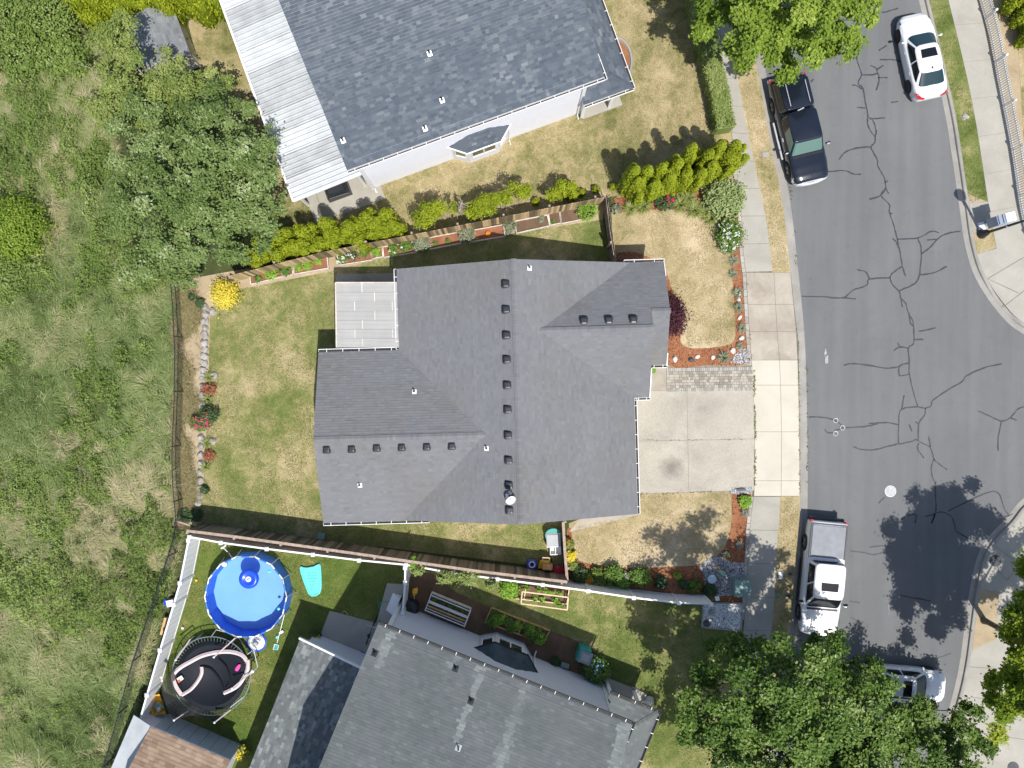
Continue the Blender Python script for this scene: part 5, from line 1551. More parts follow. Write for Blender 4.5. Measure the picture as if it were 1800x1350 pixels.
def sedan(label, loc, rz, paint="car_white", glass="teal_glass", L=4.55, group=None, rim="dark_metal"):
    root = empty("sedan", (loc[0], loc[1], ROAD_Z), label, "car", group, rz=rz)
    mb = MB()
    st = [(-2.28, .58, .62, .66, .42), (-2.24, .70, .80, .86, .30), (-2.05, .83, .93, 1.00, .24), (-1.6, .90, .95, 1.05, .22), (-.8, .91, .93, 1.03, .20), (0, .915, .90, 1.0, .20), (.7, .91, .88, .98, .20), (1.2, .895, .84, .95, .22), (1.75, .85, .74, .84, .22), (2.05, .76, .66, .74, .25), (2.22, .60, .56, .62, .30), (2.28, .45, .50, .54, .36)]
    car_body(mb, st, (-1.36, 1.36), 0.37, 0.31)
    mb.build("body", M[paint], root, smooth=True)
    c = Cabin((-1.92, 1.12), 0.83, 0.93, (-1.0, 0.32), 0.60, 1.36, 0.06, 5.0)
    mb = MB(); c.shell(mb); mb.build("roof", M[paint], root, smooth=True)
    A = c.ang
    c.pane(-A(.90), A(.90), .08, .93).build("windshield", M[glass], root, smooth=True)
    c.pane(math.pi - A(.88), math.pi + A(.88), .12, .90).build("rear_window", M[glass], root, smooth=True)
    for s in (1, -1):
        for f0, f1 in ((.80, .02), (-.04, -.74)):
            c.pane(s * A(f0), s * A(f1), .12, .84, 0.008).build("side_window", M["car_glass"], root, smooth=True)
        mirror(root, .78, s * 1.0, 0.99, paint, s)
        for x in (-1.36, 1.36): wheel(root, x, s * .90, .325, .2, rim, 10, .74)
        mb = MB(); bent_patch(mb, [[(2.14, s * .52, .62), (2.0, s * .66, .70), (1.78, s * .80, .755)], [(2.19, s * .54, .57), (2.06, s * .72, .63), (1.8, s * .852, .70)]]); mb.build("headlight", M["car_black"], root)
        mb = MB(); bent_patch(mb, [[(-2.27, s * .42, .90), (-2.20, s * .62, .955), (-1.98, s * .82, 1.0)], [(-2.31, s * .46, .78), (-2.25, s * .74, .80), (-1.93, s * .915, .90)]]); mb.build("taillight", M["red_lens"], root)
        mb = MB(); mb.bar((.35, s * .922, .80), (.20, s * .922, .80), 0.02, 0.025); mb.build("door_handle", M["chrome"], root)
        mb = MB(); mb.bar((-.75, s * .922, .82), (-.90, s * .922, .82), 0.02, 0.025); mb.build("door_handle", M["chrome"], root)
    zt = 1.36 + .06
    mb = MB(); bent_patch(mb, [[(.12, y, zt - .012 - .05 * (y / .6) ** 2 - .012) for y in (-.40, -.2, 0, .2, .40)], [(-.34, y, zt - .0 - .045 * (y / .6) ** 2 + .004) for y in (-.42, -.2, 0, .2, .42)]])
    so = mb.build("sunroof", M["car_glass"], root)
    so.location.z += 0.012
    mb = MB(); mb.bar((-.85, 0, 1.40), (-.98, 0, 1.47), .03, .05); mb.build("antenna", M["car_black"], root)
    mb = MB(); mb.bar((-2.24, -.3, .66), (-2.24, .3, .66), .03, .11); mb.build("number_plate", M["white"], root)
    return root

def heading(dx, dy): return math.atan2(dy, dx)
sedan("white sedan with dark sunroof parked along the far kerb", (21.57, 17.27), heading(-.208, .978))
sedan("white sedan half hidden under the big street tree, nose to the corner", (20.60, -15.80), math.radians(-5), glass="car_glass")

def pickup(label, loc, rz, L, wb, W, paint, kind):
    root = empty("pickup_truck", (loc[0], loc[1], ROAD_Z), label, "truck", None, rz=rz)
    f, r = wb / 2, -wb / 2
    fe, re = f + 0.92, r - (L - wb - .92)
    w = W / 2
    navy = kind == "canopy"
    hz = 1.12 if not navy else 1.04            # bonnet height
    mb = MB()
    cabf = f - 0.55                            # base of windscreen
    cabr = cabf - (2.45 if not navy else 2.15)
    st = [(re, w * .93, hz - .12, hz - .05, .52), (re + .06, w * .97, hz, hz + .03, .42), (re + .5, w, hz, hz + .03, .38), (cabr, w, hz, hz + .03, .36), (cabf, w, hz - .01, hz + .06, .36), (f + .1, w * .985, hz - .06, hz + .04, .38), (fe - .35, w * .96, hz - .10, hz - .01, .40), (fe - .12, w * .91, hz - .16, hz - .07, .42), (fe - .02, w * .84, hz - .26, hz - .18, .46), (fe, w * .80, hz - .34, hz - .30, .50)]
    car_body(mb, st, (r, f), 0.47, 0.38, 70)
    mb.build("body", M[paint], root, smooth=True)
    zt = 1.90 if not navy else 1.72
    c = Cabin((cabr, cabf + .08), w * .93, hz - .02, (cabr + .10, cabf - (.62 if not navy else .52)), w * .76, zt, .05, 9.0, 0.03)
    mb = MB(); c.shell(mb); mb.build("roof", M[paint], root, smooth=True)
    A = c.ang
    c.pane(-A(.955), A(.955), .06, .90).build("windshield", M["pale_glass" if navy else "car_glass"], root, smooth=True)
    c.pane(math.pi - A(.95), math.pi + A(.95), .30, .88).build("rear_window", M["car_glass"], root, smooth=True)
    for s in (1, -1):
        spl = ((.86, .12), (.04, -.82)) if not navy else ((.86, -.12), (-.22, -.80))
        for f0, f1 in spl:
            c.pane(s * A(f0), s * A(f1), .16, .86, .008).build("side_window", M["car_glass" if not navy else "pale_glass"] if not (navy and f0 < 0) else M["car_glass"], root, smooth=True)
        mirror(root, cabf - .22, s * (w + .17), hz + .12, "car_black" if not navy else paint, s)
        mb = MB(); mb.bar((cabf - .15, s * (w + .18), hz + .2), (cabf - .15, s * (w + .05), hz + .2), .05, .16); mb.build("mirror_cap", M["chrome" if navy else paint], root)
        for x in (r, f): wheel(root, x, s * (w - .02), .395 if not navy else .37, .26, "chrome", 6, .64)
        mb = MB(); mb.tube([(cabr + .1, s * (w + .10), .42), (cabf - .05, s * (w + .10), .42)], .05, 8); mb.build("side_step", M["chrome" if navy else "car_black"], root)
        mb = MB(); bent_patch(mb, [[(fe - .06, s * w * .60, hz - .20), (fe - .12, s * w * .8, hz - .19), (fe - .36, s * w * .955, hz - .12)], [(fe + .0, s * w * .60, hz - .36), (fe - .06, s * w * .85, hz - .36), (fe - .33, s * w * .985, hz - .34)]]); mb.build("headlight", M["clear_lens"], root)
        mb = MB(); mb.bar((re + .02, s * w * .90, hz - .35), (re + .02, s * w * .90, hz - .03), .16, .10); mb.build("taillight", M["red_lens"], root)
        mb = MB(); mb.bar((cabf - 1.05, s * (w + .01), hz - .14), (cabf - .85, s * (w + .01), hz - .14), .03, .04); mb.build("door_handle", M["chrome" if navy else paint], root)
    # bumpers
    mb = MB()
    xs = [(-w * .93, fe - .30), (-w * .80, fe - .02), (-w * .4, fe + .08), (0, fe + .10), (w * .4, fe + .08), (w * .80, fe - .02), (w * .93, fe - .30)]
    for (y0, x0), (y1, x1) in zip(xs[:-1], xs[1:]): mb.bar((x0, y0, .62), (x1, y1, .62), .10, .24)
    mb.build("front_bumper", M["chrome"], root)
    mb = MB(); mb.bar((re - .09, -w * .93, .58), (re - .09, w * .93, .58), .16, .18); mb.build("rear_bumper", M["dark_metal" if not navy else "chrome"], root)
    mb = MB(); mb.bar((fe - .02, -w * .55, hz - .34), (fe - .02, w * .55, hz - .34), .08, .26); mb.build("grille", M["chrome"], root)
    # wipers and bonnet seam
    mb = MB(); mb.bar((cabf + .13, -w * .8, hz + .045), (cabf + .13, w * .8, hz + .045), .10, .03); mb.build("cowl", M["car_black"], root)
    if navy:
        k = Cabin((re + .10, cabr - .05), w * .93, hz, (re + .32, cabr - .05), w * .74, 1.70, .05, 10.0, .03)
        mb = MB(); k.shell(mb); cn = mb.build("canopy", M[paint], root, smooth=True)
        B = k.ang
        k.pane(math.pi - B(.93), math.pi + B(.93), .18, .86).build("canopy_window", M["car_glass"], cn, smooth=True)
        for s in (1, -1):
            k.pane(s * B(.78), s * B(-.78), .22, .84, .008).build("canopy_window", M["car_glass"], cn, smooth=True)
            mb = MB(); mb.bar((re + .55, s * w * .52, 1.775), (cabr - .22, s * w * .52, 1.775), .035, .03); mb.build("roof_rail", M["steel"], cn)
        mb = MB(); mb.bar((re + .13, -.35, 1.62), (re + .13, .35, 1.62), .05, .05); mb.build("brake_lamp", M["clear_lens"], cn)
        mb = MB(); mb.bar((cabf + .15, 0, hz + .062), (fe - .18, 0, hz - .045), .03, .02); mb.build("bonnet_ridge", M[paint], root)
        mb = MB(); mb.bar((cabr + .06, -.18, 1.62), (cabr - .02, .18, 1.62), .05, .05); mb.build("cab_lamp", M["clear_lens"], root)
    else:
        mb = MB(); mb.bar((re + .20, 0, hz + .055), (cabr - .10, 0, hz + .055), w * 1.72, .035); tc = mb.build("bed_cover", M["tonneau"], root)
        for s in (1, -1):
            mb = MB(); mb.bar((re + .12, s * w * .92, hz + .05), (cabr - .06, s * w * .92, hz + .05), .07, .05); mb.build("bed_rail", M["dark_metal"], tc)
        mb = MB(); mb.bar((re + .13, -w * .88, hz + .06), (re + .13, w * .88, hz + .06), .06, .05); mb.build("cover_latch", M["dark_metal"], tc)
        mb = MB(); mb.bar((cabf - 1.32, -.34, zt + .043), (cabf - 1.32, .34, zt + .043), .02, .01)
        mb = MB(); mb.add([(cabf - .98, -.42, zt + .058), (cabf - .98, .42, zt + .058), (cabf - 1.4, .44, zt + .064), (cabf - 1.4, -.44, zt + .064)], [(0, 1, 2, 3)]); mb.build("sunroof", M["car_glass"], root)
        for y in (-.45, -.15, .15, .45):
            mb = MB(); mb.bar((cabr + .3, y, zt + .05 - abs(y) * .02), (cabf - 1.5, y, zt + .05 - abs(y) * .02), .05, .012); mb.build("roof_rib", M[paint], root)
        for s in (1, -1):
            mb = MB(); mb.bar((cabf + .3, s * .42, hz + .055), (fe - .3, s * .5, hz - .012), .06, .03); mb.build("bonnet_ridge", M[paint], root)
            mb = MB(); mb.bar((f + .32, s * (w + .002), hz - .12), (f + .05, s * (w + .002), hz - .12), .015, .05); mb.build("fender_vent", M["car_black"], root)
    return root
pickup("dark navy pickup truck with matching bed canopy parked under the street tree", (15.10, 13.22), heading(.24, -.97), 5.55, 3.45, 1.98, "car_navy", "canopy")
pickup("white crew cab pickup truck with grey bed cover parked by the verge", (16.27, -10.29), heading(-.092, -.996), 5.88, 3.72, 2.0, "car_white", "cover")

# ------------------------------------------------------------------ trees
def L3(x, y, h, rx, ry=None, rz=None):
    p = P(x, y, h); return (p.x, p.y, h, rx, ry or rx, rz or rx * 0.8)

tree("willow_tree", "broad dark silvery green tree beside the metal patio cover", P(370, 330), 0.22,
     [L3(285, 255, 3.6, 2.3, 2.1, 1.9), L3(385, 300, 4.4, 2.9, 2.7, 2.0), L3(330, 370, 4.2, 2.9, 2.6, 2.0), L3(425, 375, 3.2, 2.1, 2.2, 1.7), L3(280, 400, 3.0, 2.2, 2.3, 1.6), L3(350, 430, 2.6, 2.6, 1.6, 1.5), L3(385, 225, 3.0, 1.8, 1.6, 1.4)],
     3400, 20, 0.13, 0.145, "willow", 21, nbranch=10, inner=0.2, boughs=210)
tree("young_tree", "yellow green tree with pale bare twigs beside the grey shed", P(268, 165), 0.12,
     [L3(235, 110, 4.2, 1.9, 2.0, 1.5), L3(190, 130, 3.4, 1.5, 1.9, 1.4), L3(290, 150, 3.6, 1.7, 1.5, 1.3), L3(235, 190, 3.2, 1.8, 1.3, 1.2), L3(375, 135, 2.6, 0.9, 1.0, 0.9), L3(322, 170, 3.2, 1.4, 1.2, 1.2)],
     1300, 17, 0.13, 0.13, "yellowgreen", 22, bark="bark_pale", nbranch=46, inner=0.35, boughs=110)
tree("street_tree", "bright green street tree overhanging the sidewalk beside the navy pickup", P(1318, 92), 0.17,
     [L3(1318, 25, 5.6, 2.1, 2.2, 1.9), L3(1390, 20, 6.2, 2.9, 2.4, 2.2), L3(1460, 15, 5.2, 2.1, 2.0, 1.7), L3(1350, 75, 5.0, 2.0, 1.3, 1.3), L3(1272, 35, 4.6, 1.2, 1.6, 1.4), L3(1420, 70, 4.6, 1.7, 1.2, 1.2), L3(1380, 115, 4.0, 0.8, 0.7, 0.7), L3(1400, -60, 6.5, 3.0, 2.5, 2.0)],
     2300, 20, 0.13, 0.17, "maple", 23, nbranch=16, boughs=150)
tree("street_tree", "large dark green street tree covering the end of the street", P(1398, 1185), 0.24,
     [L3(1392, 1218, 7.8, 3.0, 2.7, 2.2), L3(1300, 1245, 5.4, 2.5, 2.6, 2.0), L3(1470, 1235, 6.6, 2.4, 2.4, 2.0), L3(1555, 1262, 2.5, 1.9, 1.8, .9), L3(1635, 1312, 4.0, 1.9, 2.0, 1.5), L3(1438, 1136, 2.7, .8, .6, .5), L3(1400, 1330, 6.8, 3.4, 2.6, 2.0), L3(1560, 1350, 4.5, 2.5, 2.4, 1.8), L3(1265, 1330, 4.6, 1.6, 2.2, 1.6), L3(1705, 1335, 3.6, 1.5, 1.4, 1.1), L3(1603, 1226, 2.2, 1.2, 1.2, .6), L3(1662, 1275, 2.6, 1.4, 1.3, .8), L3(1300, 1145, 4.2, 1.2, .9, .9), L3(1450, 1400, 7.0, 3.4, 2.6, 2.2)],
     4700, 20, 0.14, 0.165, "darkmaple", 24, nbranch=22, boughs=260)
tree("street_tree", "lime green street tree standing in the corner dirt pit", P(1729, 1091), 0.15,
     [L3(1812, 1165, 7.0, 1.9, 2.3, 2.0), L3(1800, 1090, 6.0, 1.2, 1.4, 1.3), L3(1790, 1240, 5.6, 1.2, 1.7, 1.4), L3(1880, 1120, 6.6, 2.2, 2.4, 2.0), L3(1850, 1240, 6.8, 2.0, 2.0, 1.8), L3(1840, 1020, 5.2, 1.6, 1.4, 1.4), L3(1900, 1180, 8.2, 2.4, 2.4, 2.0), L3(1960, 1150, 6.4, 2.0, 2.4, 1.8)],
     3000, 20, 0.14, 0.17, "lime", 25, nbranch=16, boughs=150)

def hump(name, label, x, y, r, h, n, leaf, mat, seed, cat="bush", group=None, rx=None, ry=None, flowers=()):
    return shrub(name, label, P(x, y), r, h, n, leaf, mat, seed, cat, group, flowers, rx=rx, ry=ry, clump=max(0.08, r * 0.10))
hump("meadow_bush", "round yellow green bush standing alone at the meadow edge", 46, 405, 1.85, 2.2, 6500, 0.13, "maple", 31)
for i, (x, y, r, h, lab) in enumerate(((35, 25, 2.0, 1.8, "leafy bramble thicket in the far upper corner of the meadow"), (105, 45, 1.9, 2.0, "leafy bramble thicket next to the cedar hedge"), (45, 95, 1.7, 1.5, "pale leaved bramble thicket below the corner thicket"), (125, 105, 1.4, 1.5, "bramble thicket touching the yellow green tree"), (10, 445, 1.3, 1.3, "dark bramble mound beside the round meadow bush"))):
    hump("bramble_thicket", lab, x, y, r, h, 3000, 0.15, "bramble", 40 + i, "bramble", "bramble thickets in the meadow")

# ------------------------------------------------------------------ cedars
def cedar(label, base, r, h, seed, group, n=1500, top=0.35, name="arborvitae", mat="cedar", cat="hedge tree", leaf=0.11, z0=0.0, bare=False):
    """columnar evergreen: flat upright sprays over a tapering column"""
    rng = np.random.default_rng(seed)
    base0 = Vector(base)
    root = empty(name, base0, label, cat, group)
    leaders = [(0.0, 0.0, 0.72, 1.0)]
    if h > 1.0:
        a0 = rng.uniform(0, 6.28)
        for q in range(int(rng.integers(2, 5))):
            an = a0 + q * 2.0 + rng.normal(0, .3)
            leaders.append((math.cos(an) * r * .62, math.sin(an) * r * .62, rng.uniform(.42, .60), rng.uniform(.62, .93)))
    Cs, Ns, Ts = [], [], []
    tot = sum(l[2] * l[3] for l in leaders)
    mt, mi = MB(), MB()
    for dx, dy, fr, fh in leaders:
        n1 = int(n * fr * fh / tot); rl, hl = r * fr * 1.12, h * fh
        base = base0 + Vector((dx, dy, 0)); ph = rng.uniform(0, 6.28)
        t = rng.random(n1) ** 0.75
        a = rng.uniform(0, 2 * math.pi, n1)
        fur = np.sin(a * 5 + t * 4 + ph)
        prof = np.minimum(1, (t + 0.25) * 2.2) * np.sqrt(np.clip(1 - (np.clip(t - (1 - top), 0, None) / top) ** 2, 0, 1))
        rr = rl * prof * (1 + 0.16 * fur + .08 * np.sin(t * 23 + a * 2)) * rng.uniform(0.80, 1.05, n1)
        lean = rng.normal(0, 0.03, 2) + np.array([dx, dy]) * .06
        C = np.c_[base.x + np.cos(a) * rr + lean[0] * t * hl, base.y + np.sin(a) * rr + lean[1] * t * hl, base.z + z0 + t * (hl - z0)]
        N = np.c_[np.cos(a), np.sin(a), 0.25 + t * 0.6] + rng.normal(size=(n1, 3)) * 0.35
        m = max(12, n1 // 6)
        aa = rng.uniform(0, 6.28, m); q = np.sqrt(rng.random(m)) * 0.7
        dome = np.c_[base.x + np.cos(aa) * rl * q + lean[0] * hl, base.y + np.sin(aa) * rl * q + lean[1] * hl, base.z + hl - top * hl * .35 * q * q]
        ND = np.c_[np.cos(aa) * q, np.sin(aa) * q, np.full(m, .8)] + rng.normal(size=(m, 3)) * 0.45
        Cs += [C, dome]; Ns += [N, ND]
        Ts += [rng.normal(0.44, 0.2, n1) + .18 * fur + .18 * (t - .5), rng.normal(.62, .18, m)]  # tint darker in furrows and low down: shade put into the colour
        mt.tube([base - Vector((0, 0, .05)), base + Vector((lean[0] * hl * .5, lean[1] * hl * .5, hl * .5)), base + Vector((lean[0] * hl, lean[1] * hl, hl * 0.9))], [0.06, 0.04, 0.012], 5)
        K, Rn = 8, 6; vs = []
        for i in range(Rn):
            tt = i / (Rn - 1) * 0.9
            pr = min(1, (tt + .25) * 2.2) * math.sqrt(max(0, 1 - (max(tt - (1 - top), 0) / top) ** 2)) * 0.7
            for k in range(K):
                an = 2 * math.pi * k / K
                vs.append((base.x + math.cos(an) * rl * pr + lean[0] * tt * hl, base.y + math.sin(an) * rl * pr + lean[1] * tt * hl, base.z + z0 + tt * (hl - z0)))
        mi.add(vs, [(i * K + k, i * K + (k + 1) % K, (i + 1) * K + (k + 1) % K, (i + 1) * K + k) for i in range(Rn - 1) for k in range(K)] + [tuple((Rn - 1) * K + k for k in range(K))], 0.2)  # solid core tinted dark: shade between the sprays put into the colour
    C, N, T = np.concatenate(Cs), np.concatenate(Ns), np.concatenate(Ts)
    sz = leaf * rng.uniform(0.7, 1.5, len(C))
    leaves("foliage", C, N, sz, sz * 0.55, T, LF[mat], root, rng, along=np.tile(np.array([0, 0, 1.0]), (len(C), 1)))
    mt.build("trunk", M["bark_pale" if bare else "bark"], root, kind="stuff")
    mi.build("inner_core", LF[mat], root, smooth=True, kind="stuff")
    return root

# tall front hedge (two staggered rows)
tops_b = [(1117, 300), (1143, 292), (1170, 287), (1196, 282), (1222, 271), (1247, 262), (1272, 253), (1300, 250)]
tops_f = [(1136, 316), (1158, 311), (1182, 307), (1208, 302), (1233, 293), (1257, 286), (1283, 276), (1306, 266)]
for i, (x, y) in enumerate(tops_b):
    h = 4.6 + .25 * math.sin(i * 2.1); cedar(f"{ORD[i]} cedar from the gate end, lawn side of the tall front hedge", Vector((*P(x, y, h)[:2], 0)), .47, h, 100 + i, "cedars of the tall front hedge", n=3000, top=0.6, leaf=.085)
for i, (x, y) in enumerate(tops_f):
    h = 3.9 + .25 * math.sin(i * 1.7); cedar(f"{ORD[i]} cedar from the gate end, garden side of the tall front hedge", Vector((*P(x, y, h)[:2], 0)), .46, h, 116 + i, "cedars of the tall front hedge", n=3000, top=0.6, leaf=.085)
# row behind the garden fence
rh = [(452, 455, 2.6, .50), (470, 462, 2.1, .5), (478, 440, 2.7, .55), (500, 452, 2.3, .55), (512, 432, 2.8, .6), (536, 444, 2.3, .6), (552, 424, 2.9, .65), (572, 436, 2.2, .6), (590, 412, 3.0, .55), (598, 428, 2.2, .55), (628, 412, 2.8, .65), (640, 428, 1.9, .7), (658, 400, 3.0, .6), (672, 418, 2.0, .6), (688, 398, 2.7, .6), (700, 410, 2.1, .62)]
for i, (x, y, h, r) in enumerate(rh):
    cedar(f"{ORD[i]} cedar from the meadow end of the row behind the garden fence", P(x, y), r * .92, h * 1.05, 140 + i, "cedars behind the garden fence", n=2200, top=0.5, leaf=.085)
# thinned cedars with bare trunks further along
def pruned(label, x, y, r, h, seed, dead=False):
    base = P(x, y); rng = np.random.default_rng(seed)
    root = empty("pruned_cedar", base, label, "hedge tree", "pruned cedars behind the garden fence")
    mb = MB(); tops = []
    for k in range(4 if not dead else 9):
        a = rng.uniform(0, 6.28); d = r * rng.uniform(.35, .75); top = base + Vector((math.cos(a) * d, math.sin(a) * d, h * rng.uniform(.75, 1)))
        mb.tube([base + Vector((0, 0, -.05)), base.lerp(top, .5) + Vector((0, 0, .2)), top], [0.065, 0.045, 0.015], 6); tops.append(top)
        for j in range(4 if not dead else 6):
            s = base.lerp(top, rng.uniform(.4, .95)); e = s + Vector((rng.normal(0, .22), rng.normal(0, .22), rng.uniform(.05, .3)))
            mb.tube([s, e], [0.02, 0.006], 4)
    mb.build("trunk", M["bark_pale"], root)
    lob = [(t.x, t.y, t.z, r * .48, r * .48, r * .42) for t in tops]
    if dead: lob = lob[:1]
    C, N, T, _ = crown_points(lob, 60 if not dead else 10, 22, 0.09, rng, -0.6, .3)
    sz = 0.10 * rng.uniform(.7, 1.4, len(C)); leaves("crown", C, N, sz, sz * .6, T, LF["cedar"], root, rng)
for i, (x, y, r, h, lab) in enumerate(((752, 392, .62, 2.2, "first pruned cedar after the full row behind the garden fence"), (783, 385, .62, 2.4, "second pruned cedar, full headed, beside the dead grey one"), (835, 378, .5, 1.9, "pruned cedar just beyond the dead grey one"), (860, 370, .5, 1.9, "pruned cedar in the middle of the thin part of the row"), (884, 366, .5, 2.0, "bushy pruned cedar beside the tall thin trunk"), (912, 352, .55, 2.5, "tall pruned cedar with one long bare trunk"), (975, 346, .5, 1.7, "small pruned cedar standing left of the dense short column"))):
    pruned(lab, x, y, r, h, 160 + i)
pruned("dead grey cedar with bare twigs in the row behind the garden fence", 808, 376, .5, 2.2, 180, True)
cedar("dense short cedar column near the gate end of the garden fence", P(1000, 342), .42, 1.9, 190, "pruned cedars behind the garden fence", n=1300)
for i, (x, y, lab) in enumerate(((941, 357, "tiny cedar seedling at the foot of the garden fence"), (1022, 341, "small cedar seedling right beside the dense short column"), (1047, 336, "small cedar seedling halfway to the gate"), (1077, 330, "lone round cedar seedling just past the fence corner"))):
    cedar(lab, P(x, y), .24, .55, 195 + i, "cedar seedlings by the garden fence", n=260, leaf=.09)
# cedar hedge in the far upper corner
for i in range(9):
    x = 150 + i * 28; y = 8 + (i % 2) * 6 - (8 if i > 5 else 0)
    cedar(f"{ORD[i]} cedar from the meadow end of the hedge behind the grey shed", P(x, y, 0) * 0.965, 0.75, 3.0 + .2 * (i % 3), 210 + i, "cedars behind the grey shed", n=1500, top=.35)
# cedars behind the picket railing
for i, (x, y, h) in enumerate(((1772, 12, 1.9), (1790, 40, 2.0), (1800, 75, 1.9), (1806, 5, 2.1), (1830, 40, 2.2))):
    cedar(f"{ORD[i]} dark cedar from the top behind the white picket railing", P(x, y) , .62, h, 230 + i, "cedars behind the picket railing", n=1300)

def clipped_hedge(name, label, cl, w, h, n, mat, seed, leaf=0.10):
    """box hedge following a centre line"""
    rng = np.random.default_rng(seed)
    root = empty(name, cl[0], label, "hedge")
    d = [0.0]
    for a, b in zip(cl[:-1], cl[1:]): d.append(d[-1] + (b - a).length)
    s = rng.uniform(0, d[-1], n); xs = np.interp(s, d, [p.x for p in cl]); ys = np.interp(s, d, [p.y for p in cl])
    tx = np.interp(s + .1, d, [p.x for p in cl]) - np.interp(s - .1, d, [p.x for p in cl]); ty = np.interp(s + .1, d, [p.y for p in cl]) - np.interp(s - .1, d, [p.y for p in cl])
    l = np.hypot(tx, ty) + 1e-9; nx, ny = -ty / l, tx / l
    face = rng.random(n); q = np.where(face < .55, rng.uniform(-.5, .5, n), np.where(face < .78, -.5, .5)) * w
    z = np.where(face < .55, h, rng.uniform(0.05, h, n)) + rng.normal(0, .035, n) + .05 * np.sin(s * 3)
    q = q + rng.normal(0, .035, n)
    C = np.c_[xs + nx * q, ys + ny * q, z]
    N = np.c_[np.where(face < .55, 0, np.sign(q) * nx), np.where(face < .55, 0, np.sign(q) * ny), np.where(face < .55, 1, .3)] + rng.normal(size=(n, 3)) * .4
    T = rng.normal(.55, .18, n) + .12 * np.sin(s * 1.7) + .1 * np.sin(s * 5 + q * 9)
    sz = leaf * rng.uniform(.6, 1.4, n); leaves("foliage", C, N, sz, sz * .6, T, LF[mat], root, rng)
    mb = MB(); R = offset_line(cl, w * .45); Lf = offset_line(cl, -w * .45)
    mb.prism([(p.x, p.y) for p in Lf + R[::-1]], 0, h - .06); mb.build("inner_core", LF[mat], root)
clipped_hedge("laurel_hedge", "clipped green laurel hedge between the north lawn and the sidewalk", pp([(1192, -120), (1213, -20), (1238, 95), (1258, 180), (1267, 236)]), 0.95, 1.15, 15000, "laurel", 301)

# ------------------------------------------------------------------ meadow
mead = [(p.x, p.y) for p in pp([(-60, 60), (60, 40), (190, 100), (195, 200), (220, 330), (260, 440), (305, 492), (308, 915), (324, 938), (300, 1040), (270, 1140), (236, 1255), (200, 1380), (-60, 1380)])]
rng = np.random.default_rng(77)
x, y = scatter(mead, 400000, rng)
k = len(x)
th = 1.0 + 1.7 * field(x, y, 0.5, 1) + 1.1 * field(x, y, 2.2, 2) + rng.normal(0, .95, k)
D = np.c_[np.cos(th), np.sin(th)]
def brushf(x, y):
    f = 0.8 * field(x, y, 0.62, 12) + 0.5 * field(x, y, 1.7, 13) - 0.15
    for bx, by, r, w in ((165, 745, 2.2, 1.0), (105, 835, 2.4, 1.1), (60, 770, 1.8, .7), (265, 940, 1.5, 1.3), (290, 925, 1.2, 1.3), (210, 890, 1.5, .6), (150, 260, 1.8, .9), (120, 200, 1.8, .9), (60, 190, 1.6, .8), (200, 330, 1.6, .9), (240, 430, 1.6, 1.0), (190, 420, 1.6, .7), (130, 1240, 2.0, .8), (60, 1010, 1.6, .7), (200, 1020, 1.5, .6), (30, 470, 1.5, 1.0), (210, 1130, 1.3, .7), (20, 620, 1.3, .7)):
        p = P(bx, by); f = f + w * np.exp(-((x - p.x) ** 2 + (y - p.y) ** 2) / (r * r))
    return f
brush = brushf(x, y)
clump = field(x, y, 3.4, 4) + 0.6 * field(x, y, 7.0, 14)
mid = field(x, y, 1.5, 21)
hgt = np.clip(0.52 + 0.26 * mid + 0.26 * clump, 0.10, 1.4)
Lb = hgt * rng.uniform(.7, 1.3, k)
hue = field(x, y, 0.45, 5); straw = field(x, y, 0.8, 6) + 0.7 * field(x, y, 2.4, 8)
tint = 0.44 + 0.25 * hue + rng.normal(0, .13, k) + 0.12 * clump + .12 * mid + .12 * field(x, y, 1.1, 31)
st = (straw > 0.55) & (rng.random(k) < 0.7 * np.clip((straw - .5) * 2, 0, 1)); tint[st] = rng.uniform(.70, 1.0, st.sum())
st = rng.random(k) < 0.05; tint[st] = rng.uniform(.75, 1.0, st.sum())
o = blades("meadow_grass", np.c_[x, y, np.zeros(k)], D, Lb, rng.uniform(.010, .026, k), rng.uniform(.40, 1.0, k), tint, LF["meadow"], kind="stuff")
tag(o, "tall wind-combed meadow grass with straw coloured patches", "grass")
# leafy weeds matted through the grass wherever brush takes over
x, y = scatter(mead, 210000, rng)
brush = brushf(x, y)
lump = field(x, y, 2.6, 15) + .6 * field(x, y, 5.5, 16)
keep = (brush + 0.35 * lump + rng.normal(0, .12, len(x)) > 0.34) & (rng.random(len(x)) < 0.8)
x, y, brush, lump = x[keep], y[keep], brush[keep], lump[keep]; k = len(x)
z = np.clip(.35 + .75 * np.clip(brush - .3, 0, 1.2) + .34 * lump, .08, 2.0) * rng.uniform(.5, 1.05, k)
sz = rng.uniform(.07, .17, k)
N = np.c_[rng.normal(0, .55, k), rng.normal(0, .55, k), np.ones(k)]
T = .42 + .20 * lump + rng.normal(0, .15, k) + .20 * field(x, y, .6, 17)
tag(leaves("meadow_weeds", np.c_[x, y, z], N, sz, sz * .5, T, LF["bramble"], None, rng, kind="stuff"), "broad leaved weeds matted through the meadow", "weeds")
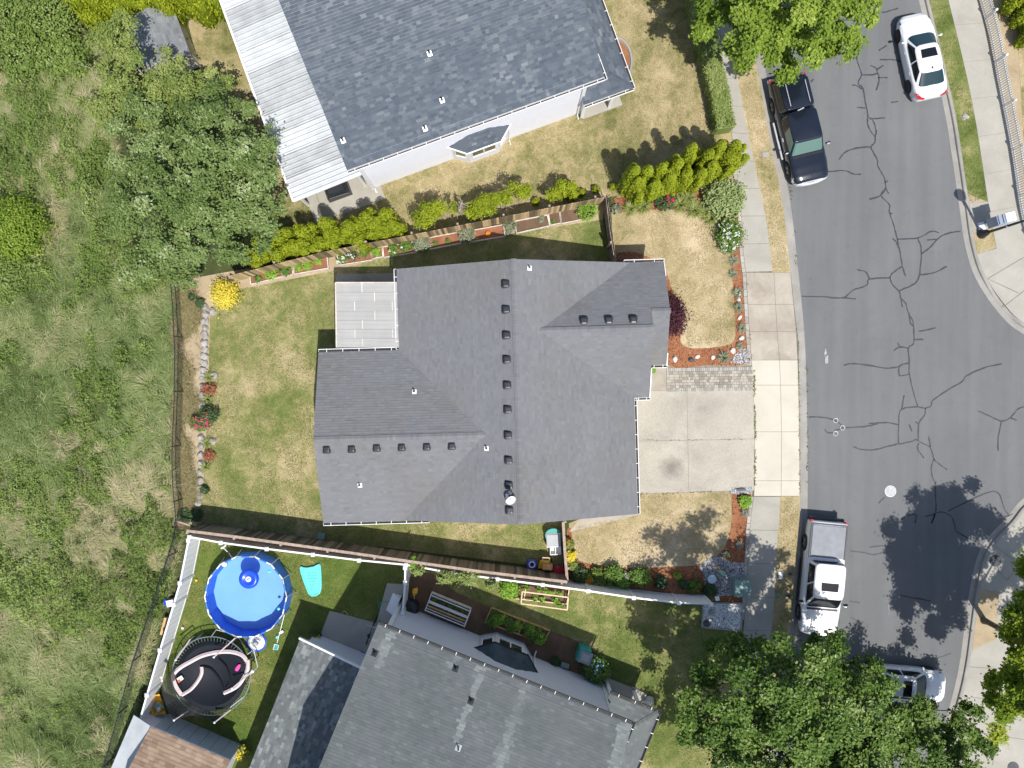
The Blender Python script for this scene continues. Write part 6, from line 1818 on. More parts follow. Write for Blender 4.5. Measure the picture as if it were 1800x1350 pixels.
# dry grass in the strip behind the back lawn
strip = [(p.x, p.y) for p in pp([(306, 500), (350, 492), (358, 540), (356, 700), (352, 870), (335, 915), (312, 912), (306, 800)])]
x, y = scatter(strip, 34000, rng); keep = field(x, y, 1.8, 11) + np.interp(x, [P(308, 0).x, P(350, 0).x], [1.0, -0.35]) > rng.normal(0.05, .3, len(x)); x, y = x[keep], y[keep]; k = len(x)
th = rng.uniform(0, 6.28, k)
o = blades("dry_grass", np.c_[x, y, np.zeros(k)], np.c_[np.cos(th), np.sin(th)], rng.uniform(.2, .6, k), rng.uniform(.012, .022, k), rng.uniform(.4, 1, k), rng.normal(.42, .22, k), LF["straw"], kind="stuff")
tag(o, "dry unmown grass along the chain link fence", "grass")

# ------------------------------------------------------------------ sheds
def shed_n():
    a, b = P(324, 40), P(352, 117)           # foot of the wall facing the lawn
    d = (b - a).normalized(); n = Vector((d.y, -d.x, 0))
    if n.x > 0: n = -n
    L = (b - a).length; Dp, h, hr_ = 2.3, 1.85, 2.35
    root = empty("garden_shed", a.lerp(b, .5) + n * 1.1, "small grey roofed garden shed under the yellow green tree", "shed")
    Fs = Frame(a[:2], math.atan2(d.y, d.x), 1 if Vector((-d.y, d.x, 0)).dot(n) > 0 else -1)
    mb = MB(); wall_block(Fs, mb, 0, L, 0, Dp, h)
    for u in (0, L): gable_fill(Fs, mb, [(u, 0, h - .02), (u, Dp, h - .02), (u, Dp / 2, hr_ - .05)])
    mb.build("wall", M["siding_main"], root)
    g = (hr_ - h) / (Dp / 2)
    p1 = [(-.12, -.12), (L + .12, -.12), (L + .12, Dp / 2), (-.12, Dp / 2)]; p2 = [(-.12, Dp / 2), (L + .12, Dp / 2), (L + .12, Dp + .12), (-.12, Dp + .12)]
    pl1, pl2 = (h, 0, g), (h + Dp * g, 0, -g)
    rf = roof_deck(Fs, [(p1, pl1), (p2, pl2)], .08).build("roof", M["white"], root)
    shingles(Fs, rf, p1, pl1, M["sh_shed"], rngs); shingles(Fs, rf, p2, pl2, M["sh_shed"], rngs)
    for u0, u1 in ((L * .5, L * .9),):
        mb = MB(); mb.bar(Fs(u0, -.02, .9), Fs(u1, -.02, .9), .04, 1.6); dr = mb.build("door", M["siding_main"], root)
        mb = MB(); mb.box(Fs(u0 + .1, -.06, .95), (.06, .06, .12)); mb.build("handle", M["dark_metal"], dr)
shed_n()

def shed_s():
    a, b = P(296, 1254), P(425, 1309)
    d = (b - a).normalized(); Fs = Frame(a[:2], math.atan2(d.y, d.x), -1)
    L = (b - a).length; h = 2.35
    root = empty("large_shed", Fs(L / 2, 2), "grey panelled shed with brown shingle roof at the pool yard corner", "shed")
    mb = MB(); wall_block(Fs, mb, 0, L, 0.03, 4.2, h); mb.build("wall", M["siding_s"], root)
    for k in range(7):
        u0 = L * k / 7 + .012; u1 = L * (k + 1) / 7 - .012
        mb = MB(); mb.bar(Fs(u0, 0, h / 2), Fs(u1, 0, h / 2), .03, h - .02); mb.build("wall_panel", M["shed_panel"], root)
    g = .42; pl = (h + .02, 0, g); p1 = [(-.06, -.22), (L + .1, -.22), (L + .1, 2.2), (-.06, 2.2)]
    pl2 = (h + .02 + 4.4 * g, 0, -g); p2 = [(-.06, 2.2), (L + .1, 2.2), (L + .1, 4.6), (-.06, 4.6)]
    rf = roof_deck(Fs, [(p1, pl), (p2, pl2)], .1).build("roof", M["white"], root)
    shingles(Fs, rf, p1, pl, M["sh_brown"], rngs, expo=.19, wmin=.25, wmax=.34); shingles(Fs, rf, p2, pl2, M["sh_brown"], rngs, expo=.19)
    lean = roof_deck(Fs, [([(-1.15, -.25), (-.1, -.25), (-.1, 3.8), (-1.15, 3.8)], (2.05 + .95 * .3, .3, 0))], .06)
    lean.build("lean_to_roof", M["patio_metal"], root)
    mb = MB(); wall_block(Fs, mb, -.85, -.02, .1, 3.2, 1.95); mb.build("lean_to_wall", M["siding_s"], root)
M["shed_panel"] = plain("blue_grey_shed_panels", (0.36, 0.40, 0.46), 0.6, var=0.03)
shed_s()

# ------------------------------------------------------------------ raised beds along the garden fence
beds = [([(439, 482), (493, 469.5), (497, 486), (441, 500)], "soil_red", [(455, 490, .2, "green"), (478, 482, .33, "limegreen")]),
        ([(494, 469), (513, 464.5), (515, 482.5), (498, 486)], "soil_red", [(503, 474, .36, "green")]),
        ([(516, 463), (575, 451.5), (577, 471.5), (517, 482)], "soil_red", [(525, 470, .22, "limegreen"), (541, 466, .24, "limegreen"), (559, 461, .22, "limegreen")]),
        ([(592, 449), (651, 438), (654, 457), (598, 466)], "soil_red", [(600, 456, .26, "green"), (618, 448, .34, "dark"), (640, 444, .26, "green")]),
        ([(652, 436), (672, 433), (673, 451), (654, 455)], "soil_red", [(662, 443, .24, "limegreen")]),
        ([(673, 434), (729, 425), (732, 443), (675, 452.5)], "soil_red", [(691, 439, .33, "green"), (714, 434, .34, "green")]),
        ([(753, 418), (808, 408), (812, 427), (755, 438)], "soil_red", [(765, 428, .12, "green"), (787, 424, .14, "green")]),
        ([(813, 408), (885, 395), (888, 415), (816, 427)], "soil_red", [(822, 413, .52, "grey"), (858, 411, .1, "limegreen")]),
        ([(905, 389), (962, 378), (966, 397), (908, 410)], "soil", [(952, 385, .2, "grey")]),
        ([(964, 376), (983, 371), (986, 392), (967, 396)], "soil", [(972, 391, .12, "green")]),
        ([(984, 371), (1042, 361), (1046, 381), (987, 393)], "soil", [(1030, 370, .62, "limegreen")])]
M["soil_red"] = stone_mat("reddish_bed_soil", (0.20, 0.085, 0.048), (0.32, 0.15, 0.085), 1.5, 40, 0.35, 0.95, 0, .8)
names = ["green seedlings at the meadow end", "one leafy grey green clump, second from the meadow end", "three lime seedlings in a row", "white flowers and dark leaves", "a single small lime plant, narrow", "two bushy green plants", "two tiny seedlings and bare red soil", "a large grey green bush and an orange pumpkin", "bare brown soil and white board", "one tiny plant in brown soil, narrow", "a big lime green bush at the gate end"]
for i, (q, soil, plants) in enumerate(beds):
    pts = [P(x_, y_, 0.25) for x_, y_ in q]
    ctr = sum(pts, Vector()) / 4; ctr.z = 0
    root = empty("raised_bed", ctr, "raised garden bed with " + names[i], "planter", "raised beds along the garden fence")
    for a, b in zip(pts, pts[1:] + pts[:1]):
        mb = MB(); mb.bar(Vector((a.x, a.y, .14)), Vector((b.x, b.y, .14)), .05, .28); mb.build("side_board", M["bed_board"], root)
    inner = [(ctr + (Vector((p.x, p.y, 0)) - ctr) * .95) for p in pts]
    MB().prism([(p.x, p.y) for p in inner], 0, .2).build("bed_soil", M[soil], root)
    for j, (x_, y_, r, m) in enumerate(plants):
        p = P(x_, y_, .2)
        fl = [("white", 5, .13)] if i == 3 else ([("white", 2, .1)] if i == 5 else [])
        shrub("garden_plant", f"{ORD[j]} plant in the {ORD[i]} raised bed counted from the meadow", p, r, r * (1.1 if r > .3 else .8), int(420 * r / .3), .10, m, 700 + i * 7 + j, "plant", "plants in the raised beds", fl, stems=4)
pk_ = P(858, 411, .2)
pump = empty("pumpkin", pk_, "small orange pumpkin in a raised bed", "pumpkin")
mb = MB()
for k in range(8):
    a = k * math.pi / 4; mb.rock(pk_ + Vector((math.cos(a) * .06, math.sin(a) * .06, .0)), (.09, .09, .1), 0, 8, 6)
mb.build("flesh", M["orange_fruit"] if "orange_fruit" in M else plain("orange_pumpkin_skin", (0.75, 0.22, 0.02), .5, var=.1), pump, smooth=True)
MB().tube([pk_ + Vector((0, 0, .1)), pk_ + Vector((.02, .02, .2))], [.025, .015], 6).build("stalk", M["bark"], pump)
shrub("garden_bush", "loose grey green bush between two raised beds near the patio cover", P(742, 428), .5, .6, 900, .12, "grey", 760, "bush")
shrub("garden_bush", "small grey green bush between the pumpkin bed and the bare bed", P(896, 400), .38, .5, 600, .11, "grey", 761, "bush")
shrub("golden_shrub", "bright golden yellow rounded shrub at the corner of the back lawn", P(400, 518), .78, .95, 2200, .10, "yellow", 762, "shrub")

# stones and plants behind the back lawn
wst = [(362, 541), (362, 553), (361, 565), (361.5, 577), (360.5, 590), (360, 602), (361, 614), (360, 626), (360, 638), (358, 650), (357, 664), (357, 680), (356, 696), (356, 712), (354, 770), (353.5, 785), (353, 800), (353, 815), (352.5, 830), (352, 845), (351, 858), (350.5, 870), (349, 884), (374, 548), (377, 660), (374, 775)]
for i, (x_, y_) in enumerate(wst):
    o = MB().rock(P(x_, y_), (.17 + .05 * random.random(), .19 + .05 * random.random(), .15 + .05 * random.random()), i, 9, 6, random.uniform(-.3, .3)).build("stone", M["rock"])
    tag(o, (f"{ORD[i] if i < 20 else ORD[i - 20] + ' low'} grey border stone counted down the back lawn edge" if i < 23 else f"grey stone beside the back lawn, {('near the golden shrub', 'beside the upper rust coloured plant', 'below the pink roses')[i - 23]}"), "stone", "border stones along the back lawn")
shrub("rose_bush", "rose bush with magenta flowers leaning over the back border", P(358, 742), .52, .8, 1000, .11, "green", 770, "rose", None, [("pink", 16, .14)], rx=.6, ry=.45)
shrub("rose_bush", "dark leaved red rose behind the magenta roses", P(372, 728), .48, .8, 1000, .11, "dark", 771, "rose", None, [("red", 7, .09)])
shrub("rust_shrub", "rust red low shrub on the back border above the roses", P(370, 684), .38, .4, 600, .09, "rust", 772, "shrub")
shrub("rust_shrub", "rust red low shrub on the back border below the roses", P(370, 801), .33, .35, 500, .09, "rust", 773, "shrub")
for i, (x_, y_, lab) in enumerate(((369, 664, "above the upper rust shrub"), (368, 700, "between the upper rust shrub and the roses"), (366, 778, "just below the roses"), (364, 820, "below the lower rust shrub"))):
    tuft("strap_plant", "strap leaved green plant on the back border " + lab, P(x_, y_), .36, .35, 60, "strap", 780 + i, "plant", "strap leaved plants on the back border", .035)
for i, (x_, y_, r, lab) in enumerate(((341, 523, .22, "leafy green weed near the white scrap behind the back lawn"), (354, 533, .25, "dark green weed at the top of the stone border"), (330, 905, .45, "tangled green weeds at the south corner of the back strip"), (346, 905, .35, "leafy weeds beside the end of the cedar fence"), (362, 860, .2, "small green weed by the lower border stones"))):
    shrub("weed_clump", lab, P(x_, y_), r, .4, int(700 * r / .3), .11, "dark", 790 + i, "weed")
tag(MB().box(P(347, 550) + Vector((0, 0, .03)), (.22, .16, .05), .4).build("paper_scrap", M["white"]), "small white scrap lying in the dry strip", "scrap")

# ------------------------------------------------------------------ front garden plants
for i, (x_, y_, r, lab) in enumerate(((1108, 369, .5, "nearest the gate"), (1130, 365, .6, "left of the red roses"), (1193, 362, .62, "right of the red roses"), (1208, 352, .55, "behind the middle clump, under the cedars"), (1219, 372, .6, "with brownish tips"), (1238, 374, .5, "beside the variegated shrub"), (1247, 386, .4, "at the lower end of the bed"))):
    tuft("daylily", "straw green strap leaved clump in the front bed, " + lab, P(x_, y_), r, .5, 150, "strap", 800 + i, "plant", "strap leaved clumps below the tall hedge", .035)
shrub("succulent", "blue green leafy plant at the gate corner of the front bed", P(1083, 368), .28, .3, 350, .1, "grey", 810, "plant")
shrub("rose_bush", "dark rose bush with crimson flowers below the tall cedar hedge", P(1164, 355), .55, .75, 1100, .11, "dark", 811, "rose", None, [("crimson", 7, .17)])
shrub("variegated_shrub", "large pale variegated shrub at the end of the tall hedge", P(1268, 352), 1.02, 1.3, 4200, .15, "variegated", 812, "shrub")
shrub("rose_bush", "white flowering rose bush beside the sidewalk", P(1277, 415), .8, .95, 2200, .11, "green", 813, "rose", None, [("white", 46, .13)], rx=.72, ry=.95)
for i, (x_, y_, r, lab) in enumerate(((1281, 440, .3, "just below the white roses"), (1289, 459, .32, "second below the white roses"), (1288, 483, .28, "third below the white roses"), (1296, 516, .34, "with white speckles beside the sidewalk"), (1297, 541, .32, "above the triangular pale stone"), (1303, 577, .3, "above the lowest pale stones"), (1299, 608, .24, "at the corner by the gravel"), (1271, 629, .42, "large, beside the paver walk"))):
    tuft("lavender", "grey green spiky mound on orange mulch, " + lab, P(x_, y_), r, r * .8, 190, "grey", 820 + i, "plant", "spiky mounds along the sidewalk", .022, [("white", 8, .05)] if i == 3 else ())
shrub("burgundy_shrub", "deep burgundy shrub against the front of the bungalow", P(1180, 556), .95, 1.3, 2600, .11, "purple", 830, "shrub", rx=.62, ry=1.1)
shrub("garden_plant", "bright green plant tucked beside the bungalow entry", P(1143, 649), .25, .4, 500, .1, "limegreen", 831, "plant")
stones = [(1186, 631, .14, "rock_white", "pale boulder nearest the bungalow on the mulch"), (1215, 633, .13, "rock_dark", "dark boulder between two pale ones by the paver walk"), (1225, 627, .11, "rock_white", "pale upright stone beside the dark boulder"), (1253, 628, .11, "rock_white", "pale block stone beside the large spiky mound"), (1288, 617, .14, "rock_white", "long pale stone at the gravel corner"), (1303, 594, .12, "rock_white", "pale stone between the two lowest spiky mounds"), (1300, 558, .11, "rock_white", "triangular pale stone on the sidewalk mulch"), (1298, 527, .09, "rock_white", "small white stone below the speckled mound")]
for i, (x_, y_, r, m, lab) in enumerate(stones):
    tag(MB().rock(P(x_, y_), (r, r * 1.3, r), 50 + i, 8, 6, i).build("boulder", M[m]), lab, "stone", "boulders on the mulch")
pebbles("gravel", [P(*p)[:2] for p in [(1283, 638), (1300, 612), (1318, 614), (1320, 640)]], 900, .045, .012, M["gravel"], label="patch of grey gravel at the corner of the paver walk", cat="gravel")
pebbles("gravel", [P(*p)[:2] for p in [(1283, 858), (1322, 856), (1322, 868), (1283, 868)]], 600, .045, .012, M["gravel"], label="strip of grey gravel beside the driveway end", cat="gravel")
tag(MB().rock(P(1302, 860), (.28, .1, .08), 71, 8, 6).build("driftwood", M["rock_dark"]), "dark twisted driftwood on the driveway gravel strip", "driftwood")
# south front bed
pebbles("gravel", [P(*p)[:2] for p in [(1228, 995), (1250, 980), (1266, 978), (1285, 988), (1313, 990), (1312, 1046), (1282, 1048), (1262, 1046), (1240, 1030), (1236, 1010)]], 4200, .05, .014, M["gravel"], label="bed of grey gravel around the utility box", cat="gravel")
wg = [P(*p) for p in [(1236, 1060), (1306, 1060), (1302, 1108), (1233, 1102)]]
sheet("gravel_pad", wg, .012, M["concrete"])
pebbles("white_gravel", [p[:2] for p in wg], 5200, .04, .018, M["gravel_white"], label="rectangular pad of white gravel at the end of the vinyl fence", cat="gravel")
for a, b, lab in ((0, 1, "sidewalk end"), (2, 3, "lawn side")):
    pass
tb = MB()
for a, b in zip(wg, wg[1:] + wg[:1]): tb.bar(a + Vector((0, 0, .04)), b + Vector((0, 0, .04)), .07, .09)
tag(tb.build("timber_edging", M["rock"]), "grey timber edging around the white gravel pad", "edging")
for i, (x_, y_, r, lab) in enumerate(((1250, 1075, .16, "rounded brown boulder near the fence on the white gravel"), (1242, 1095, .19, "larger dark boulder at the corner of the white gravel"))):
    tag(MB().rock(P(x_, y_), (r, r, r), 80 + i).build("boulder", M["rock_dark" if i else "rock"]), lab, "stone", "boulders on the white gravel")
tf = empty("utility_box", P(1299, 1028), "green metal utility box on the gravel beside the sidewalk", "utility box")
c = P(1299, 1029)
MB().box(c + Vector((0, 0, .38)), (.86, .88, .74), -.03).build("cabinet", M["transformer"], tf)
for s_ in (-1, 1):
    MB().box(c + Vector((s_ * .215, 0, .765)), (.42, .86, .03), -.03).build("lid_panel", M["transformer"], tf)
MB().box(c + Vector((0, 0, .02)), (1.0, 1.0, .06), -.03).build("pad", M["concrete"], tf)
MB().box(c + Vector((-.1, .455, .4)), (.06, .03, .12), -.03).build("handle", M["dark_metal"], tf)
bb = empty("bird_bath", P(1248, 1013), "pale blue bird bath standing on the grey gravel", "bird bath")
c = P(1247.5, 1014)
MB().lathe(c, [(.14, 0), (.07, .06), (.06, .38), (.12, .46)], 16).build("pedestal", M["rock"], bb, smooth=True)
MB().lathe(c, [(.08, .44), (.22, .5), (.24, .53), (.20, .505), (.03, .49)], 20).build("bowl", plain("pale_blue_glaze", (.48, .60, .66), .3, var=.04), bb, smooth=True)
c = P(1268, 1006); gb = empty("green_bottle_planter", c, "frosted green glass bottle lying on the grey gravel", "bottle")
ax_ = Vector((.8, -.55, 0)).normalized()
MB().lathe(c - ax_ * .25 + Vector((0, 0, .13)), [(.02, 0), (.10, .04), (.13, .18), (.12, .36), (.06, .48), (.05, .5)], 16, axis=ax_).build("glass_body", plain("frosted_green_glass", (.30, .45, .33), .25, var=.05), gb, smooth=True)
MB().lathe(c + ax_ * .24 + Vector((0, 0, .13)), [(.055, 0), (.06, .05), (.04, .07)], 12, axis=ax_).build("stopper", M["white"], gb)
c = P(1263, 996); tp = empty("toppled_pot", c, "small brown clay pot tipped over on the gravel", "pot")
MB().lathe(c + Vector((0, 0, .09)), [(.07, -.1), (.1, .08), (.085, .08), (.05, -.05)], 14, axis=(.9, -.2, .4)).build("clay_body", M["terracotta"], tp, smooth=True)
MB().rock(c + Vector((-.1, .05, 0)), (.1, .07, .05), 91).build("spilled_soil", M["soil"], tp)
c = P(1256, 1047); sl = empty("garden_lantern", c, "white lantern on a short post beside the vinyl fence end", "lantern")
MB().tube([c, c + Vector((0, 0, .5))], .03).build("post", M["aqua_dark"], sl); MB().box(c + Vector((0, 0, .58)), (.2, .2, .18), .2).build("lantern_head", M["white"], sl)
fplants = [(1017, 1008, .42, .7, "dark", (), "dark grey leaved bush nearest the cedar gate"), (1035, 1016, .28, .4, "limegreen", [("orange", 6, .15)], "low plant with big orange blooms"), (1049, 1006, .3, .5, "green", [("orange", 4, .12)], "orange flowering plant behind the low one"), (1054, 1022, .36, .4, "yellowgreen", [("peach", 5, .08)], "yellow green plant with peach flowers against the vinyl fence"), (1077, 1008, .56, .75, "green", (), "first leafy green rhododendron on the mulch"), (1096, 1022, .34, .45, "limegreen", (), "lime green plant between the two rhododendrons"), (1099, 1012, .26, .4, "grey", [("white", 3, .08)], "pale plant with white flowers between the rhododendrons"), (1124, 1012, .56, .75, "green", (), "second leafy green rhododendron, the rounder one"), (1160, 1022, .36, .5, "dark", [("white", 4, .11)], "dark rose with white blooms on the south mulch"), (1191, 1011, .18, .2, "limegreen", [("yellow", 3, .07)], "tiny yellow flowering plant alone on the mulch"), (1202, 1026, .28, .35, "dark", (), "dark low plant left of the red flowers"), (1219, 1030, .35, .4, "green", [("red", 5, .08)], "green plant with small red flowers near the bird bath"), (1246, 1036, .36, .4, "dark", (), "dark fern like plant between bird bath and lantern"), (1308, 881, .34, .4, "limegreen", (), "lime yellow plant by the driveway gravel"), (1275, 974, .14, .25, "limegreen", [("white", 4, .13)], "small plant with white flowers at the gravel edge"), (1000, 955, .3, .5, "yellowgreen", [("orange", 6, .12)], "orange flowers beside the cedar gate"), (1003, 976, .3, .5, "yellow", [("yellow", 5, .1)], "yellow foliage beside the cedar gate"), (1007, 992, .3, .5, "strap", [("yellow", 4, .1)], "pale yellow plant at the gate corner")]
for i, (x_, y_, r, h, m, fl, lab) in enumerate(fplants):
    shrub("garden_plant", lab, P(x_, y_), r, h, int(900 * r / .4), .12, m, 850 + i, "plant", None, list(fl))
for i, (x_, y_, lab) in enumerate(((1309, 902, "upper mauve flowering mound on the south sidewalk mulch"), (1298, 957, "lower mauve flowering mound on the south sidewalk mulch"))):
    tuft("lavender", lab, P(x_, y_), .26, .25, 150, "grey", 880 + i, "plant", "mauve mounds on the south mulch", .022, [("mauve", 18, .05)])

# ------------------------------------------------------------------ things by the cedar gate
c = P(972, 946); bn = empty("storage_bin", c, "teal bin with a clear plastic box on top beside the cedar gate", "bin")
mb = MB(); vs = []
for z, s in ((0, .36), (.55, .44), (.62, .46)):
    for k in range(20):
        a = 2 * math.pi * k / 20; vs.append((c.x + math.cos(a) * s * .95, c.y + .25 + math.sin(a) * s * .8, z))
mb.add(vs, [(r * 20 + k, r * 20 + (k + 1) % 20, r * 20 + 20 + (k + 1) % 20, r * 20 + 20 + k) for r in range(2) for k in range(20)] + [tuple(40 + k for k in range(20))]); mb.build("tub", M["teal"], bn)
MB().box(c + Vector((0, 0, .35)), (.74, .72, .62), .05).build("clear_box", M["clear_plastic"], bn)
MB().box(c + Vector((0, 0, .69)), (.70, .62, .06), .05).build("box_lid", M["grey_plastic"], bn)
c = P(976, 965); cr = empty("white_crate", c, "white plastic crate in front of the clear box", "crate")
MB().box(c + Vector((0, 0, .06)), (.56, .46, .04), .03).build("base", M["white"], cr)
for dx, dy, sx, sy in ((0, .23, .58, .03), (0, -.23, .58, .03), (.28, 0, .03, .46), (-.28, 0, .03, .46), (0, 0, .03, .42)):
    MB().box(c + Vector((dx, dy, .22)), (sx, sy, .32), .03).build("side", M["white"], cr)
c = P(935, 990); tb_ = empty("blue_tub", c, "round blue tub with white ring beside the toy truck", "tub")
MB().lathe(c, [(.24, 0), (.28, .3), (.27, .34), (.2, .34), (.19, .1), (.01, .1)], 22).build("tub_body", M["blue"], tb_)
MB().ring(c + Vector((0, 0, .36)), .15, .035, 22).build("rim_ring", M["white"], tb_)
c = P(959, 990); ty = empty("toy_truck", c, "yellow and orange plastic ride-on toy truck by the cedar fence", "toy")
mb = MB(); mb.slab([c + Vector((-.42, -.2, .38)), c + Vector((.42, -.22, .38)), c + Vector((.22, .22, .55)), c + Vector((-.3, .22, .55))], .32); mb.build("body", M["yellow"], ty)
MB().box(c + Vector((.08, -.08, .52)), (.5, .3, .2), -.05).build("bonnet", M["orange_pale"], ty)
for dx, dy, sx, sy in ((0, .42, .4, .05), (-.18, .3, .05, .25), (.18, .3, .05, .25), (0, .2, .4, .05)):
    MB().box(c + Vector((dx, dy, .62)), (sx, sy, .06), -.05).build("roof_frame", M["pine"], ty)
for dx, dy in ((-.32, -.2), (.32, -.2), (-.28, .2), (.28, .2)):
    MB().lathe(c + Vector((dx - .04, dy, .12)), [(.03, 0), (.12, 0), (.12, .08), (.03, .08)], 14, axis=(1, 0, 0)).build("wheel", M["black"], ty)
c = P(981, 1000); rb = empty("red_lidded_tub", c, "round tub with a red lid in the corner by the cedar gate", "tub")
MB().lathe(c, [(.24, 0), (.27, .48)], 22).build("tub_body", M["dark_metal"], rb); MB().lathe(c, [(.29, .47), (.3, .52), (.26, .55), (.25, .53), (.02, .54)], 24).build("lid", M["red"], rb)
tag(MB().box(P(566, 941) + Vector((0, 0, .12)), (.34, .3, .2), -.1).box(P(566, 941) + Vector((0, 0, .235)), (.38, .34, .03), -.1).build("sprinkler_box", M["transformer"]), "small green valve box on the lawn below the bungalow", "valve box")
for i, (x_, y_, r, lab) in enumerate(((733, 975, .28, "climbing vine reaching up over the cedar fence"), (790, 1000, .42, "leafy vine spilling between the two fences"), (825, 1000, .5, "largest vine clump growing over the vinyl fence"), (866, 1012, .28, "thin vine at the end of the vine growth"), (740, 988, .3, "small vine below the climbing one"))):
    b = P(x_, y_, 0); b.z = 1.4
    vine_root = shrub("vine", lab, b, r, .9, int(900 * r / .4), .11, "limegreen" if i == 0 else "laurel", 890 + i, "vine", "vines on the fences", rx=r * (0.6 if i == 0 else 1.3), ry=r * (1.3 if i == 0 else .8))
    MB().tube([Vector((b.x, b.y, -.05)), Vector((b.x + .04, b.y + .02, .8)), b + Vector((0, 0, .1))], [.03, .025, .015], 6).build("stalk", M["bark"], vine_root)
# ------------------------------------------------------------------ pool yard
PC = P(443, 1040); PR, PH = 2.13, 1.07
pool = empty("frame_pool", PC, "round blue frame swimming pool in the back yard", "pool")
NS = 14
def ringpts(r, z, off=0.0): return [Vector((PC.x + r * math.cos(2 * math.pi * (k + off) / NS), PC.y + r * math.sin(2 * math.pi * (k + off) / NS), z)) for k in range(NS)]
wall_o, wall_i = MB(), MB()
lo, hi = ringpts(PR + .06, 0.0), ringpts(PR, PH)
mb = MB()
for k in range(NS):
    k2 = (k + 1) % NS; mb.add([lo[k], lo[k2], hi[k2], hi[k]], [(0, 1, 2, 3)])
mb.build("outer_wall", M["pool_outer"], pool)
li, hi2 = ringpts(PR - .10, .03), ringpts(PR - .05, PH - .01)
mb = MB()
for k in range(NS):
    k2 = (k + 1) % NS; mb.add([li[k], li[k2], hi2[k2], hi2[k]], [(3, 2, 1, 0)])
mb.build("liner", M["pool_blue"], pool)
MB().add(ringpts(PR - .10, .03), [tuple(range(NS))]).build("floor", M["pool_floor"], pool)
wm_, n_, l_, b_ = nt("pool_water")
n_.remove(b_)
tr_ = n_.new("ShaderNodeBsdfTransparent"); tr_.inputs[0].default_value = (.86, .94, .98, 1)
gl_ = n_.new("ShaderNodeBsdfGlossy"); gl_.inputs["Roughness"].default_value = .04
fr_ = n_.new("ShaderNodeFresnel"); fr_.inputs[0].default_value = 1.33
bp_ = n_.new("ShaderNodeBump"); bp_.inputs["Strength"].default_value = .08
l_.new(noise_node(n_, l_, n_.new("ShaderNodeNewGeometry").outputs["Position"], 4, 2), bp_.inputs["Height"]); pass
mx_ = n_.new("ShaderNodeMixShader"); l_.new(fr_.outputs[0], mx_.inputs[0]); l_.new(tr_.outputs[0], mx_.inputs[1]); l_.new(gl_.outputs[0], mx_.inputs[2]); l_.new(mx_.outputs[0], n_["Material Output"].inputs[0])
MB().add(ringpts(PR - .055, PH - .16), [tuple(range(NS))]).build("water", wm_, pool)
for k in range(NS):
    a, b = hi[k], hi[(k + 1) % NS]
    MB().tube([a.lerp(b, .02), a.lerp(b, .98)], .035, 8).build("top_rail", M["white"] if k % 3 else M["steel"], pool)
    MB().tube([a.lerp(b, .30) + Vector((0, 0, .012)), a.lerp(b, .70) + Vector((0, 0, .012))], .046, 8).build("liner_sleeve", M["pool_outer"], pool)
    d = (a - PC); d.z = 0; d.normalize()
    MB().tube([a + d * .02, Vector((a.x, a.y, 0)) + d * .22], .025, 6).build("leg", M["steel"], pool)
c = P(438, 1017, .95); ft = empty("pool_float", c, "round dark blue inflatable float with white cap in the pool", "float")
prof = [(.02, -.14), (.3, -.15), (.44, -.09), (.52, .02), (.50, .12), (.40, .19), (.27, .17), (.2, .12), (.14, .14)]
MB().lathe(c, prof, 32).build("ring_body", M["blue"], ft, smooth=True)
MB().lathe(c, [(.15, .12), (.14, .165), (.02, .175)], 20).build("cap", M["white"], ft)
MB().bar(c + Vector((-.08, -.06, .185)), c + Vector((.08, .06, .185)), .04, .01).build("cap_mark", M["dark_metal"], ft)
c = P(452, 1128); fp = empty("filter_pump", c, "round pool filter pump with coiled white hose below the pool", "pump")
MB().lathe(c, [(.5, 0), (.52, .05), (.45, .08), (.02, .09)], 26).build("mat", M["blue"], fp)
for i, (r, z) in enumerate(((.40, .12), (.32, .17), (.24, .22), (.16, .3))):
    MB().ring(c + Vector((.02 * i, .02, z)), r, .045, 30, 7).build("hose_coil", M["white" if i % 2 else "steel"], fp)
MB().lathe(c + Vector((.03, .02, 0)), [(.13, .1), (.13, .45), (.09, .5), (.02, .51)], 18).build("canister", M["grey_plastic"], fp)
c = P(396, 990, .6); sk = empty("pool_skimmer", c, "white skimmer and hoses hanging on the pool rim by the fence", "skimmer")
MB().lathe(P(395, 991, .85), [(.02, -.12), (.12, -.12), (.14, .1), (.1, .14), (.02, .14)], 16).build("basket", M["white"], sk)
MB().tube([P(409, 982, .9), P(402, 972, .3), P(392, 962, .5), P(387, 958, 1.2)], .03, 6).build("hose", M["steel"], sk)
MB().tube([P(388, 964, 1.5), P(393, 962, 1.45), P(397, 958, 1.6)], .04, 6).build("hook", M["white"], sk)
for i, (x_, y_, lab) in enumerate(((474, 1004, "aqua toy floating near the top of the pool"), (490, 1070, "aqua toy floating near the lower side of the pool"))):
    tag(MB().rock(P(x_, y_, .9), (.09, .07, .05), i + 5).build("pool_toy", M["aqua"]), lab, "toy")
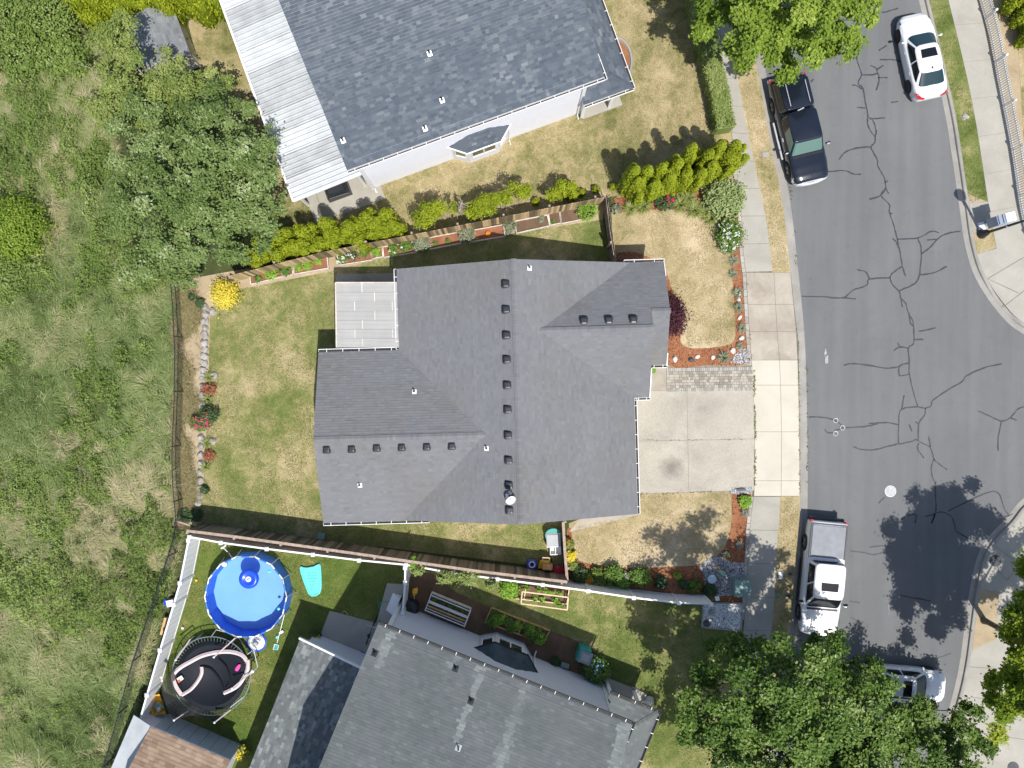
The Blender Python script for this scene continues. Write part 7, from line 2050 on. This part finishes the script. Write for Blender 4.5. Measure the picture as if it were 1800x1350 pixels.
# aqua slide mat on the grass
c = P(548, 1021); ang = math.radians(4)
out = [(-.56, .78), (-.50, .84), (-.42, .78), (-.2, .74), (.2, .78), (.38, .86), (.50, .90), (.56, .82), (.56, .3), (.52, -.4), (.42, -.68), (.2, -.8), (-.02, -.8), (-.18, -.66), (-.30, -.3), (-.42, .1), (-.52, .5)]
Rz = lambda q: (c.x + q[0] * math.cos(ang) - q[1] * math.sin(ang), c.y + q[0] * math.sin(ang) + q[1] * math.cos(ang))
aq = empty("pool_lounger", c, "aqua plastic pool lounger with a grid of holes lying on the grass", "pool lounger")
MB().prism([Rz(q) for q in out], .02, .12).build("raft_body", M["aqua"], aq)
mb = MB(); pts = [Vector((*Rz((q[0] * .93, q[1] * .95)), .12)) for q in out]; mb.tube(pts + [pts[0]], .05, 8, cap=False); mb.build("raft_rim", M["aqua"], aq, smooth=True)
for i, (w, yy) in enumerate(((4, .45), (4, .3), (4, .15), (3, 0), (3, -.15), (2, -.3), (2, -.42))):
    for j in range(w):
        xx = (j - (w - 1) / 2) * .12 + .06
        MB().lathe(Vector((*Rz((xx, yy)), .121)), [(.035, 0), (.03, .004)], 10).build("hole", M["aqua_dark"], aq)
c = P(495, 1095); nt_ = empty("pool_net", c, "pool skimmer net on a white pole lying beside the pool", "pool net")
MB().tube([P(500, 1080, .12), P(487, 1130, .06)], .02, 6).build("pole", M["white"], nt_)
hd = [P(483, 1132, .05), P(490, 1134, .05), P(488, 1142, .05), P(480, 1142, .05)]
MB().tube(hd + [hd[0]], .02, 6, cap=False).build("hoop", M["white"], nt_); MB().add([p - Vector((0, 0, .01)) for p in hd], [(0, 1, 2, 3)]).build("netting", M["teal"], nt_)
MB().box(P(495, 1111, .1), (.22, .12, .1), .5).build("brush_head", M["white"], nt_); MB().box(P(487, 1120, .08), (.14, .1, .06), 1).build("clip", M["aqua"], nt_)
for i, (x_, y_, lab) in enumerate(((321, 1104, "white ball on the grass by the meadow side vinyl fence"), (345, 1020, "tiny yellow ball near the white fence"))):
    tag(MB().lathe(P(x_, y_, .08), [(.01, -.08), (.06, -.055), (.08, 0), (.06, .055), (.01, .08)], 12).build("ball", M["white" if i == 0 else "yellow"], smooth=True), lab, "ball")
M["dull_steel"] = plain("dull_teal_steel", (0.17, 0.21, 0.22), .5, .3, var=.06)
# trampoline
TC = P(371, 1188); TR, TH = 2.05, .88
tr = empty("trampoline", TC, "black trampoline with collapsed safety net and pink padding", "trampoline")
TZ = Vector((TC.x, TC.y, TH))
TZ = Vector((P(371, 1188, TH).x, P(371, 1188, TH).y, TH)); T0 = Vector((TZ.x, TZ.y, 0))
MB().ring(TZ, TR, .03, 64, 8).build("frame_ring", M["dull_steel"], tr, smooth=True)
MB().lathe(TZ + Vector((0, 0, -.02)), [(TR - .22, 0), (TR - .22, .012), (1.0, -.03), (.02, -.05)], 48).build("jumping_mat", M["tramp_mat"], tr, smooth=True)
mb = MB()
for k in range(72):
    a = 2 * math.pi * k / 72; d = Vector((math.cos(a), math.sin(a), 0)); mb.bar(TZ + d * (TR - .23) + Vector((0, 0, -.01)), TZ + d * (TR - .02), .016, .016)
mb.build("springs", M["dull_steel"], tr, kind="stuff")
for k in range(4):
    a0_, a1_ = math.pi / 2 * k + .35, math.pi / 2 * k + 1.0
    d0, d1 = Vector((math.cos(a0_), math.sin(a0_), 0)), Vector((math.cos(a1_), math.sin(a1_), 0))
    MB().tube([TZ + d0 * TR, T0 + d0 * (TR + .05) + Vector((0, 0, .04)), T0 + d1 * (TR + .05) + Vector((0, 0, .04)), TZ + d1 * TR], .03, 6).build("leg", M["steel"], tr)
netm, nn_, ll_, bb_ = nt("black_safety_net")
bb_.inputs["Base Color"].default_value = (.012, .014, .02, 1); bb_.inputs["Roughness"].default_value = .8
tp_ = nn_.new("ShaderNodeBsdfTransparent"); ms_ = nn_.new("ShaderNodeMixShader"); ms_.inputs[0].default_value = .62
ll_.new(tp_.outputs[0], ms_.inputs[1]); ll_.new(bb_.outputs[0], ms_.inputs[2]); ll_.new(ms_.outputs[0], nn_["Material Output"].inputs[0])
# poles: foot on the frame, leaning
poles = [((334, 1124), (309, 1160)), ((413, 1122), (376, 1155)), ((441, 1182), (408, 1210)), ((330, 1250), (306, 1266)), ((405, 1248), (377, 1270)), ((291, 1212), (283, 1190))]
for (ax0, ay0), (bx0, by0) in poles:
    p0 = P(ax0, ay0, 1.0); p1 = P(bx0, by0, 1.75)
    po = MB().tube([Vector((p0.x, p0.y, .5)), p0, p1], [.03, .035, .035], 8).build("net_pole", M["pink"], tr)
    MB().lathe(p1, [(.05, -.04), (.06, .02), (.02, .07)], 10).build("pole_cap", M["white"], po)
# sagging net skirt on the lower and meadow sides
skirt = [P(306, 1172, 1.0), P(288, 1195, 1.6), P(284, 1212, 1.3), P(292, 1240, .9), P(306, 1264, 1.6), P(340, 1258, .95), P(376, 1268, 1.6), P(395, 1252, 1.0), P(410, 1238, 1.0)]
skirt = smooth_line(skirt, 5)
mb = MB(); k_ = len(skirt)
rim_ = []
for q in skirt:
    d = Vector((q.x - TZ.x, q.y - TZ.y, 0)).normalized(); rim_.append(TZ + d * (TR - .25))
mb.add(skirt + rim_, [(i, i + 1, k_ + i + 1, k_ + i) for i in range(k_ - 1)]); mb.build("safety_net", netm, tr)
def pad(pts, w, name="padding", mat="pink", h=.97):
    line = smooth_line([P(x_, y_, h) for x_, y_ in pts], 6); mb = MB()
    L_, R_ = offset_line(line, w / 2), offset_line(line, -w / 2)
    n2 = len(line)
    vs = [p + Vector((0, 0, -.02)) for p in L_] + [p + Vector((0, 0, .07)) for p in line] + [p + Vector((0, 0, -.02)) for p in R_]
    mb.add(vs, [(i, i + 1, n2 + i + 1, n2 + i) for i in range(n2 - 1)] + [(n2 + i, n2 + i + 1, 2 * n2 + i + 1, 2 * n2 + i) for i in range(n2 - 1)])
    return mb.build(name, M[mat], tr)
pad([(319, 1222), (308, 1205), (304, 1188), (315, 1175), (335, 1163), (355, 1153), (380, 1147), (405, 1146), (425, 1152), (434, 1163)], .21)
pad([(435, 1160), (435, 1175), (428, 1192), (415, 1208), (393, 1219)], .19)
pad([(319, 1222), (335, 1212), (347, 1198), (354, 1184), (354, 1172)], .18)
pad([(357, 1172), (370, 1176), (381, 1188), (389, 1203), (392, 1219)], .10, "net_edge", "dark_metal")
pad([(384, 1157), (398, 1172), (404, 1195), (396, 1210)], .05, "net_seam", "black", .95)
MB().box(P(317, 1193, 1.0), (.3, .22, .05), .6).build("net_tag", M["white"], tr); MB().box(P(315, 1197, 1.03), (.14, .14, .04), .6).build("tag_patch", plain("orange_red_patch", (.8, .12, .03), .6), tr)
MB().rock(P(418, 1174, .97), (.1, .2, .04), 3, rz=-.6).build("pink_strap", M["pink_hot"], tr)
c = P(448, 1180, .9); lb = empty("ladder_frame", P(455, 1165), "bent grey steel frame with a white ball leaning on the trampoline", "frame")
MB().tube([P(435, 1150, .9), P(446, 1142, .8), P(453, 1172, .75), P(440, 1186, .9)], .03, 6).build("steel_tube", M["steel"], lb); MB().lathe(P(444, 1180, 1.0), [(.01, -.1), (.08, -.07), (.1, 0), (.08, .07), (.01, .1)], 14).build("ball", M["white"], lb, smooth=True)
MB().tube([P(372, 1118, .9), P(380, 1107, .7), P(405, 1113, .7), P(415, 1122, .9)], .025, 6).build("cross_tube", M["steel"], lb)
# wheelbarrow
c = P(283, 1231); wb_ = empty("wheelbarrow", c, "yellow wheelbarrow with a green bag beside the meadow fence", "wheelbarrow")
dr = Vector((-.25, .97, 0)); sd = Vector((.97, .25, 0))
vs = []
for z, l0, l1, w in ((.3, -.35, .3, .22), (.62, -.55, .5, .36)):
    vs += [c + dr * l0 - sd * w + Vector((0, 0, z)), c + dr * l0 + sd * w + Vector((0, 0, z)), c + dr * l1 + sd * w * .85 + Vector((0, 0, z)), c + dr * l1 - sd * w * .85 + Vector((0, 0, z))]
MB().add(vs, [(0, 1, 2, 3), (0, 4, 5, 1), (1, 5, 6, 2), (2, 6, 7, 3), (3, 7, 4, 0)]).build("tray", M["yellow"], wb_)
MB().rock(c - dr * .15 + Vector((0, 0, .42)), (.26, .22, .16), 4).build("bag", M["transformer"], wb_)
for s_ in (-1, 1):
    MB().tube([c + dr * .6 + sd * .05 * s_ + Vector((0, 0, .25)), c + sd * .22 * s_ + Vector((0, 0, .3)), c - dr * 1.1 + sd * .3 * s_ + Vector((0, 0, .55))], .025, 6).build("handle", M["wood_rail"], wb_)
MB().lathe(c + dr * .68 - sd * .05 + Vector((0, 0, .2)), [(.05, 0), (.2, 0), (.2, .1), (.05, .1)], 16, axis=sd).build("wheel", M["black"], wb_)
c = P(272, 1265); sp_ = empty("leaning_shovel", c, "steel handled shovel beside the shed wall", "shovel")
MB().tube([P(278, 1248, .7), P(262, 1278, .5)], .022, 6).build("shaft", M["steel"], sp_); MB().rock(P(279, 1247, .7), (.1, .12, .03), 5).build("blade", M["steel"], sp_)
MB().bar(P(270, 1258, .3), P(262, 1282, .3), .5, .02).build("backing_board", M["dark_metal"], sp_)
c = P(303, 1056); jg = empty("water_jug", c, "white and blue jug standing outside the vinyl fence", "jug")
MB().box(c + Vector((.1, 0, .3)), (.38, .34, .55), .2).build("jug_body", M["white"], jg); MB().box(c + Vector((-.16, .04, .3)), (.16, .3, .5), .2).build("jug_end", M["blue"], jg)
tag(MB().bar(P(292, 1085, .3), P(284, 1115, .3), .12, .2).build("timber_offcut", M["cedar_new"]), "orange cedar offcut behind the meadow side vinyl fence", "timber")
tag(MB().rock(P(317, 922), (.25, .2, .2), 8).build("clay_shard", M["terracotta"]), "rusty terracotta shard at the fence corner", "shard")
shrub("potted_flowers", "pot of yellow flowers beside the extension roof edge", P(556, 1118), .34, .7, 700, .1, "dark", 900, "plant", None, [("yellow", 10, .14)])
shrub("potted_flowers", "yellow flowers at the corner of the brown roofed shed", P(428, 1318), .38, .6, 800, .1, "yellowgreen", 901, "plant", None, [("yellow", 14, .15)])
# bicycle by the steps
c = P(655, 1104); bk = empty("bicycle", c, "dark bicycle with purple trim by the south house steps", "bicycle")
bd = Vector((.35, .94, 0)).normalized()
for s_ in (-.5, .5):
    m2 = MB(); q = c + bd * s_ + Vector((0, 0, .34)); vs = []
    t_ = [q + bd * (.32 * math.cos(a)) + Vector((0, 0, .32 * math.sin(a))) for a in np.linspace(0, 2 * math.pi, 25)]
    m2.tube(t_, .025, 6, cap=False); m2.build("wheel", M["black"], bk)
MB().tube([c + bd * -.5 + Vector((0, 0, .34)), c + bd * -.15 + Vector((0, 0, .75)), c + bd * .35 + Vector((0, 0, .8)), c + bd * .5 + Vector((0, 0, .34))], .022, 6).build("frame", plain("purple_paint", (.16, .06, .2), .3), bk)
MB().tube([c + bd * .38 + Vector((-.28, .1, .98)), c + bd * .36 + Vector((0, 0, .95)), c + bd * .38 + Vector((.28, -.1, .98))], .018, 6).build("handlebar", M["steel"], bk)
MB().rock(c + bd * -.18 + Vector((0, 0, .84)), (.07, .13, .05), 1).build("saddle", M["black"], bk)
mb = MB(); hz_ = [P(680 + 10 * math.cos(t * .9) * (1 + .05 * t), 1065 + 8 * math.sin(t * .9), .05 + .01 * t) for t in range(14)]; mb.tube(smooth_line(hz_, 4), .018, 5); tag(mb.build("garden_hose", M["teal"]), "coiled green garden hose by the fence post", "hose")
tag(MB().tube(smooth_line([P(600, 1080, .03), P(606, 1074, .03), P(612, 1084, .03), P(604, 1088, .03), P(612, 1110, .03)], 5), .03, 5).build("orange_hose", M["terracotta"]), "thin orange cord curled on the shaded back lawn", "cord")
tag(MB().rock(P(637, 1150), (.22, .18, .15), 6).build("blue_tarp", M["blue"]), "crumpled blue tarp on the south patio", "tarp")

# ------------------------------------------------------------------ vegetable yard of the south house
c = P(724, 1066); cm = empty("compost_drum", c, "black round compost drum beside the short vinyl fence", "composter")
MB().lathe(c, [(.42, 0), (.44, .1), (.4, .55), (.3, .72), (.05, .78)], 24).build("drum", M["dark_metal"], cm, smooth=True); MB().lathe(c, [(.14, .74), (.13, .82), (.02, .83)], 14).build("lid", M["black"], cm)
c = P(731, 1037); sv = empty("yellow_shovel", c, "yellow plastic scoop shovel leaning near the compost drum", "shovel")
MB().rock(c + Vector((0, 0, .35)), (.14, .22, .04), 2, rz=-.3).build("scoop", M["yellow"], sv); MB().tube([c + Vector((-.02, -.15, .33)), c + Vector((-.08, -.42, .15))], .025, 6).build("shaft", M["white"], sv)

def framed_bed(label, q, mat, h, soil="soil", up=None, mid=None, plants=(), seed=0, frame_h=.9, w=.05):
    pts = [P(x_, y_) for x_, y_ in q]; ctr = sum(pts, Vector()) / 4
    root = empty("framed_planter", ctr, label, "planter")
    for a, b in zip(pts, pts[1:] + pts[:1]):
        MB().bar(a + Vector((0, 0, h / 2)), b + Vector((0, 0, h / 2)), w, h).build("side_board", M[mat], root)
    MB().prism([(ctr + (p - ctr) * .94)[:2] for p in pts], 0, h * .7).build("bed_soil", M[soil], root)
    if mid is not None:
        for t in mid:
            MB().bar(pts[0].lerp(pts[1], t) + Vector((0, 0, h * .8)), pts[3].lerp(pts[2], t) + Vector((0, 0, h * .8)), w, .06).build("divider", M[mat], root)
    return root, pts
r1, pt = framed_bed("white metal framed planter with two tiers of seedlings", [(760, 1040), (828, 1068), (818, 1094), (750, 1066)], "white", .3)
for z in (.3, .75):
    for a, b in zip(pt, pt[1:] + pt[:1]):
        MB().bar(a + Vector((0, 0, z)), b + Vector((0, 0, z)), .045, .045).build("frame_bar", M["white"], r1)
for p in pt: MB().bar(p, p + Vector((0, 0, .8)), .045, .045).build("upright", M["white"], r1)
for t, m_ in ((.42, "white"), (.5, "white"), (.72, "cedar_new")):
    MB().bar(pt[0].lerp(pt[3], t) + Vector((0, 0, .6)), pt[1].lerp(pt[2], t) + Vector((0, 0, .6)), .07, .05).build("cross_bar", M[m_], r1)
for i in range(5):
    for j, t in enumerate((.2, .62)):
        p = pt[0].lerp(pt[1], .12 + i * .19).lerp(pt[3].lerp(pt[2], .12 + i * .19), t) + Vector((0, 0, .22))
        tuft("seedling", f"{ORD[i]} seedling from the fence in the {'upper' if j == 0 else 'lower'} row of the white planter", p, .2, .35, 26, "green", 920 + i * 2 + j, "plant", "seedlings in the white planter", .03)
r2, pt = framed_bed("low cedar planter filled with strawberry plants", [(864, 1067), (966, 1107), (954, 1128), (853, 1092)], "cedar_new", .22, mid=(.57,))
for i, (u_, v_, r, m_) in enumerate(((.08, .3, .28, "green"), (.16, .6, .3, "limegreen"), (.08, .75, .25, "green"), (.24, .35, .22, "limegreen"), (.34, .5, .3, "green"), (.42, .75, .28, "green"), (.5, .45, .24, "limegreen"), (.64, .35, .22, "green"), (.74, .45, .3, "limegreen"), (.80, .7, .34, "green"), (.88, .45, .34, "green"), (.92, .75, .34, "limegreen"), (.66, .78, .16, "green"))):
    p = pt[0].lerp(pt[1], u_).lerp(pt[3].lerp(pt[2], u_), v_) + Vector((0, 0, .15))
    shrub("strawberry_plant", f"{ORD[i]} leafy plant along the low cedar planter counted from its fence end", p, r, .3, int(380 * r / .25), .11, m_, 950 + i, "plant", "plants in the low cedar planter", stems=3)
r3, pt = framed_bed("pine framed planter against the vinyl fence with an open cold frame", [(889, 1018), (1000, 1034), (996, 1060), (884, 1048)], "pine", .25, mid=(.33,))
fr3 = [P(x_, y_, .75) for x_, y_ in ((918, 1040), (999, 1050), (997, 1072), (916, 1061))]
for a, b in zip(fr3, fr3[1:] + fr3[:1]): MB().bar(a, b, .06, .06).build("frame_bar", M["pine"], r3)
for p in fr3: MB().bar(Vector((p.x, p.y, 0)), p, .05, .05).build("upright", M["pine"], r3)
shrub("potato_plant", "bushy lime green plant filling the end of the pine planter", P(896, 1035), .48, .55, 1400, .13, "limegreen", 980, "plant")
for i, (x_, y_) in enumerate(((925, 1032), (946, 1035), (959, 1037), (970, 1041), (984, 1043), (975, 1054), (982, 1060), (940, 1050), (953, 1053))):
    shrub("seedling", f"{ORD[i]} small seedling counted from the bushy end of the pine planter", P(x_, y_, .2), .16, .25, 160, .09, "limegreen", 985 + i, "plant", "seedlings in the pine planter", stems=2)
c = P(1024, 1144); tb2 = empty("wheelie_bin", c, "teal composter with grey lid beside the hydrangea", "bin")
MB().box(c + Vector((0, 0, .4)), (.62, .72, .8), -.35).build("bin_body", M["teal"], tb2); MB().box(c + Vector((.08, -.1, .84)), (.66, .62, .09), -.35).build("lid", M["cover_grey"], tb2); MB().box(c + Vector((.08, -.1, .9)), (.4, .38, .03), -.35).build("lid_panel", M["grey_plastic"], tb2)
shrub("hydrangea", "blue flowering hydrangea at the corner of the south house", P(1047, 1172), .68, 1.0, 2600, .13, "green", 995, "shrub", None, [("blue", 30, .14)])
shrub("garden_plant", "dark plant by the south house wall", P(975, 1160), .25, .4, 450, .1, "dark", 996, "plant")
tag(MB().box(P(993, 1168) + Vector((0, 0, .1)), (.42, .22, .16), -.3).box(P(993, 1168) + Vector((0, 0, .19)), (.44, .24, .03), -.3).build("planter_box", M["transformer"]), "green window planter lying by the south house wall", "planter")
tag(MB().rock(P(1133, 1238), (.4, .3, .3), 9).rock(P(1141, 1230), (.24, .24, .3), 12).build("white_rocks", M["rock_white"]), "white rocks beside the south porch", "rocks")
tag(MB().rock(P(1119, 1217), (.16, .35, .18), 10, rz=.5).build("grey_rock", M["rock"]), "curved grey rock at the south porch step", "rock")
# mulch disc by the north house
mdc = P(1098, 108)
md = sheet("mulch_bed", [(mdc.x - .55 + .9 * math.cos(a) * .9, mdc.y + 1.15 * math.sin(a)) for a in np.linspace(0, 6.28, 25)[:-1]], .02, M["mulch"])
MB().ring((0, 0, 0), 1, .05, 30).v
ed = MB(); ed.tube([Vector((mdc.x - .55 + 1.02 * math.cos(a) * .9, mdc.y + 1.27 * math.sin(a), .03)) for a in np.linspace(0, 6.28, 40)], .09, 6, cap=False); ed.build("edging", M["kerb"], md)

# ------------------------------------------------------------------ street furniture
c = P(1725, 412); lp = empty("street_lamp", c, "black street lamp post on the corner verge", "lamp")
MB().lathe(c, [(.24, 0), (.25, .12), (.2, .2), (.17, .5), (.12, .62), (.09, .75)], 18).build("base", M["dark_metal"], lp, smooth=True)
MB().tube([c + Vector((0, 0, .7)), c + Vector((0, 0, 4.2))], [.075, .055], 12).build("pole", M["dark_metal"], lp, smooth=True)
MB().lathe(c, [(.08, 4.2), (.2, 4.3), (.24, 4.6), (.26, 4.75), (.15, 4.95), (.03, 5.05)], 18).build("lantern", M["dark_metal"], lp, smooth=True)
MB().ring(c + Vector((0, 0, 2.4)), .07, .02, 14).build("collar", M["steel"], lp)
c = P(1733, 396); mbx = empty("cluster_mailbox", c, "grey cluster mailbox on a post beside the street lamp", "mailbox")
rz_ = math.radians(14)
MB().box(c + Vector((-.0, 0, .35)), (.16, .16, .7), rz_).build("post", M["steel"], mbx)
MB().box(c + Vector((-.25, -.05, .03)), (.35, .4, .05), rz_).build("foot", M["white"], mbx)
MB().box(c + Vector((.05, .02, 1.15)), (.75, .5, .95), rz_).build("cabinet", M["mail"], mbx)
for k in range(3):
    MB().box(c + Vector((-.26 + .23 * k, -.03 + .06 * k, 1.64)), (.03, .48, .02), rz_).build("top_rib", M["dark_metal"], mbx)
MB().box(c + Vector((.34, .12, 1.66)), (.5, .46, .08), rz_).build("parcel_lid", M["white"], mbx)
c = P(1273, 1088); fp_ = empty("white_pole", c, "tall thin white pole rising from the white gravel pad", "pole")
MB().lathe(c, [(.06, 0), (.06, .12), (.04, .14)], 12).build("base_collar", M["dark_metal"], fp_)
MB().tube([c + Vector((0, 0, .1)), c + Vector((0, 0, 7.0))], [.045, .035], 10).build("shaft", M["vinyl"], fp_); MB().lathe(c + Vector((0, 0, 7.0)), [(.01, 0), (.06, .03), (.07, .08), (.01, .14)], 12).build("finial", M["white"], fp_)
def disc(name, label, x_, y_, r, z, mat, rings=0, cat="utility cover"):
    q = P(x_, y_); root = empty(name, q, label, cat)
    MB().lathe(Vector((q.x, q.y, z - .02)), [(r, 0), (r, .03), (r * .97, .034), (.01, .034)], 28).build("lid", M[mat], root)
    for k in range(rings):
        rr = r * (k + 1) / (rings + 1); MB().ring(Vector((q.x, q.y, z + .012)), rr, .012, 28, 5).build("relief_ring", M["joint"], root)
    return root
disc("manhole_cover", "pale round manhole cover with concentric rings in the street", 1567, 864, .31, ROAD_Z + .005, "manhole", 4)
disc("manhole_cover", "dark round cover in the shaded corner sidewalk", 1750, 986, .31, .003, "dark_metal")
disc("manhole_cover", "dark iron cover at the bottom edge sidewalk", 1781, 1349, .3, .003, "rock_dark")
for i, (x_, y_, lab) in enumerate(((1469, 739, "upper small survey mark ring on the asphalt"), (1481, 752, "middle small survey mark ring on the asphalt"), (1469, 762, "lower small survey mark ring on the asphalt"))):
    tag(MB().ring(P(x_, y_, ROAD_Z + .012), .12, .02, 18, 5).build("survey_mark", M["manhole"]), lab, "survey mark")
def flat_box(name, label, x_, y_, s, mat, rz=0.0, z=.01):
    q = P(x_, y_); root = empty(name, q, label, "utility cover")
    MB().box(q + Vector((0, 0, z)), (s[0], s[1], .05), rz).build("frame", M["kerb"], root); MB().box(q + Vector((0, 0, z + .012)), (s[0] * .8, s[1] * .8, .05), rz).build("lid", M[mat], root)
flat_box("meter_box", "concrete water meter box in the dry verge beside the navy pickup", 1346, 272, (.42, .3), "concrete", .1)
flat_box("meter_box", "pale utility box lid in the shaded south verge", 1372, 1011, (.28, .42), "vinyl")
flat_box("meter_box", "small dark lid by the kerb, upper one of two", 1388, 1009, (.24, .16), "dark_metal")
flat_box("meter_box", "small dark lid by the kerb, lower one of two", 1385, 1047, (.28, .16), "dark_metal")
flat_box("valve_cover", "tiny green valve cover in the south verge", 1368, 1045, (.16, .16), "teal")
tag(MB().rock(P(1697, 205), (.2, .15, .06), 14).rock(P(1694, 208), (.1, .1, .05), 15).build("verge_rubble", M["rock"]), "small rubble pile on the green corner verge", "rubble")
c = P(1752, 1246); mp = empty("post_mailbox", c, "dark mailbox on a post under the lime green tree", "mailbox")
MB().bar(c, c + Vector((0, 0, 1.1)), .1, .1).build("post", M["wood_rail"], mp); MB().box(c + Vector((0, 0, 1.2)), (.24, .5, .26), .1).build("box", M["dark_metal"], mp)
sheet("verge_grass", pp([(1790, 90), (1840, 90), (1840, 260), (1800, 250)]), .004, M["verge_tan"])

# weeds in the joints of drive, sidewalk and gutter
rng = np.random.default_rng(99)
pts = []
for line, dens in (([(1325.5, 648), (1326, 700), (1328, 771), (1326.5, 862)], 55), ([(1404, 600), (1405, 733), (1406, 872)], 22), ([(1420, 640), (1421.5, 740), (1420, 850)], 18), ([(1172, 687), (1250, 686), (1324, 684)], 14), ([(1311, 480), (1318, 583), (1322, 640)], 8), ([(1118, 868), (1205, 866), (1285, 863)], 20), ([(1100, 774.5), (1208, 773.6), (1326, 771.2)], 9), ([(1388, 300), (1398, 390), (1402, 470)], 14)):
    L_ = [P(*p) for p in line]
    for a, b in zip(L_[:-1], L_[1:]):
        m = int((b - a).length * dens)
        for q in rng.random(m):
            g = a.lerp(b, q)
            if mnoise.noise(g * 1.7) > -0.1: pts.append((g.x + rng.normal(0, .03), g.y + rng.normal(0, .03), .02 if line[0][0] < 1410 else ROAD_Z + .03))
pts = np.array(pts); k = len(pts)
tag(leaves("joint_weeds", pts, np.c_[rng.normal(0, .5, k), rng.normal(0, .5, k), np.ones(k)], rng.uniform(.05, .12, k), rng.uniform(.03, .06, k), rng.random(k), M["moss"], None, rng, kind="stuff"), "small weeds growing in the driveway and kerb joints", "weeds")

# mown blades over the lawns
house_box = [HF(-5.3, -6.4)[:2], HF(5.8, -6.4)[:2], HF(5.8, 5.6)[:2], HF(-5.3, 5.6)[:2]]
wing_box = [HF(-9.3, -6.4)[:2], HF(-5.2, -6.4)[:2], HF(-5.2, 1.5)[:2], HF(-9.3, 1.5)[:2]]
LF["blade_mix"] = leaf_mat("lawn_blades", MIX, .2, .8); LF["blade_tan"] = leaf_mat("parched_blades", TAN, .2, .8); LF["blade_green"] = leaf_mat("green_blades", GRN, .2, .8)
def lawn_blades(idx, poly, dens, mat, seed, mean):
    rng = np.random.default_rng(seed)
    xs = [p[0] for p in poly]; ys = [p[1] for p in poly]
    n = int((max(xs) - min(xs)) * (max(ys) - min(ys)) * dens)
    x, y = scatter(poly, n, rng)
    for hb in (house_box, wing_box):
        k = ~in_poly(x, y, hb); x, y = x[k], y[k]
    k = np.hypot(x - PC.x, y - PC.y) > PR + .15; x, y = x[k], y[k]
    g = field(x, y, 2.4, seed) + .6 * field(x, y, 6, seed + 1)
    k = g > rng.normal(-.2, .6, len(x)); x, y, g = x[k], y[k], g[k]; k = len(x)
    th = rng.uniform(0, 6.28, k)
    T = mean + rng.normal(0, .22, k) + .12 * field(x, y, .8, seed + 2)
    par = bpy.data.objects.get(idx)
    blades("grass_blades", np.c_[x, y, np.zeros(k)], np.c_[np.cos(th), np.sin(th)], rng.uniform(.05, .11, k), rng.uniform(.014, .026, k), rng.uniform(.3, 1, k), T, LF[mat], par, kind="stuff", lift=.7)
lawn_blades("rear_lawn", [p[:2] for p in pp([(378, 512), (440, 505), (590, 475), (720, 440), (900, 410), (1060, 386), (1072, 460), (1072, 900), (985, 915), (985, 1000), (700, 965), (345, 925), (357, 860), (366, 700), (369, 560)])], 420, "blade_mix", 501, .42)
lawn_blades("front_lawn", [p[:2] for p in pp([(1082, 372), (1180, 370), (1250, 388), (1283, 395), (1287, 480), (1292, 600), (1210, 610), (1200, 560), (1172, 478), (1082, 458)])], 420, "blade_tan", 502, .6)
lawn_blades("front_lawn.001", [p[:2] for p in pp([(1012, 925), (1124, 905), (1124, 870), (1284, 866), (1284, 930), (1265, 968), (1225, 990), (1100, 996), (1030, 988), (1012, 970)])], 420, "blade_tan", 503, .66)
lawn_blades("north_lawn", [p[:2] for p in pp([(560, 330), (700, 320), (1020, 205), (1120, 160), (1080, 0), (1195, 0), (1255, 245), (1290, 300), (1080, 340), (800, 396), (520, 440)])], 380, "blade_tan", 504, .42)
lawn_blades("south_lawn", [p[:2] for p in pp([(760, 1008), (1000, 1030), (1236, 1062), (1232, 1104), (1300, 1110), (1285, 1220), (1240, 1345), (1120, 1345), (1150, 1250), (1060, 1190), (1000, 1118), (850, 1060)])], 380, "blade_mix", 505, .34)
lawn_blades("back_yard_lawn", [p[:2] for p in pp([(350, 948), (705, 992), (705, 1050), (640, 1130), (530, 1120), (440, 1320), (290, 1250), (262, 1240)])], 420, "blade_green", 506, .45)
for i_, (q_, m_, mn_) in enumerate((([(1300, 150), (1330, 140), (1352, 252), (1373, 353), (1386, 470), (1358, 472), (1345, 370), (1312, 210)], "blade_tan", .5), ([(1372, 876), (1404, 876), (1400, 967), (1389, 1090), (1358, 1110), (1367, 960)], "blade_tan", .5), ([(1636, 5), (1665, 5), (1707, 180), (1735, 352), (1704, 356), (1678, 180)], "blade_mix", .3))):
    lawn_blades(("verge_grass", "verge_grass.001", "verge_grass.002")[i_], [p[:2] for p in pp(q_)], 420, m_, 510 + i_, mn_)
